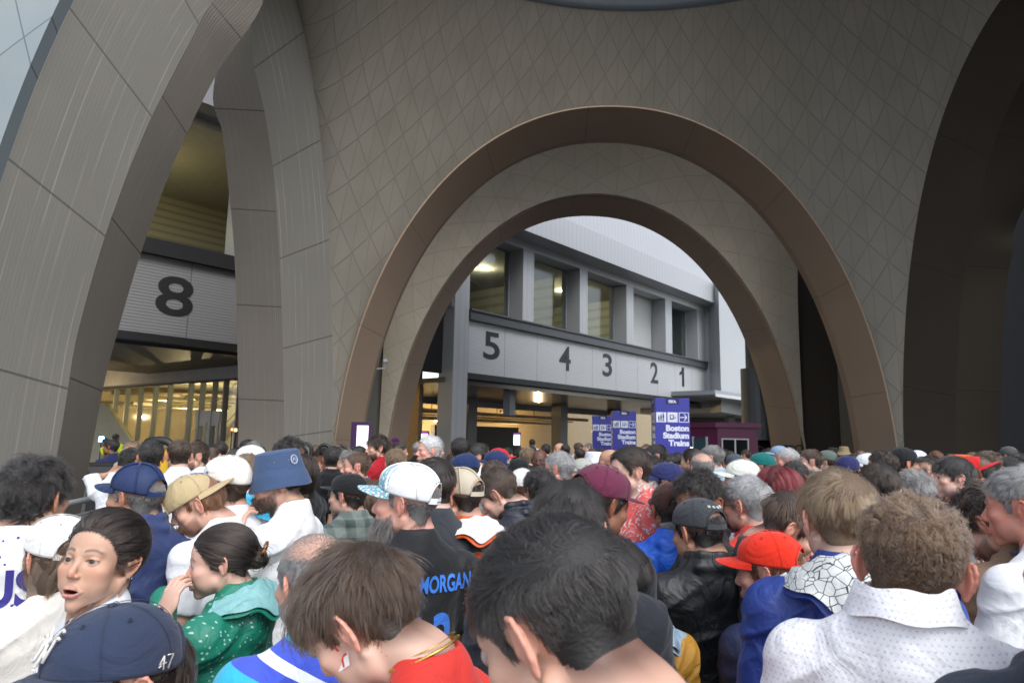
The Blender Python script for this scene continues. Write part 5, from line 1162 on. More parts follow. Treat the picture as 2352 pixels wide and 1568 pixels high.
def add_beard(root, MH, col, lod, length=.010, fem=False):
    key = (lod, round(length, 3))
    if key not in BEARDS:
        rng = np.random.default_rng(7); P, Q = head_mesh('m', .0045); Nn = normals_of(P, Q); b = beardmask(P); n = {0: 6000, 1: 1800, 2: 600}[lod]
        if length > .04: n = int(n * 1.8)
        R, vi = area_sample(P, Q, b + 1e-9, n, rng); d = unit(Nn[vi] * (.8 if length < .04 else .35) + np.array([0, .12, -.9]) + .7 * (rng.random((n, 3)) - .5)); l = length * (.6 + .8 * rng.random(n))[:, None]
        if length > .04: l = l * sstep(-R[:, 2], .02, .09)[:, None] + .012
        S = 5; pts = [R]
        for k in range(S): d = unit(d + np.array([0, -.0, -.35]) + .5 * (rng.random((n, 3)) - .5)); pts.append(pts[-1] + d * l / S)
        BEARDS[key] = curves_data("beard", np.stack(pts, 1), {0: .0004, 1: .0008, 2: .0016}[lod], .0003, hair_mat((.05, .03, .02)))
    o = bpy.data.objects.new("beard", BEARDS[key]); COL.objects.link(o); o.parent = root; o.matrix_local = MH
    o.material_slots[0].link = 'OBJECT'; o.material_slots[0].material = hair_mat(col)
# ---------------------------------------------------------------- head wear
def solidify(o, t=.002, off=1.0):
    s = o.modifiers.new("thickness", 'SOLIDIFY'); s.thickness = t; s.offset = off; return o
def cap_surf(ph, t, high=0.0, puff=0.0):
    """ph: angle from the front, t: 0 rim .. 1 button"""
    fr = .5 + .5 * np.cos(ph); zr = .010 + .040 * fr; el0 = np.arcsin(np.clip((zr - .035) / .094, -1, 1)); el = el0 + (math.pi / 2 - el0) * t
    k = 1 + (.06 + high) * np.sin(np.pi * np.clip(t, 0, 1)) ** 1.3 * fr ** .7 + puff * np.sin(np.pi * t) ** 2 * .05
    # rounder, boxier crown than a plain ellipsoid
    ce, se = np.sign(np.cos(el)) * np.abs(np.cos(el)) ** .86, np.sin(el)
    return np.stack([.0865 * k * ce * np.sin(ph), -.014 + .1075 * k * ce * np.cos(ph), .035 + .094 * se * (1 + high * .8 * (1 - t) * fr)], -1)
def make_cap(root, MH, col, bill_col=None, back_col=None, back_open=True, turn=0.0, kind='cotton', mesh_back=False, hi=True, high=0.0, strap_col=None, tilt=0.0, pattern=None, flat=False, button=True, name="cap", stitch=None):
    M_ = MH @ Matrix.Rotation(math.radians(turn), 4, 'Z') @ Matrix.Rotation(math.radians(tilt), 4, 'X')
    nph, nt_ = (96, 22) if hi else (36, 10); ph = np.linspace(0, 2 * math.pi, nph, endpoint=False); t = np.linspace(0, 1, nt_)
    G_ = cap_surf(ph[:, None], t[None, :], high); V = G_.reshape(-1, 3); Fc, fm = [], []
    for i in range(nph):
        for j in range(nt_ - 1):
            a = ph[i] + math.pi / nph; back = abs(((a + math.pi) % (2 * math.pi)) - math.pi) if False else abs(a - math.pi)
            if back_open and (back / .62) ** 2 + ((t[j] - .0) / .36) ** 2 < 1: continue
            i2 = (i + 1) % nph; Fc.append((i * nt_ + j, i2 * nt_ + j, i2 * nt_ + j + 1, i * nt_ + j + 1)); fr = a < math.radians(62) or a > math.radians(298); fm.append(0 if fr or back_col is None else 1)
    m1 = cloth(col, kind, pattern); m2 = mesh_mat(back_col) if mesh_back else (cloth(back_col, kind) if back_col else m1)
    cr = mesh_obj(name, V, Fc, None, root, True, mats=[m1, m2], fm=fm); cr.matrix_local = M_; solidify(cr, .0022, 1.0)
    # seams and button
    if hi:
        sm = MB()
        for q in range(6): a = math.radians(30 + 60 * q) if False else math.radians(60 * q); t0 = .38 if (back_open and q == 3) else .0; sm.tube(cap_surf(np.full(12, a), np.linspace(t0, .985, 12), high) * 1.0 + np.array([0, 0, .0021]) + .0022 * unit(cap_surf(np.full(12, a), np.linspace(t0, .985, 12), high)), .0007 if not mesh_back else .0042, 5)
        sm.build("seam", cloth(tuple(c * .88 for c in (back_col if mesh_back else col)), 'cotton') if not mesh_back else cloth(back_col, 'cotton'), cr, True)
        if not mesh_back:
            for q in range(6): ey = MB(); p = cap_surf(np.array([math.radians(30 + 60 * q)]), np.array([.62]), high)[0]; nn = unit(p - np.array([0, -.014, .035])); a1 = unit(np.cross(nn, [0, 0, 1.])); b1 = np.cross(nn, a1); ey.tube([p + nn * .0028 + .0032 * (a1 * math.cos(w) + b1 * math.sin(w)) for w in np.linspace(0, 6.28, 9)[:-1]], .0009, 5, closed=True); ey.build("eyelet", cloth(tuple(c * .6 for c in col), 'cotton'), cr, True)
    if button: p = cap_surf(np.array([0.]), np.array([1.]), high)[0]; bt = MB(); bt.tube([p, p + [0, 0, .0035], p + [0, 0, .0055]], [.0075, .007, .003], 12); bt.build("button", m1 if not mesh_back else cloth(back_col, 'cotton'), cr, True)
    if back_open:
        a = np.linspace(math.pi - .64, math.pi + .64, 17); rim = cap_surf(a, .37 * np.sqrt(np.clip(1 - ((a - math.pi) / .64) ** 2, 0, 1)), high); e = MB(); e.tube(rim + unit(rim) * .002, .0026, 6); e.build("opening_edge", cloth(strap_col or back_col or col, 'cotton'), cr, True)
        nu = 15; g2 = []
        for w in np.linspace(math.pi - .66, math.pi + .66, nu): g2.append([cap_surf(np.array([w]), np.array([tt]), high)[0] * np.array([1.015, 1.02, 1]) + np.array([0, -.001, dz]) for tt, dz in ((0, -.004), (0.0, .006), (.0, .015))])
        g = grid_obj("strap", np.array(g2), cloth(strap_col or back_col or col, 'cotton'), cr, thick=.0025, off=1.0)
    # bill
    bc = cloth(bill_col or col, kind, pattern); nu, nv = (25, 9) if hi else (13, 5); B = []
    for u in np.linspace(-1, 1, nu):
        a = u * math.radians(68); p = cap_surf(np.array([a]), np.array([0.0]), high)[0]; row = []
        ln = .074 * math.sqrt(max(1 - (abs(u)) ** 2.6, 0)) + .001
        for v in np.linspace(0, 1, nv):
            row.append(p + np.array([np.sin(a) * .004 * v, ln * v, -.010 * v * (1 - .3 * u * u) - (.000 if flat else .020) * u * u * v * .6 + (0 if flat else .007 * (1 - u * u) * v) + (.008 * v if flat else 0)]))
        B.append(row)
    bl = grid_obj("bill", np.array(B), bc, cr, thick=.0042, off=0.0)
    if hi:
        st = MB(); B = np.array(B)
        for v in (2, 4, 6): st.tube(B[2:-2, v] + [0, 0, .0026], .0005, 4)
        st.build("stitching", cloth(tuple(c * .7 for c in (bill_col or col)), 'cotton'), bl, True)
    return cr, M_
def mesh_mat(col):
    k = ('netting', tuple(round(c, 3) for c in col))
    if k not in CL:
        m, nt, b = nodes_mat("netting"); tc = N(nt, "TexCoord"); vo = N(nt, "TexVoronoi", Scale=700.0, Randomness=1.0); L(nt, tc.outputs["Object"], vo.inputs["Vector"])
        k_ = math_n(nt, 'LESS_THAN', vo.outputs["Distance"], .40); b.inputs["Base Color"].default_value = (*col, 1); b.inputs["Roughness"].default_value = .7
        tr = N(nt, "BsdfTransparent"); mx = N(nt, "MixShader"); L(nt, math_n(nt, 'MULTIPLY', k_, .45), mx.inputs[0]); L(nt, b.outputs[0], mx.inputs[1]); L(nt, tr.outputs[0], mx.inputs[2]); L(nt, mx.outputs[0], nt.nodes["Material Output"].inputs[0]); CL[k] = m
    return CL[k]
def on_cap(ph, t, M_, high=0.0, lift=.004):
    """matrix whose xy plane lies on the cap at that spot, x to the wearer's right seen from outside"""
    e = 1e-3; p = cap_surf(np.array([ph]), np.array([t]), high)[0]; du = cap_surf(np.array([ph + e]), np.array([t]), high)[0] - p; dv = cap_surf(np.array([ph]), np.array([t + e]), high)[0] - p
    x = -unit(du); y = unit(dv); n = np.cross(x, y); y = np.cross(n, x); p = p + n * lift
    return Matrix(((x[0], y[0], n[0], p[0]), (x[1], y[1], n[1], p[1]), (x[2], y[2], n[2], p[2]), (0, 0, 0, 1)))
def bucket(root, MH, col, hi=True, kind='denim', tilt=0.0, brim=1.0):
    nph = 64 if hi else 28; prof = [(.000, .132), (.040, .131), (.062, .128), (.070, .122), (.074, .10), (.080, .065), (.0835, .045), (.0860, .040), (.094, .022), (.104, -.002), (.112, -.020)]
    prof = [(r if z > .04 else .086 + (r - .086) * brim, z) for r, z in prof]
    G_ = [[(r * 1.04 * math.sin(a), -.014 + r * 1.24 * math.cos(a), z + .004 * math.sin(3 * a) * (r > .09)) for r, z in prof] for a in np.linspace(0, 2 * math.pi, nph, endpoint=False)]
    M_ = MH @ Matrix.Rotation(math.radians(tilt), 4, 'X'); o = grid_obj("bucket_hat", np.array(G_), cloth(col, kind), root, thick=.003, off=1.0, wrap=True); o.matrix_local = M_
    if hi:
        s = MB(); G_ = np.array(G_)
        for j, dz in ((3, 0), (6, .001), (8, .001), (9, .001), (10, .001)): s.tube(G_[:, j] * np.array([1.012, 1.012, 1]) + [0, 0, dz], .0011, 4, closed=True)
        s.build("stitching", cloth(tuple(min(1, c * 1.6) for c in col), 'cotton'), o, True)
        e = MB()
        for a in (2.0, 1.4, -1.4, -2.0):
            c = np.array([.0785 * 1.05 * math.sin(a), -.014 + .0785 * 1.25 * math.cos(a), .088]); nn = np.array([math.sin(a), math.cos(a), 0]); b1 = np.array([0, 0, 1.]); a1 = np.cross(nn, b1)
            e.tube([c + .0035 * (a1 * math.cos(w) + b1 * math.sin(w)) for w in np.linspace(0, 6.28, 9)[:-1]], .0012, 5, closed=True)
        e.build("eyelet", solid((.25, .25, .25), .3, .8), o, True)
    return o
def glasses(root, MH, col=(.02, .02, .02), hi=True, dark=False):
    m = MB()
    for sx in (-1, 1):
        m.tube([(sx * .032 + .022 * math.cos(a), .094 - .004 * abs(math.cos(a)), .001 + .0155 * math.sin(a)) for a in np.linspace(0, 6.28, 15)[:-1]], .0013, 6, closed=True)
        m.tube([(sx * .054, .090, .006), (sx * .078, .06, .008), (sx * .0815, .0, .006), (sx * .0815, -.02, -.006)], .0013, 6)
    m.tube([(-.010, .098, .004), (0, .101, .006), (.010, .098, .004)], .0012, 6); o = m.build("glasses", solid(col, .3), root, True); o.matrix_local = MH
    l = MB()
    for sx in (-1, 1):
        V = [(sx * .032, .093, .001)] + [(sx * .032 + .021 * math.cos(a), .0925, .001 + .0148 * math.sin(a)) for a in np.linspace(0, 6.28, 15)[:-1]]; l.add(V, [(0, 1 + k, 1 + (k + 1) % 14) for k in range(14)])
    l.build("lens", solid((.01, .01, .01), .1) if dark else M_glass, o)
def eyes(root, MH, iris=(.10, .05, .02), look=(0, 0), hi=True):
    for sx in (-1, 1):
        m = MB(); c = np.array([sx * .031, .0735, .003]); R_ = Euler((math.radians(look[1]), 0, math.radians(look[0]))).to_matrix()
        n, k = (20, 14) if hi else (10, 8); V = []; Fc = []; mi = []
        for j in range(k + 1):
            th_ = math.pi * j / k
            for i in range(n): a = 2 * math.pi * i / n; v = Vector((math.sin(th_) * math.cos(a), math.cos(th_), math.sin(th_) * math.sin(a))); V.append(tuple(c + .0134 * np.array(R_ @ v)))
        for j in range(k):
            for i in range(n): Fc.append((j * n + i, j * n + (i + 1) % n, (j + 1) * n + (i + 1) % n, (j + 1) * n + i)); mi.append(0 if (j + .5) / k * math.pi < .26 else (1 if (j + .5) / k * math.pi < .62 else 2))
        o = mesh_obj("eye", V, Fc, None, root, True, mats=[solid((.004, .004, .004), .1, key="pupil"), solid(iris, .15, key="iris"), solid((.36, .33, .31), .25, key="sclera")], fm=mi); o.matrix_local = MH
# ---------------------------------------------------------------- one person
SKIN = dict(pale=(.62, .40, .31), fair=(.56, .34, .25), pink=(.60, .32, .25), tan=(.44, .25, .16), olive=(.40, .24, .155), brown=(.20, .095, .050), dark=(.060, .027, .018), red=(.55, .24, .17), light_tan=(.50, .31, .215))
HC = dict(black=(.010, .008, .007), dbrown=(.016, .0095, .006), brown=(.038, .022, .013), lbrown=(.078, .046, .026), blond=(.20, .13, .06), sandy=(.145, .090, .048), grey=(.24, .235, .23), dgrey=(.13, .124, .118), white=(.62, .61, .60), silver=(.38, .375, .37), red=(.10, .010, .012), auburn=(.12, .045, .018))
PEOPLE = []
def merge_mesh(parts):
    V = np.vstack([p for p, q in parts]); o = 0; Fs = []
    for p, q in parts: Fs.append(q + o); o += len(p)
    return V, np.vstack(Fs)
def fast_mesh(name, V, Q, mat, parent, smooth=True, col=None):
    me = bpy.data.meshes.new(name); me.vertices.add(len(V)); me.vertices.foreach_set("co", V.astype(np.float32).ravel())
    me.loops.add(len(Q) * 4); me.loops.foreach_set("vertex_index", Q.astype(np.int32).ravel()); me.polygons.add(len(Q)); me.polygons.foreach_set("loop_start", np.arange(0, len(Q) * 4, 4, dtype=np.int32))
    try: me.polygons.foreach_set("loop_total", np.full(len(Q), 4, dtype=np.int32))
    except Exception: pass
    me.update(calc_edges=True); me.polygons.foreach_set("use_smooth", np.ones(len(Q), dtype=bool)); me.materials.append(mat)
    if col is not None:
        ca = me.color_attributes.new("Col", 'FLOAT_COLOR', 'POINT'); ca.data.foreach_set("color", np.concatenate([col, np.ones((len(col), 1))], 1).astype(np.float32).ravel())
    o = bpy.data.objects.new(name, me); COL.objects.link(o)
    if parent is not None: o.parent = parent
    return o
def person(label, px, py, Y, yaw=0, pitch=0, roll=0, ty=None, lean=0.0, s=1.0, skin='fair', hair='short', hc='brown', rec=0.0, fem=False, lod=None, shirt='tee', sc=(.7, .7, .7), sk='cotton', spat=None, collar=None, pose='down', beard=None, bl=.008, brow=None, head=None, group=None, cat=None, look=(0, 0), eye=(.06, .035, .02), trousers=(.03, .035, .05), big=1.0, ears=True, hs=1.0, cloth_h=None, nk=-.028, cover=None):
    """px, py: where the middle of the head shows in the photograph; Y metres ahead; yaw 0 = looking away, 90 = looking left"""
    if lod is None: lod = 0 if Y < 2.3 else (1 if Y < 5.5 else 2)
    tgt = at(px, py, Y); ty = yaw * .55 if ty is None else ty; azm = math.degrees(math.atan2(1176 - px, FPX)); yaw += azm; ty += azm
    rel = Euler((math.radians(pitch), math.radians(roll), math.radians(yaw - ty)), 'XYZ').to_quaternion()
    lean_r = math.radians(lean); MH0 = head_matrix(rel, lean_r, nk)
    if abs(hs - 1) > 1e-3: MH0 = MH0 @ Matrix.Scale(hs, 4)
    c = np.array(MH0.translation); off = tgt[2] / s - c[2]
    a = math.radians(ty); rot = np.array([[math.cos(a), -math.sin(a)], [math.sin(a), math.cos(a)]]); xy = tgt[:2] - rot @ (c[:2] * s)
    root = empty("person", (float(xy[0]), float(xy[1]), 0), a); root.scale = (s, s, s)
    tag(root, label, cat or ("woman" if fem else "man"), group)
    kind = head or ('f' if fem else 'm'); hh = {0: .0022, 1: .0042, 2: .0068}[lod]
    P, Q = head_mesh(kind, hh); Pb, Qb = body_mesh(pose, {0: .0048, 1: .008, 2: .012}[lod] if pose in ('down', 'phone') else {0: .0036, 1: .005, 2: .008}[lod], fem)
    # colour by place on the head
    sk_ = np.array(SKIN[skin] if isinstance(skin, str) else skin); h3 = np.array(HC[hc] if isinstance(hc, str) else hc); C_ = np.tile(sk_, (len(P), 1))
    def mixm(m, c, k=1.0):
        w = (np.clip(m, 0, 1) * k)[:, None]; C_[:] = C_ * (1 - w) + np.array(c) * w
    x, y, z = P[:, 0], P[:, 1], P[:, 2]; ax = np.abs(x)
    rosy = sk_ * np.array([1.12, .72, .68])
    mixm(np.exp(-(((ax - .042) / .022) ** 2 + ((z + .022) / .02) ** 2)) * (y > .03), rosy, .45); mixm(np.exp(-((ax / .013) ** 2 + ((z + .031) / .012) ** 2)) * (y > .09), rosy, .5)
    mixm(sstep(ax, .074, .082) * (np.abs(z) < .05) * (y < .03), sk_ * np.array([1.15, .70, .66]), .55)
    lipm = np.exp(-((ax / .022) ** 4 + ((z + .0675 + (.006 if 'open' in kind else 0)) / (.0095 + (.006 if 'open' in kind else 0))) ** 4)) * sstep(y, .083, .088)
    mixm(lipm, (np.array((.46, .17, .15)) if fem else sk_ * np.array([.92, .58, .55])), .85 if fem else .6)
    if 'open' in kind: mixm((np.abs(z + .0735) < .009) * (ax < .017) * (y < .086) * (y > .04), (.05, .01, .01), 1)
    bz = .026 + .004 * np.sin(np.clip((ax - .012) / .034, 0, 1) * math.pi) - .20 * np.clip(ax - .036, 0, 1); mixm(np.exp(-(((z - bz) / (.0042 if not fem else .0038)) ** 2)) * sstep(ax, .010, .015) * (1 - sstep(ax, .045, .053)) * (y > .05), h3 * .8 + .004, .85)
    mixm(np.exp(-((((ax - .031) / .014) ** 2 + ((z - .003) / .0075) ** 2) ** 2)) * (y > .075), sk_ * np.array([.72, .58, .56]), .45)
    mixm(np.exp(-(((z - (.0068 - 1.2e1 * (ax - .031) ** 2)) / .0016) ** 2)) * (np.abs(ax - .031) < .0155) * (y > .074), (.02, .012, .01), .9 if fem else .55)
    if hair: mixm(scalp(P, rec, HS[hair].get('nape', 0)) * (1 - (HS[hair].get('bald', 0)) * sstep(z + .3 * np.clip(y, 0, 1), .055, .075)), h3 * .75 + sk_ * .08, .80 * sc_soft if False else {'buzz': .55, 'fade': .5, 'balding': .5, 'bald': .4}.get(hair, .93) if hair in ('buzz', 'fade', 'bald', 'balding') else .93)
    if not fem: mixm(beardmask(P), h3 * .8 + sk_ * .12, .75 if beard else (.16 if skin != 'dark' else .1))
    V0 = P * hs + np.array([0, 0, HZ]); 
    if abs(hs - 1) > 1e-3:
        piv = np.array([0, -.045, -.13]); V0 = (P - piv) * hs + piv + np.array([0, 0, HZ])
        MH0 = head_matrix(rel, lean_r, nk) @ Matrix.Translation(Vector(piv)) @ Matrix.Scale(hs, 4) @ Matrix.Translation(-Vector(piv))
    V, QQ = merge_mesh([(V0, Q), (Pb, Qb)]); V = bend(V, rel, lean_r, 0, 1, nk); V[:, 2] += off
    body = fast_mesh("body", V, QQ, M_skin, root, col=np.vstack([C_, np.tile(sk_, (len(Pb), 1))]))
    MH = Matrix.Translation((0, 0, off)) @ MH0
    mt = cloth(sc, sk, spat); Ps, Qs = shirt_mesh(shirt, pose, fem, cloth_h or ({0: .0045, 1: .009, 2: .015}[lod]), big); Vs = bend(Ps, rel, lean_r, 0, 1) if False else Ps.copy()
    w = np.zeros(len(Vs)); Vs = bend_lean(Vs, lean_r); Vs[:, 2] += off; sh = fast_mesh({'tee': "shirt", 'polo': "shirt", 'jacket': "jacket", 'hoodie': "hooded_jacket", 'poncho': "poncho", 'coat': "jacket"}[shirt], Vs, Qs, mt, root)
    if collar is not None:
        nr = .0475 if fem else .058; ring_ = []
        for q in np.linspace(0, 2 * math.pi, 33)[:-1]:
            yy = math.cos(q); ring_.append((math.sin(q) * (nr + .0135), -.041 + yy * (nr + .012) + .022 * max(yy, 0), 1.492 - .030 * max(yy, 0) - .010 * abs(math.sin(q))))
        R3 = np.array(ring_); R3 = bend_lean(R3, lean_r); R3[:, 2] += off; cm = MB(); cm.tube(R3, .0072, 8, closed=True); cm.build("collar", cloth(collar, 'jersey'), sh, True)
    Pt, Qt = trouser_mesh(); Vt = Pt.copy(); Vt[:, 2] *= (.99 + off) / .99; fast_mesh("trousers", Vt, Qt, cloth(trousers, 'denim'), root)
    if hair and hair != 'none': add_hair(root, MH, hair, HC[hc] if isinstance(hc, str) else hc, lod, fem, rec, cover)
    if beard: add_beard(root, MH, HC[beard] if isinstance(beard, str) else beard, lod, bl)
    vis = abs(((yaw - azm + 180) % 360) - 180)
    if vis > 50: eyes(root, MH, eye, look, lod < 2)
    r = dict(root=root, MH=MH, lod=lod, off=off, shirt=sh, lean=lean_r, s=s, body=body); PEOPLE.append(r); return r
def bend_lean(V, lean):
    V = V.copy()
    if lean:
        k = lean * sstep(V[:, 2], .85, 1.35); g = np.clip(V[:, 2] - .95, 0, None); V[:, 1] += np.sin(k) * g; V[:, 2] -= (1 - np.cos(k)) * g
    return V
# ================================================================ THE CROWD
def capx(p, col, **k): return make_cap(p['root'], p['MH'], col, hi=p['lod'] < 2, **k)
def P_(label, px, py, Y, yaw, **k):
    cap = k.pop('cap', None); bk = k.pop('bucket', None); gl = k.pop('glasses', None)
    if bk: k['cover'] = 'bucket'
    if cap: k['cover'] = ('capback' if cap.get('turn') else 'cap') if cap.get('back_open', True) else 'closed'
    p = person(label, px, py, Y, yaw, **k)
    if cap: c = dict(cap); col = c.pop('col'); p['cap'] = capx(p, col, **c)
    if bk: c = dict(bk); col = c.pop('col'); p['hat'] = bucket(p['root'], p['MH'], col, hi=p['lod'] < 2, **c)
    if gl: glasses(p['root'], p['MH'], hi=p['lod'] < 2, dark=(gl == 'dark'))
    return p
W_ = (.72, .73, .75); NAVY = (.018, .024, .07); BLK = (.012, .013, .015); RED = (.60, .030, .020); GRY = (.13, .135, .14); BLUE = (.012, .045, .35)
# ---- nearest row
navycap = P_("person in a navy cap with a curly white emblem, bottom left", 243, 1584, 1.18, 114, pitch=-10, roll=2, hc='dbrown', hair='bob', fem=True, skin='fair', sc=W_, cap=dict(col=(.030, .042, .080), high=.0, tilt=4))
upwoman = P_("woman with pulled back dark hair and parted lips looking up", 232, 1288, 1.84, 145, pitch=8, roll=-3, ty=95, fem=True, hair='highbun', hc='dbrown', skin='light_tan', head='f_open', look=(4, 20), eye=(.04, .018, .008), sc=W_)
dark = P_("man with tousled thick black hair in a white jersey with purple lettering", 82, 1146, 2.25, -38, hair='thick', hc='black', skin='olive', sc=W_, sk='jersey', spat='splash', collar=NAVY, ty=-12)
whitecap = P_("woman in a backless cream top with a white cap over wavy light brown hair", 126, 1280, 2.2, 24, fem=True, hair='bob', hc='lbrown', skin='fair', sc=(.66, .63, .58), cap=dict(col=(.72, .71, .68)))
halfzip = P_("man in a navy pullover with a navy netting cap and greying hair", 308, 1142, 2.75, 48, hair='short', hc='dgrey', skin='tan', shirt='jacket', sc=(.028, .045, .13), sk='jersey', cap=dict(col=(.012, .028, .09), back_col=(.014, .030, .10), mesh_back=True), ty=10)
khaki = P_("bearded man looking down with a khaki cap turned backwards", 452, 1160, 2.85, 84, pitch=-24, hair='mullet', hc='auburn', skin='fair', sc=W_, beard='auburn', cap=dict(col=(.46, .36, .20), turn=180), lean=8)
cream = P_("man in a cream cap and a white jersey with navy collar", 516, 1116, 3.0, 48, hair='short', hc='brown', skin='fair', sc=W_, sk='jersey', collar=NAVY, cap=dict(col=(.74, .71, .64), bill_col=(.03, .07, .30), back_open=False, flat=True, high=.05))
buckman = P_("large bearded man in a white tee and washed blue bucket hat", 636, 1108, 3.05, 92, pitch=-6, ty=62, lean=6, hair='short', hc='dbrown', skin='fair', sc=(.78, .79, .80), beard='dbrown', bl=.012, pose='mouth', big=1.12, s=1.04, bucket=dict(col=(.050, .082, .16), tilt=-4, brim=.55))
green = P_("woman in a green leaf print rain jacket, hand at her face", 506, 1290, 2.45, 84, pitch=-8, ty=60, fem=True, hair='bun', hc='dbrown', skin='pale', shirt='hoodie', sc=(.010, .20, .13), sk='nylon', spat='sprig', pose='face')
bald = P_("balding man with close grey hair and a blue and white patterned shirt", 716, 1340, 1.8, 32, pitch=-6, hair='balding', hc='dgrey', skin='fair', sc=(.03, .42, .62), sk='jersey', spat='wave', beard='dgrey', bl=.004, ty=10)
boy = P_("teenager with long brown hair bent down, red jersey and gold chain", 824, 1432, 1.24, 66, pitch=-33, lean=16, ty=62, hair='mullet', hc='brown', skin='pale', sc=RED, sk='jersey', collar=(.012, .016, .05))
trucker = P_("long bearded man in a white netting cap and black tee lettered in blue", 930, 1156, 2.4, 69, ty=18, pitch=2, hair='fade', hc='dgrey', skin='pink', sc=BLK, sk='jersey', beard=(.055, .045, .040), bl=.075, cap=dict(col=(.16, .36, .42), back_col=(.78, .79, .80), mesh_back=True, pattern='floral', high=.06, strap_col=(.75, .76, .77)), s=1.03)
P_("man in a charcoal tee whose brown hair shows behind the white netting cap", 994, 1120, 2.9, 15, hair='fringe', hc='dbrown', skin='pale', sc=(.045, .05, .058))
front = P_("nearest man, black hair swept up with faded sides, head bowed at the bottom centre", 1272, 1452, .84, 56, pitch=-27, lean=14, ty=50, hair='long_top', hc='black', skin='fair', sc=NAVY, sk='jersey')
P_("man whose black hair with grey flecks shows right behind the nearest man", 1308, 1222, 1.8, -5, pitch=-14, hair='fringe', hc='black', skin='tan', shirt='jacket', sc=(.02, .022, .028))
maroon = P_("man in a plain maroon cap tilted towards the right", 1380, 1158, 2.35, -52, pitch=-16, roll=4, hair='short', hc='black', skin='brown', shirt='jacket', sc=(.02, .02, .024), cap=dict(col=(.12, .022, .050), flat=True, high=.07))
mustard = P_("person in a pale blue and mustard hooded jacket behind the nearest man", 1412, 1334, 2.2, 40, ty=25, hair='fringe', hc='black', skin='tan', shirt='hoodie', sc=(.30, .40, .48), sk='nylon', spat='twotone')
poncho = P_("man with parted dark brown hair in a clear rain poncho over a red shirt", 1446, 1084, 3.5, 112, ty=120, pitch=-4, hair='side', hc='dbrown', skin='pale', sc=RED, sk='jersey', lod=1)
charc = P_("man in a washed charcoal cap with white flowers across its back", 1602, 1224, 2.65, 46, pitch=-10, hair='short', hc='black', skin='tan', shirt='jacket', sc=(.016, .018, .020), sk='nylon', collar=None, cap=dict(col=(.045, .050, .055)), ty=22)
curly = P_("brown skinned man with curly black hair peering over the charcoal cap", 1603, 1162, 3.0, 152, pitch=-6, hair='curly', hc='black', skin='brown', shirt='jacket', sc=(.015, .016, .02), ty=120, hs=1.08, lod=0)
redcap = P_("man in a bright red cap with a white tick, looking left", 1766, 1314, 2.3, 74, pitch=-8, roll=0, hair='fringe', hc='auburn', skin='pink', shirt='jacket', sc=(.018, .026, .075), sk='nylon', cap=dict(col=(.70, .030, .012)), ty=45)
blond = P_("blond man seen from behind in a royal blue hooded jacket with cracked white lining", 1924, 1198, 1.78, 22, pitch=-6, ty=8, hair='fringe', hc='sandy', skin='pale', shirt='hoodie', sc=(.018, .045, .24), sk='nylon')
P_("man with straight brown hair bowed between the red cap and the blond man", 1818, 1216, 2.5, -82, pitch=-34, hair='fringe', hc='brown', skin='fair', sc=(.05, .05, .06))
curlyback = P_("broad man seen from behind with wavy light brown hair and a white ticked shirt", 2096, 1312, 1.28, -3, roll=5, pitch=-4, ty=-2, hair='wavy', hc='lbrown', skin='pink', shirt='polo', sc=(.80, .80, .83), spat='chevron', hs=1.03, big=1.0, nk=-.075)
redface = P_("grey haired ruddy man in a white jersey wearing a smartwatch, right edge", 2350, 1168, 2.15, 78, pitch=-5, ty=60, hair='short', hc='dgrey', skin='red', sc=W_, sk='jersey', pose='phone', collar=NAVY)
phone = P_("dark haired young man bent over a phone in a tan hooded top", 2274, 1205, 2.35, 66, pitch=-30, ty=50, lean=8, hair='thick', hc='dbrown', skin='fair', shirt='hoodie', sc=(.26, .17, .10), beard='dbrown', bl=.004)
P_("person in a dark denim jacket cut off by the bottom right corner", 2535, 1350, 1.05, 5, hair='short', hc='dbrown', shirt='jacket', sc=(.02, .028, .045), sk='denim')
# ---- left middle
P_("man in a white jersey holding his hand on his black hair", 302, 1068, 5.4, -62, pitch=-20, hair='fade', hc='black', skin='tan', sc=W_, sk='jersey', pose='head', lod=1)
P_("man with cropped black hair in a dark camouflage shirt", 346, 1052, 5.1, 4, hair='short', hc='black', skin='tan', sc=(.05, .045, .075), spat='camo', lod=1)
P_("man with faded brown hair and navy collared white jersey seen from behind", 410, 1048, 5.2, 10, hair='fade', hc='brown', skin='fair', sc=W_, sk='jersey', collar=NAVY, lod=1)
P_("short bearded man in white looking left beside the man with the navy collar", 447, 1050, 5.7, 105, hair='fade', hc='brown', skin='fair', sc=W_, beard='brown', bl=.005, lod=1)
P_("woman with a brown bun facing right before the glazed doors", 487, 1056, 7.4, -95, fem=True, hair='bun', hc='brown', skin='fair', sc=GRY)
P_("dark haired person with a red hair tie near the pier", 548, 1056, 7.2, -50, fem=True, hair='bun', hc='black', skin='tan', sc=BLK)
P_("man in a white cap with a blue letter beside the blue bucket hat", 571, 1064, 5.0, 78, hair='short', hc='brown', sc=GRY, cap=dict(col=W_, back_open=False), lod=1)
P_("grey haired person just showing above the white lettered cap", 582, 1038, 7.6, 20, hair='short', hc='dgrey', sc=BLK)
P_("fair haired child in turquoise behind the large bearded man", 566, 1096, 3.7, 10, hair='short', hc='sandy', skin='pale', sc=(.02, .35, .55), sk='nylon')
P_("man with glasses and bushy black hair looking right by the hoop posts", 668, 1044, 5.3, -105, hair='thick', hc='black', skin='olive', sc=BLK, glasses=True, lod=1)
P_("dark haired woman half hidden by the bucket hat brim", 684, 1086, 4.6, 95, fem=True, hair='long', hc='dbrown', skin='tan', sc=BLK)
P_("man in a red jersey resting his chin on his hand", 740, 1078, 6.3, 148, ty=150, hair='short', hc='auburn', skin='pink', sc=RED, collar=NAVY, pose='chin', lod=1)
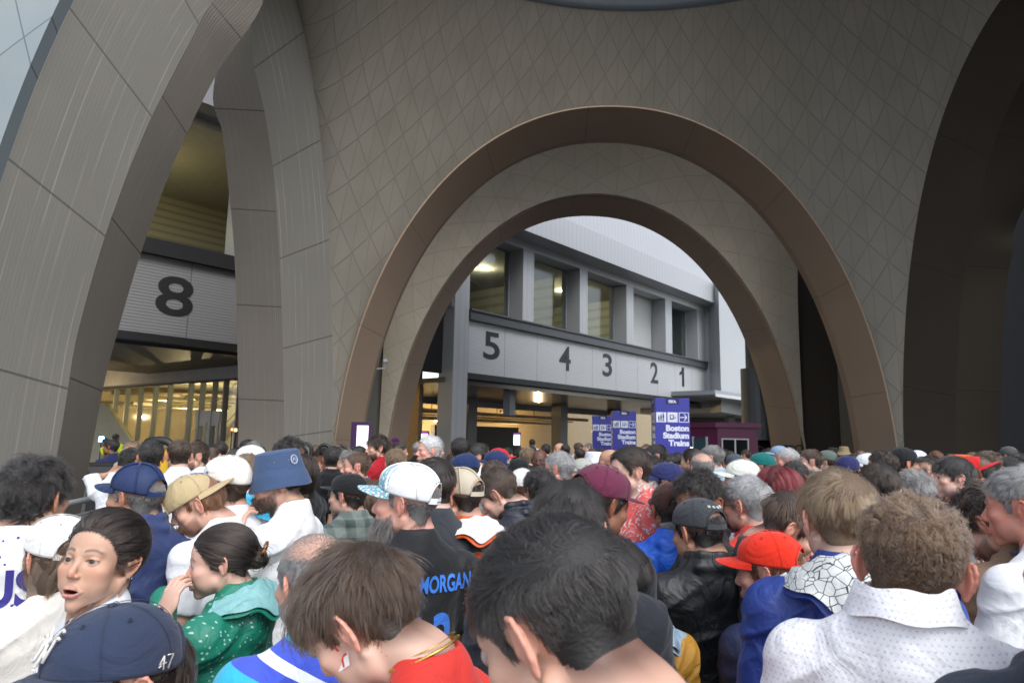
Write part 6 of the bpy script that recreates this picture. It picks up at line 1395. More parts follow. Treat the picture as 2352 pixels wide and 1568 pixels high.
P_("man in a black hooded top with cropped black hair behind the red jersey", 766, 1056, 6.2, -10, hair='short', hc='black', skin='tan', shirt='hoodie', sc=BLK)
P_("person with curly grey hair half hidden by the shaven man", 793, 1066, 6.2, 105, hair='curly', hc='dgrey', skin='olive', sc=BLK)
P_("shaven headed man with a pink face in profile", 817, 1074, 5.4, 92, hair='buzz', hc='lbrown', skin='pink', sc=(.05, .07, .10), lod=1)
P_("tall man with bushy dark hair and beard in a red tee by the kiosk", 866, 1030, 6.8, 105, hair='thick', hc='dbrown', skin='fair', sc=(.35, .012, .02), beard='dbrown', lod=1)
P_("person in a black cap with a small white badge, grey hood over plaid", 797, 1140, 3.9, 58, hair='short', hc='dbrown', skin='fair', shirt='hoodie', sc=(.16, .19, .17), spat='plaid', cap=dict(col=(.014, .014, .015), back_open=False, flat=True, high=.05), lod=1)
P_("woman with long fair hair beside the black cap", 846, 1152, 4.2, 60, fem=True, hair='long', hc='lbrown', skin='fair', sc=(.2, .24, .27))
P_("person with curly fair hair showing above the floral cap front", 908, 1066, 5.8, 10, hair='curly', hc='sandy', sc=GRY)
P_("white haired man leaning his head back a little, before the hall", 984, 1036, 6.0, 112, hair='swept', hc='white', skin='pink', sc=W_, lod=1)
P_("man with black hair seen from behind, in front of the white column", 1057, 1036, 6.4, -8, hair='short', hc='black', skin='tan', sc=BLK, lod=1)
P_("man with styled black hair and light beard in profile right of the column", 1092, 1050, 6.4, 104, hair='long_top', hc='black', skin='fair', sc=W_, beard='black', bl=.003, lod=1)
P_("dark skinned man in a navy flat cap and bright striped shirt", 1066, 1084, 4.9, 98, pitch=-12, hair='buzz', hc='black', skin='dark', sc=(.02, .2, .06), spat='rasta', glasses=True, cap=dict(col=(.014, .030, .09), back_open=False, button=False), lod=1)
tanc = P_("man in a tan netting cap and an orange jacket", 1052, 1146, 3.0, 55, pitch=-6, hair='fade', hc='dbrown', skin='fair', shirt='hoodie', sc=(.62, .09, .012), sk='nylon', cap=dict(col=(.10, .14, .13), back_col=(.50, .44, .33), mesh_back=True), lod=0)
P_("young man bowing his head in a black jacket, brown quiff", 1143, 1138, 3.4, 76, pitch=-33, ty=60, lean=10, hair='long_top', hc='brown', skin='pale', shirt='jacket', sc=(.014, .017, .026), sk='nylon', lod=0)
P_("person with brown hair seen from behind just above the bowed young man", 1134, 1102, 4.5, 5, hair='short', hc='brown', sc=(.2, .2, .17))
P_("grey bearded man in a navy cap in front of the red cap", 1136, 1070, 5.8, 82, hair='short', hc='grey', skin='pink', sc=GRY, cap=dict(col=(.018, .03, .09)), lod=1)
P_("person in a red cap whose bill points right above the navy cap", 1148, 1058, 7.0, -85, hair='short', hc='brown', sc=(.3, .3, .3), cap=dict(col=(.45, .015, .02), back_open=False))
P_("child in a black cap with white letters looking left", 1186, 1086, 6.2, 96, hair='short', hc='dbrown', skin='fair', sc=BLK, cap=dict(col=BLK), lod=1)
P_("person with curly ginger blond hair in a black top in the hall entrance", 1210, 1052, 8.6, 5, fem=True, hair='afro', hc='sandy', sc=BLK)
P_("bald dark skinned man with glasses facing the camera", 1239, 1058, 7.2, 172, hair=None, hc='black', skin='dark', sc=(.35, .28, .03), spat='camo', beard='black', glasses=True, lod=1)
P_("grey haired man with glasses in a white collared jersey facing left", 1282, 1078, 4.9, 66, hair='short', hc='grey', skin='pink', sc=W_, collar=(.35, .03, .05), glasses=True, lod=1)
P_("person in a white cap turned away, left of the black curls", 1200, 1118, 4.9, -10, hair='short', hc='auburn', skin='brown', sc=W_, cap=dict(col=(.70, .69, .66), back_open=False), lod=1)
P_("woman with tight black curls and a white earbud", 1238, 1128, 4.1, 25, fem=True, hair='afro', hc='black', skin='tan', sc=(.1, .1, .1), lod=1)
P_("bearded man in a white bucket hat facing right", 1367, 1066, 7.4, -115, hair='short', hc='auburn', skin='pink', sc=W_, beard='auburn', bucket=dict(col=(.66, .66, .74), kind='cotton'), lod=1)
P_("person in a pale khaki cap with sunglasses on it", 1335, 1086, 6.2, 84, hair='short', hc='grey', sc=BLK, cap=dict(col=(.36, .37, .33), back_open=False), lod=1)
P_("bald man in red and white facing left, between bucket hat and poncho", 1398, 1060, 6.8, 80, hair=None, hc='grey', skin='tan', sc=W_, collar=RED, lod=1)
P_("man with curly black hair in a royal blue top", 1490, 1088, 4.9, 62, hair='curly', hc='black', skin='tan', sc=(.012, .06, .40), lod=1)
P_("man with neat dark hair half covering the tallest blue tower", 1505, 1050, 6.6, 95, hair='fade', hc='black', skin='pink', sc=BLK, lod=1)
P_("person in a dark red cap with the bill to the right, behind the poncho", 1476, 1106, 4.4, -80, hair='short', hc='brown', sc=(.75, .78, .8), cap=dict(col=(.25, .015, .03), back_open=False), lod=1)
P_("man in a navy cap and wire glasses with a grey green shirt, looking left", 1528, 1112, 4.1, 82, hair='short', hc='black', skin='light_tan', sc=(.12, .15, .14), glasses=True, cap=dict(col=(.022, .028, .10), back_open=False), lod=1)
P_("man with short dark grey hair and glasses in a pale blue shirt", 1634, 1054, 6.3, 78, hair='fade', hc='dgrey', skin='fair', sc=(.35, .45, .52), glasses=True, lod=1)
P_("grey haired man whose thinning crown shows behind the curly haired man", 1610, 1078, 5.2, 28, hair='balding', hc='dgrey', sc=GRY)
P_("dark haired woman turned away just right of the tallest blue tower", 1586, 1058, 7.0, 60, fem=True, hair='bun', hc='dbrown', sc=BLK)
P_("man with black hair facing the camera in front of the booth", 1666, 1048, 11.5, 178, hair='short', hc='black', skin='tan', sc=(.04, .04, .035))
P_("person in a slate cap with a red logo before the booth", 1688, 1072, 6.8, 8, hair='short', hc='brown', sc=GRY, cap=dict(col=(.06, .07, .09), back_open=False))
P_("man in a cream cap with black hair and white shirt facing left", 1702, 1104, 4.3, 82, hair='fringe', hc='black', skin='light_tan', sc=W_, cap=dict(col=(.66, .68, .60)), lod=1)
P_("bearded man in a teal cap", 1748, 1074, 5.9, 82, hair='short', hc='dbrown', skin='pink', sc=W_, beard='auburn', cap=dict(col=(.008, .13, .12), back_open=False, flat=True), lod=1)
P_("silver haired man in profile by the right inner pier", 1807, 1058, 6.9, 92, hair='short', hc='silver', skin='pink', sc=GRY, lod=1)
P_("person in a pale blue cap above the silver haired man", 1788, 1048, 8.3, 85, hair='short', hc='grey', sc=GRY, cap=dict(col=(.20, .30, .42)))
P_("man with faded brown hair in sharp profile looking left", 1862, 1062, 6.7, 94, hair='fade', hc='brown', skin='pale', sc=GRY, lod=1)
P_("person in an olive grey cap right of the man in sharp profile", 1898, 1062, 7.3, 75, hair='short', hc='dbrown', skin='pale', sc=BLK, cap=dict(col=(.10, .13, .11)))
P_("woman with long dark red hair in a red top", 1792, 1122, 3.9, -24, fem=True, hair='long', hc='red', skin='pale', sc=(.5, .02, .025), lod=0)
P_("person with black hair between the cream cap and the red haired woman", 1750, 1120, 4.6, 10, hair='fringe', hc='black', sc=BLK)
P_("brown skinned man with short black hair right of the red haired woman", 1829, 1100, 4.8, -28, hair='fade', hc='black', skin='brown', sc=(.1, .1, .11), lod=1)
gg = P_("grey haired man with rimmed glasses in a red jersey with navy collar", 1712, 1162, 3.0, 62, pitch=-4, hair='short', hc='grey', skin='pink', sc=(.68, .05, .03), sk='jersey', collar=(.014, .02, .07), glasses=True, lod=0)
P_("person in a bright blue rain jacket and brown cap behind the charcoal cap", 1540, 1172, 3.2, 20, hair='short', hc='black', skin='brown', shirt='hoodie', sc=(.01, .10, .55), sk='nylon', cap=dict(col=(.05, .02, .015)), lod=1)
# ---- right middle
P_("man in a straw hat by the dark right pier", 1938, 1042, 12.5, 20, hair='short', hc='brown', sc=BLK, bucket=dict(col=(.26, .20, .11), kind='cotton', brim=1.8))
P_("person in a dark hat left of the straw hat", 1914, 1044, 12.8, 0, hair='short', hc='black', sc=BLK, bucket=dict(col=(.02, .02, .02), kind='cotton'))
P_("person in a navy cap behind the blond man", 1948, 1084, 5.4, -15, hair='short', hc='black', sc=BLK, cap=dict(col=(.02, .022, .09), back_open=False), lod=1)
P_("person in a white cap pointing left behind the blond man", 1992, 1076, 5.9, 88, hair='short', hc='brown', sc=GRY, cap=dict(col=(.68, .70, .72), back_open=False), lod=1)
P_("man with wavy brown hair in profile, left of the black cap", 2026, 1074, 5.3, 82, hair='wavy', hc='dbrown', skin='fair', sc=GRY, lod=1)
P_("person with smooth brown hair between the blond man and the broad man", 2018, 1126, 3.4, 22, pitch=-8, hair='fringe', hc='dbrown', skin='pink', sc=BLK, lod=0)
P_("man in a black cap with white letters facing right", 2078, 1066, 5.3, -62, hair='short', hc='black', skin='tan', sc=(.02, .03, .04), cap=dict(col=BLK), lod=1)
P_("person in a white cap with blue front panels", 2108, 1064, 6.8, 18, hair='short', hc='black', sc=(.02, .02, .02), cap=dict(col=(.02, .05, .40), back_col=(.62, .68, .78)), lod=1)
P_("person in a royal blue cap low behind the black cap", 2068, 1104, 5.4, 30, hair='short', hc='black', sc=(.02, .03, .07), cap=dict(col=(.012, .05, .50)), lod=1)
P_("man with glasses and receding brown hair half facing the camera", 2137, 1080, 5.9, 138, hair='short', rec=.02, hc='dbrown', skin='fair', sc=BLK, glasses=True, lod=1)
P_("person with thick dark grey hair behind the broad man's head", 2100, 1136, 3.9, 25, hair='thick', hc='dgrey', skin='fair', sc=GRY, lod=1)
P_("bald man whose bare crown shows behind the broad man", 2136, 1134, 4.4, 30, hair='bald', hc='brown', skin='tan', sc=(.3, .3, .42))
P_("young man with a black fringe in a shiny blue shirt", 2187, 1098, 4.1, 112, hair='fringe', hc='black', skin='pale', sc=(.015, .05, .35), sk='nylon', lod=1, ty=110)
P_("person in an orange and black patterned hat behind the black fringe", 2206, 1084, 5.3, 20, hair='short', hc='black', sc=(.6, .1, .02), spat='camo', bucket=dict(col=(.55, .10, .03), kind='cotton'))
P_("brown skinned man in a backwards red cap and white hooded jacket", 2244, 1088, 5.0, 88, pitch=-18, hair='short', hc='black', skin='brown', shirt='hoodie', sc=(.5, .53, .5), cap=dict(col=(.55, .02, .02), turn=180), lod=1)
P_("man with brown hair and blue patterned shirt standing tall on the right", 2264, 1070, 5.8, 72, hair='fade', hc='brown', skin='pink', sc=(.02, .04, .12), lod=1)
P_("black haired man with glasses near the right edge", 2318, 1080, 6.2, 108, hair='short', hc='black', skin='pale', sc=BLK, glasses=True, lod=1)
P_("person in a grey cap in the dark opening at the right edge", 2316, 1048, 8.8, 60, hair='short', hc='black', sc=BLK, cap=dict(col=(.08, .08, .08)))
P_("distant person with black hair in front of the brown arch leg", 2025, 1050, 11.8, 170, hair='short', hc='black', skin='tan', sc=BLK)
P_("distant dark haired person at the pale edge of the right pier", 2080, 1052, 11.6, 10, hair='short', hc='black', sc=BLK)
P_("distant person with reddish hair before the dark right wall", 2150, 1056, 9.2, 20, hair='short', hc='auburn', sc=(.1, .06, .04))
P_("person in a red top at the corner of the magenta booth", 1713, 1046, 14.5, 60, hair='short', hc='brown', sc=(.40, .02, .02))
P_("distant dark haired person beside the far hoop posts", 1795, 1036, 14.2, 30, hair='short', hc='black', sc=BLK)
# ---- far hall
P_("guard in a yellow vest standing by the pale stair wall", 266, 1006, 20.0, -40, hair='short', hc='black', skin='brown', sc=(.62, .75, .02), trousers=(.02, .02, .02))
P_("guard's colleague leaning over at the left of the yellow vest", 242, 1016, 20.5, 60, lean=30, hair='short', hc='black', skin='brown', sc=(.45, .55, .02))
P_("steward in a purple cap and yellow striped vest by the hall", 906, 1016, 17.5, 90, hair='short', hc='black', skin='dark', sc=(.35, .55, .05), cap=dict(col=(.07, .01, .08)))
P_("person in an orange and yellow vest left of the navy flat cap", 1040, 1066, 7.8, 10, hair='short', hc='dbrown', sc=(.60, .70, .03))
P_("person in a white shirt leaning by the ticket gates", 1222, 1018, 20.0, 20, lean=12, hair='short', hc='black', skin='dark', sc=W_)
P_("bald man with glasses in a dark jacket by the shutters", 1284, 1032, 13.0, 120, hair=None, hc='black', skin='tan', shirt='jacket', sc=BLK, glasses=True)
P_("man in a white shirt walking towards the ticket hall", 1330, 1030, 14.5, -60, hair='short', hc='brown', skin='tan', sc=W_)
P_("distant person in black and white left of the farthest tower", 1351, 1029, 17.0, 100, hair='short', hc='dgrey', sc=(.2, .2, .2))
P_("warmly lit man between the middle and the tallest tower", 1484, 1035, 13.0, 130, hair='short', hc='lbrown', skin='pink', sc=(.06, .03, .015))
# ---- the back of the crowd: smaller figures that fill the gaps
rng = np.random.default_rng(11)
HCN = {'black': 'black', 'dbrown': 'dark brown', 'brown': 'brown', 'lbrown': 'light brown', 'grey': 'grey', 'sandy': 'sandy'}
SCN = [('black', BLK), ('navy', NAVY), ('grey', GRY), ('white', W_), ('red', (.42, .03, .03)), ('tan', (.3, .22, .14)), ('olive', (.09, .10, .05)), ('light blue', (.25, .38, .5))]
ANC = [(330, "behind the man with camouflage shirt"), (460, "before the glazed stair hall"), (600, "behind the blue bucket hat"), (740, "behind the hoop posts"), (850, "near the purple kiosk"), (960, "left of the white column"), (1120, "right of the white column"), (1250, "near the ticket gates"), (1400, "before the blue towers"), (1560, "right of the tallest tower"), (1700, "before the magenta booth"), (1850, "by the right inner pier"), (2000, "before the brown arch leg"), (2170, "before the dark right pier"), (2400, "in the rightmost opening")]
used = set()
for k in range(62):
    x = 250 + (k + rng.random()) * 2120 / 62; Y = 7.5 + 5.5 * rng.random(); zt = 1.56 + .10 * rng.random()
    py = 988 + (x * .0175) + (1.85 - zt) / Y * 1568
    for _ in range(40):
        h = list(HCN)[rng.integers(0, 6) if rng.random() > .45 else rng.integers(0, 2)]; c = SCN[rng.integers(0, len(SCN))]; an = next(a for lim, a in ANC if x < lim)
        lb = "distant %s haired figure in %s %s" % (HCN[h], c[0], an)
        if lb not in used: break
    used.add(lb); fm_ = rng.random() < .3
    P_(lb, x, py, Y, float(rng.choice([0, 20, -25, 60, 95, -80, 150])) + 10 * rng.random(), hair=('bun' if rng.random() < .4 else 'long') if fm_ else str(rng.choice(['short', 'fade', 'wavy', 'fringe'])), fem=bool(fm_), hc=h, skin=str(rng.choice(['fair', 'tan', 'pink', 'brown', 'olive'])), sc=c[1], group="figures at the back of the crowd", lod=2)
# ================================================================ WRITING AND SMALL THINGS ON PEOPLE
def on_shirt(p, x, z, txt, size, col, xs=1.0, bold=0.01, side=-1, name="lettering", sp=1.0):
    """lettering laid on the back of a shirt: find the cloth behind that spot and wrap each vertex onto it"""
    sh = p['shirt']; me = sh.data; n = len(me.vertices); co = np.zeros(n * 3, np.float32); me.vertices.foreach_get("co", co); co = co.reshape(-1, 3)
    from mathutils.bvhtree import BVHTree
    if 'bvh' not in p: p['bvh'] = BVHTree.FromPolygons(co.tolist(), [tuple(q.vertices) for q in me.polygons])
    o = lettering(txt, size, cloth(col, 'jersey'), sh, Matrix.Identity(4), name, 'CENTER', 0.0, bold=bold * size, spacing=sp)
    v = np.array([w.co[:] for w in o.data.vertices]); v[:, 0] *= xs; out = []
    for q in v:
        X, Z = (x + q[0]) , z + p['off'] + q[1]; h = p['bvh'].ray_cast(Vector((X, -.6, Z)), Vector((0, 1, 0))) if side < 0 else p['bvh'].ray_cast(Vector((X, .8, Z)), Vector((0, -1, 0)))
        y = (h[0].y if h[0] else -.12); out.append((X, y + .003 * side, Z))
    o.data.vertices.foreach_set("co", np.array(out, np.float32).ravel()); o.data.update(); return o
def patch(p, M_, pts, col, name="emblem", w=.0015, closed=False, kind='cotton'):
    """a raised embroidered line on a cap or hat, in the plane of M_"""
    m = MB()
    for P in pts: m.tube([(x, y, 0) for x, y in P], w, 6, closed=closed)
    o = m.build(name, cloth(col, kind), p['cap'][0] if 'cap' in p else p['root'], True); o.matrix_parent_inverse.identity(); o.matrix_local = M_; return o
def arc(cx, cy, rx, ry, a0, a1, n=10): return [(cx + rx * math.cos(math.radians(a)), cy + ry * math.sin(math.radians(a))) for a in np.linspace(a0, a1, n)]
# curly white interlocked N and Y emblem on the front of the navy cap, and the small 47 on its side
Mc = on_cap(0.0, .34, None, .0, .004)
patch(navycap, Mc, [[(-.026, -.020), (-.020, -.022), (-.017, -.018), (-.017, .012), (-.021, .017), (-.027, .015)], [(-.017, .014), (.010, -.016)], [(.010, -.020), (.010, .014), (.014, .018), (.020, .016)],
                    [(-.020, .030), (-.014, .026), (-.003, .006), (-.003, -.028), (-.008, -.032), (.003, -.032)], [(-.003, .006), (.010, .026), (.016, .030), (.022, .027)]], (.72, .70, .66), w=.0024)
Ms = on_cap(math.radians(-112), .10, None, .0, .003)
patch(navycap, Ms, [[(-.004, .010), (-.013, -.002), (.001, -.001)], [(-.004, .010), (-.004, -.011)], [(.003, .010), (.015, .010), (.006, -.011)], [(-.014, -.006), (-.009, -.004)]], (.72, .70, .66), w=.0011)
# tick marks on two caps
def tick(p, ph, t, s, col, high=0.0, flip=1):
    P = [(-.016, .004), (-.012, -.004), (-.006, -.006), (.018, .007), (-.005, -.001), (-.010, .0005), (-.013, .003)]
    V = [(x * s * flip, y * s, z) for z in (.0, .0012) for x, y in P]; n = len(P)
    o = mesh_obj("tick_mark", V, [tuple(range(n)), tuple(range(n, 2 * n))[::-1]] + [(i, (i + 1) % n, (i + 1) % n + n, i + n) for i in range(n)], cloth(col, 'cotton'), p['cap'][0]); o.matrix_local = on_cap(ph, t, None, high, .003)
tick(redcap, math.radians(40), .22, 1.1, (.75, .74, .73)); tick(trucker, math.radians(62), .10, 1.0, (.02, .03, .06), .06)
# woven tab and strap holes at the back of the white netting cap
M_ = on_cap(math.radians(150), .36, None, .06, .004); m = MB(); m.box(-.0085, .0085, -.011, .013, 0, .0015); o = m.build("woven_tab", cloth((.012, .05, .11), 'cotton'), trucker['cap'][0]); o.matrix_local = M_
o = lettering("SPIRIT", .0062, cloth((.7, .72, .74), 'cotton'), trucker['cap'][0], on_cap(math.radians(150), .36, None, .06, .0062) @ Matrix.Translation((0, -.004, 0)), "lettering", 'CENTER', .0002)
m = MB()
for k in range(7):
    a = math.pi - .42 + .11 * k; p3 = cap_surf(np.array([a]), np.array([0.]), .06)[0] * np.array([1.03, 1.035, 1]); nn = np.array([math.sin(a), math.cos(a), 0]); m.tube([p3 + nn * .001 + [0, 0, .004], p3 + nn * .0035 + [0, 0, .004]], .0019, 6)
m.build("strap_holes", solid((.02, .02, .03)), trucker['cap'][0])
# five white flowers across the back of the charcoal cap
for k in range(5):
    a = math.radians(180 - 34 + 13.5 * k); Mf = on_cap(a, .44 + .015 * abs(k - 2), None, 0, .003); m = MB()
    for q in range(6): m.tube([(0.0018 * math.cos(q * 1.047), .0018 * math.sin(q * 1.047), 0), (.0062 * math.cos(q * 1.047), .0062 * math.sin(q * 1.047), .0004)], [.0012, .0017], 6)
    o = m.build("flower", cloth((.7, .7, .68), 'cotton'), charc['cap'][0], True); o.matrix_local = Mf
# marks on other caps
o = lettering("NE", .016, cloth((.05, .09, .3), 'cotton'), cream['cap'][0], on_cap(math.radians(-70), .12, None, .05, .003), "lettering", 'CENTER', .0003, bold=.0004)
# round badge on the bucket hat
ba = math.radians(-128); c3 = Vector((.0775 * 1.05 * math.sin(ba) - 0, -.014 + .0775 * 1.25 * math.cos(ba), .088)); nn = Vector((math.sin(ba), math.cos(ba) * 1.0, .12)).normalized(); xx = Vector((0, 0, 1)).cross(nn).normalized(); yy = nn.cross(xx)
Mb = Matrix(((xx.x, yy.x, nn.x, c3.x), (xx.y, yy.y, nn.y, c3.y), (xx.z, yy.z, nn.z, c3.z), (0, 0, 0, 1)))
m = MB(); m.tube([(x, y, .004) for x, y in arc(0, 0, .0165, .019, 0, 345, 24)], .0013, 6, closed=True); m.tube([(x, y, .004) for x, y in arc(0, 0, .0125, .015, 0, 345, 20)], .0006, 5, closed=True)
m.tube([(-.006, -.008, .004), (-.004, .004, .004), (.002, .009, .004), (.006, .002, .004), (.003, -.009, .004)], .0010, 5); m.tube([(-.004, .001, .004), (.005, -.002, .004)], .0009, 5)
o = m.build("badge", cloth((.62, .68, .78), 'cotton'), buckman['hat'], True); o.matrix_local = Mb
# printed names and numbers
on_shirt(trucker, .085, 1.335, "MORGAN", .072, (.05, .22, .75), xs=.62, bold=.03); on_shirt(trucker, .03, 1.085, "13", .26, (.05, .20, .72), xs=.7, bold=.02)
on_shirt(dark, .0, 1.30, "US", .15, (.035, .03, .22), xs=.9, bold=.03); on_shirt(dark, -.02, 1.12, "2", .19, (.035, .03, .22), xs=1.3, bold=.05)
on_shirt(poncho, .0, 1.30, "ENGLAND", .04, (.75, .68, .66), side=1, bold=.02) if False else None
# gold chains of the bowed teenager, and the trim necklace behind the bucket hat
def chain(p, r, dz, w, col=(.62, .40, .10), twist=True, name="necklace", tilt=.42):
    m = MB(); pts = []
    for q in np.linspace(0, 2 * math.pi, 150)[:-1]: pts.append((r * math.sin(q), -.040 + (r + .004) * math.cos(q), 1.512 + dz + tilt * r * -math.cos(q) - .004 * abs(math.sin(q))))
    pts = np.array(pts); pts = bend_lean(pts, p['lean']); pts[:, 2] += p['off']; m.tube(pts, [w * (1.25 if i % 2 else .8) for i in range(len(pts))] if twist else w, 6, closed=True)
    m.build(name, solid(col, .25, .9, key="gold"), p['root'], True)
chain(boy, .066, .006, .0026); chain(boy, .062, .015, .0010, twist=False); chain(buckman, .0680, .008, .0012); chain(whitecap, .058, .004, .001)
# earring, ear bud, watch, phone, claw clip
def at_head(p, name, mb, mat, smooth=True):
    o = mb.build(name, mat, p['root'], smooth); o.matrix_local = p['MH']; return o
m = MB(); m.tube([(-.0785 + .001, -.020 + .0055 * math.cos(a), -.035 + .006 * math.sin(a)) for a in np.linspace(0, 6.28, 13)[:-1]], .0010, 6, closed=True); at_head(upwoman, "earring", m, solid((.6, .6, .6), .2, 1.0, key="silver"))
cc = np.array([0, -.150, .012]); m = MB()
for sx in (-1, 1):
    m.tube([cc + [sx * .004, -.008, .030], cc + [sx * .020, -.006, .026], cc + [sx * .030, .004, .006], cc + [sx * .026, .016, -.016], cc + [sx * .014, .024, -.026]], [.004, .007, .008, .006, .003], 8)
    for q in range(3): m.tube([cc + [sx * (.028 - .006 * q), .006 + .006 * q, .004 - .010 * q], cc + [sx * .008, .026, -.004 - .010 * q]], [.004, .002], 6)
def tort():
    mt, nt, b = nodes_mat("tortoise"); tc = N(nt, "TexCoord"); nz = N(nt, "TexNoise", Scale=70.0, Detail=2.0); L(nt, tc.outputs["Object"], nz.inputs["Vector"]); L(nt, mixc(nt, math_n(nt, 'GREATER_THAN', nz.outputs["Fac"], .52), (.02, .010, .006), (.28, .10, .02)), b.inputs["Base Color"]); b.inputs["Roughness"].default_value = .15; return mt
at_head(green, "claw_clip", m, tort())
# smartwatch of the man at the right edge
def wrist(p, pose, sd, name="watch", col=(.012, .012, .013), face=True, w=.021, back=.02):
    s_, e_, w_, d_, n_, sx = arm_joints(pose, sd); ax_ = unit(w_ - e_); c = w_ - ax_ * back; a = unit(np.cross(ax_, [0, 0, 1.])); b = np.cross(a, ax_); m = MB(); R_ = .0290
    ringp = [c + R_ * (a * math.cos(q) + b * math.sin(q)) for q in np.linspace(0, 6.28, 25)[:-1]]
    V = []; 
    for q in ringp: V.append((q, unit(q - c)))
    P = []
    for q, nn in V:
        for dx, dr in ((-.010, 0), (-.010, .003), (.010, .003), (.010, 0)): P.append(q + ax_ * dx + nn * dr)
    n = len(V); Fc = [(i * 4 + k, i * 4 + (k + 1) % 4, ((i + 1) % n) * 4 + (k + 1) % 4, ((i + 1) % n) * 4 + k) for i in range(n) for k in range(4)]
    P = bend_lean(np.array(P), p['lean']); P[:, 2] += p['off']; o = mesh_obj(name, P, Fc, solid(col, .45), p['root'], True)
    if face:
        out = unit(-n_ if True else b); out = unit(out - ax_ * (out @ ax_)); t = np.cross(ax_, out); c2 = c + out * (R_ + .001); m = MB(); Q = [c2 + ax_ * u + t * v + out * h for h in (0, .009) for u, v in ((-.018, -.015), (.018, -.015), (.018, .015), (-.018, .015))]
        Q = bend_lean(np.array(Q), p['lean']); Q[:, 2] += p['off']; m.add(Q, [(3, 2, 1, 0), (4, 5, 6, 7), (0, 1, 5, 4), (1, 2, 6, 5), (2, 3, 7, 6), (3, 0, 4, 7)]); bevel(m.build("watch_face", solid((.008, .008, .009), .08), o), .003)
wrist(redface, 'phone', 'L'); wrist(buckman, 'mouth', 'L', back=.05) if False else None
# phone in the young man's hands
def held_phone(p, label):
    w1 = arm_joints('phone', 'L')[2]; w2 = arm_joints('phone', 'R')[2]; c = (w1 + w2) / 2 + np.array([0, .075, .055]); c = bend_lean(c[None], p['lean'])[0]; c[2] += p['off']
    M0 = p['root'].matrix_basis; Mx = Matrix.Translation(p['root'].location) @ Matrix.Rotation(p['root'].rotation_euler.z, 4, 'Z') @ Matrix.Scale(p['s'], 4) @ Matrix.Translation(c) @ Matrix.Rotation(math.radians(-52), 4, 'X')
    r = empty("mobile_phone"); r.matrix_world = Mx; m = MB(); m.box(-.037, .037, -.004, .004, -.078, .078); bevel(m.build("case", solid((.02, .02, .025), .3), r), .003); m = MB(); m.box(-.033, .033, -.0056, -.0042, -.073, .073); m.build("display", screen_mat("phone_screen_%d" % len(bpy.data.materials), (.3, .3, .45), (.35, .33, .4), .8, 9, (.1, .08, .2)), r); tag(r, label, "phone")
held_phone(phone, "phone held before the bowed young man in the tan top")
# open hood lying on the back of the royal blue jacket, lined in cracked white
def hood(p, outer, lining, w=.155, drop=.17, name="hood"):
    G_ = []
    for u in np.linspace(-1, 1, 61):
        row = []
        for v in np.linspace(0, 1, 13):
            a = u * 1.75; r0 = .088 + .060 * v; x = math.sin(a) * r0 * 1.1; y = -.040 - math.cos(a) * r0 * (1.0 if math.cos(a) > 0 else .7); z = 1.530 - .030 * v - drop * .55 * max(math.cos(a), 0) * v ** 1.5 - .05 * (1 - max(math.cos(a), 0)) - .012 * math.sin(5 * a + 3 * v) * v + .006 * math.sin(6 * a - 7 * v) * v + .007 * (1 - abs(math.sin(4 * a + 9 * v))) * (.4 + v) - .003 * math.sin(11 * a + 12 * v)
            row.append((x, y - .03 * v * max(math.cos(a), 0), z))
        G_.append(row)
    G_ = np.array(G_).reshape(-1, 3); G_ = bend_lean(G_, p['lean']); G_[:, 2] += p['off']; o = grid_obj(name, G_.reshape(61, 13, 3), cloth(outer, 'nylon'), p['shirt'], thick=.006, off=1.0)
    G2_ = G_.reshape(61, 13, 3).copy(); nn_ = np.cross(np.gradient(G2_, axis=0), np.gradient(G2_, axis=1)); nn_ /= np.linalg.norm(nn_, axis=-1, keepdims=True) + 1e-9; nn_ *= np.where(nn_[..., 2:3] < 0, -1, 1); G2_ = G2_ + nn_ * .010; o2 = grid_obj("lining", G2_[1:-1, :-1], lining, o, thick=.002, off=1.0); return o
hood(blond, (.018, .045, .24), cloth((.62, .64, .62), 'cotton', 'cracks')); hood(green, (.010, .20, .13), cloth((.20, .42, .42), 'nylon'), drop=.12); hood(mustard, (.30, .40, .48), cloth((.28, .38, .46), 'nylon'), drop=.14); hood(tanc, (.62, .09, .012), cloth((.7, .68, .68), 'cotton'), drop=.1)
def collar_sheet(p, mat, name="collar", dz=0.0):
    prof = [(.0640, 1.494), (.0652, 1.520), (.0664, 1.536), (.0690, 1.542), (.0735, 1.539), (.0810, 1.524), (.0900, 1.502), (.0930, 1.496)]; G_ = []
    for a in np.linspace(-2.75, 2.75, 73):
        fr = max(-math.cos(a), 0); bk = max(math.cos(a), 0); row = []
        for k, (r_, z_) in enumerate(prof):
            w = .0016 * math.sin(7 * a + k) + .0022 * math.sin(3 * a + 1) * (k > 3); row.append(((r_ + w) * math.sin(a) * 1.05, -.048 - (r_ + w) * math.cos(a) + .016 * fr, z_ + dz - .052 * fr + .003 * math.sin(5 * a + .5 * k) - .012 * (1 - bk) * (k > 4)))
        G_.append(row)
    G_ = np.array(G_); sh_ = G_.shape; V = bend_lean(G_.reshape(-1, 3), p['lean']); V[:, 2] += p['off']; return grid_obj(name, V.reshape(sh_), mat, p['shirt'], thick=.0022, off=1.0)
collar_sheet(curlyback, cloth((.80, .80, .83), 'cotton', 'chevron'), dz=-.004)
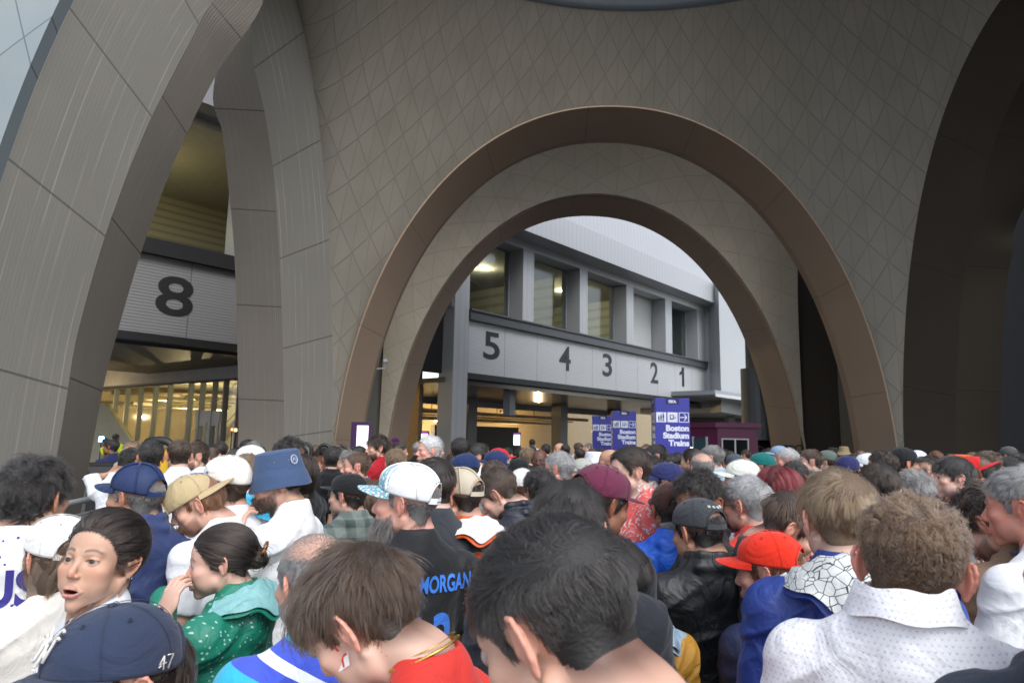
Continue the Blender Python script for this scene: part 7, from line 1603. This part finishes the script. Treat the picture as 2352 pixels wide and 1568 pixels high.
# face paint on the teenager's cheek: white with a red cross
def cheek(p, sx=-1):
    from mathutils.bvhtree import BVHTree
    P, Q = head_mesh('m', .0045); bv = BVHTree.FromPolygons(P.tolist(), Q.tolist())
    def sheet(pts, nm, col, lift):
        V = []
        for u, v in pts:
            o_ = Vector((sx * .2, .058 + u, -.030 + v)); h = bv.ray_cast(o_, Vector((-sx, -.25, 0)).normalized()); q = h[0] + h[1] * lift if h[0] else o_; V.append(tuple(q))
        return V
    for nm, col, lift, cells in (("face_paint", (.75, .72, .70), .0012, [(a, b, a + .006, b + .0045) for a in np.arange(-.012, .012, .006) for b in np.arange(-.018, .018, .0045)]), ("painted_cross", (.55, .03, .02), .0020, [(-.002, b, .002, b + .0045) for b in np.arange(-.016, .016, .0045)] + [(a, -.002, a + .004, .002) for a in np.arange(-.010, .010, .004)])):
        m = MB()
        for a, b, c_, d_ in cells: m.add(sheet([(a, b), (c_, b), (c_, d_), (a, d_)], nm, col, lift), [(0, 1, 2, 3)])
        o = m.build(nm, solid(col, .6), p['root']); o.matrix_local = p['MH']
cheek(boy)
# clear poncho over the red shirt
def clear_mat():
    m, nt, b = nodes_mat("clear_plastic"); tc = N(nt, "TexCoord"); nz = N(nt, "TexNoise", Scale=22.0, Detail=4.0, Distortion=2.5); L(nt, tc.outputs["Object"], nz.inputs["Vector"])
    bp = N(nt, "Bump", Strength=1.0, Distance=.02); L(nt, nz.outputs["Fac"], bp.inputs["Height"]); L(nt, bp.outputs[0], b.inputs["Normal"]); b.inputs["Base Color"].default_value = (.8, .8, .8, 1); b.inputs["Roughness"].default_value = .15
    tr = N(nt, "BsdfTransparent"); mx = N(nt, "MixShader"); mr = N(nt, "MapRange"); mr.inputs["From Min"].default_value = .50; mr.inputs["From Max"].default_value = .66; mr.inputs["To Min"].default_value = .10; mr.inputs["To Max"].default_value = .65; L(nt, nz.outputs["Fac"], mr.inputs["Value"])
    L(nt, mr.outputs[0], mx.inputs[0]); L(nt, tr.outputs[0], mx.inputs[1]); L(nt, b.outputs[0], mx.inputs[2]); L(nt, mx.outputs[0], nt.nodes["Material Output"].inputs[0]); return m
Ps, Qs = shirt_mesh('poncho', 'down', False, .009); V = bend_lean(Ps, poncho['lean']); V[:, 2] += poncho['off']; fast_mesh("rain_poncho", V, Qs, clear_mat(), poncho['root'])
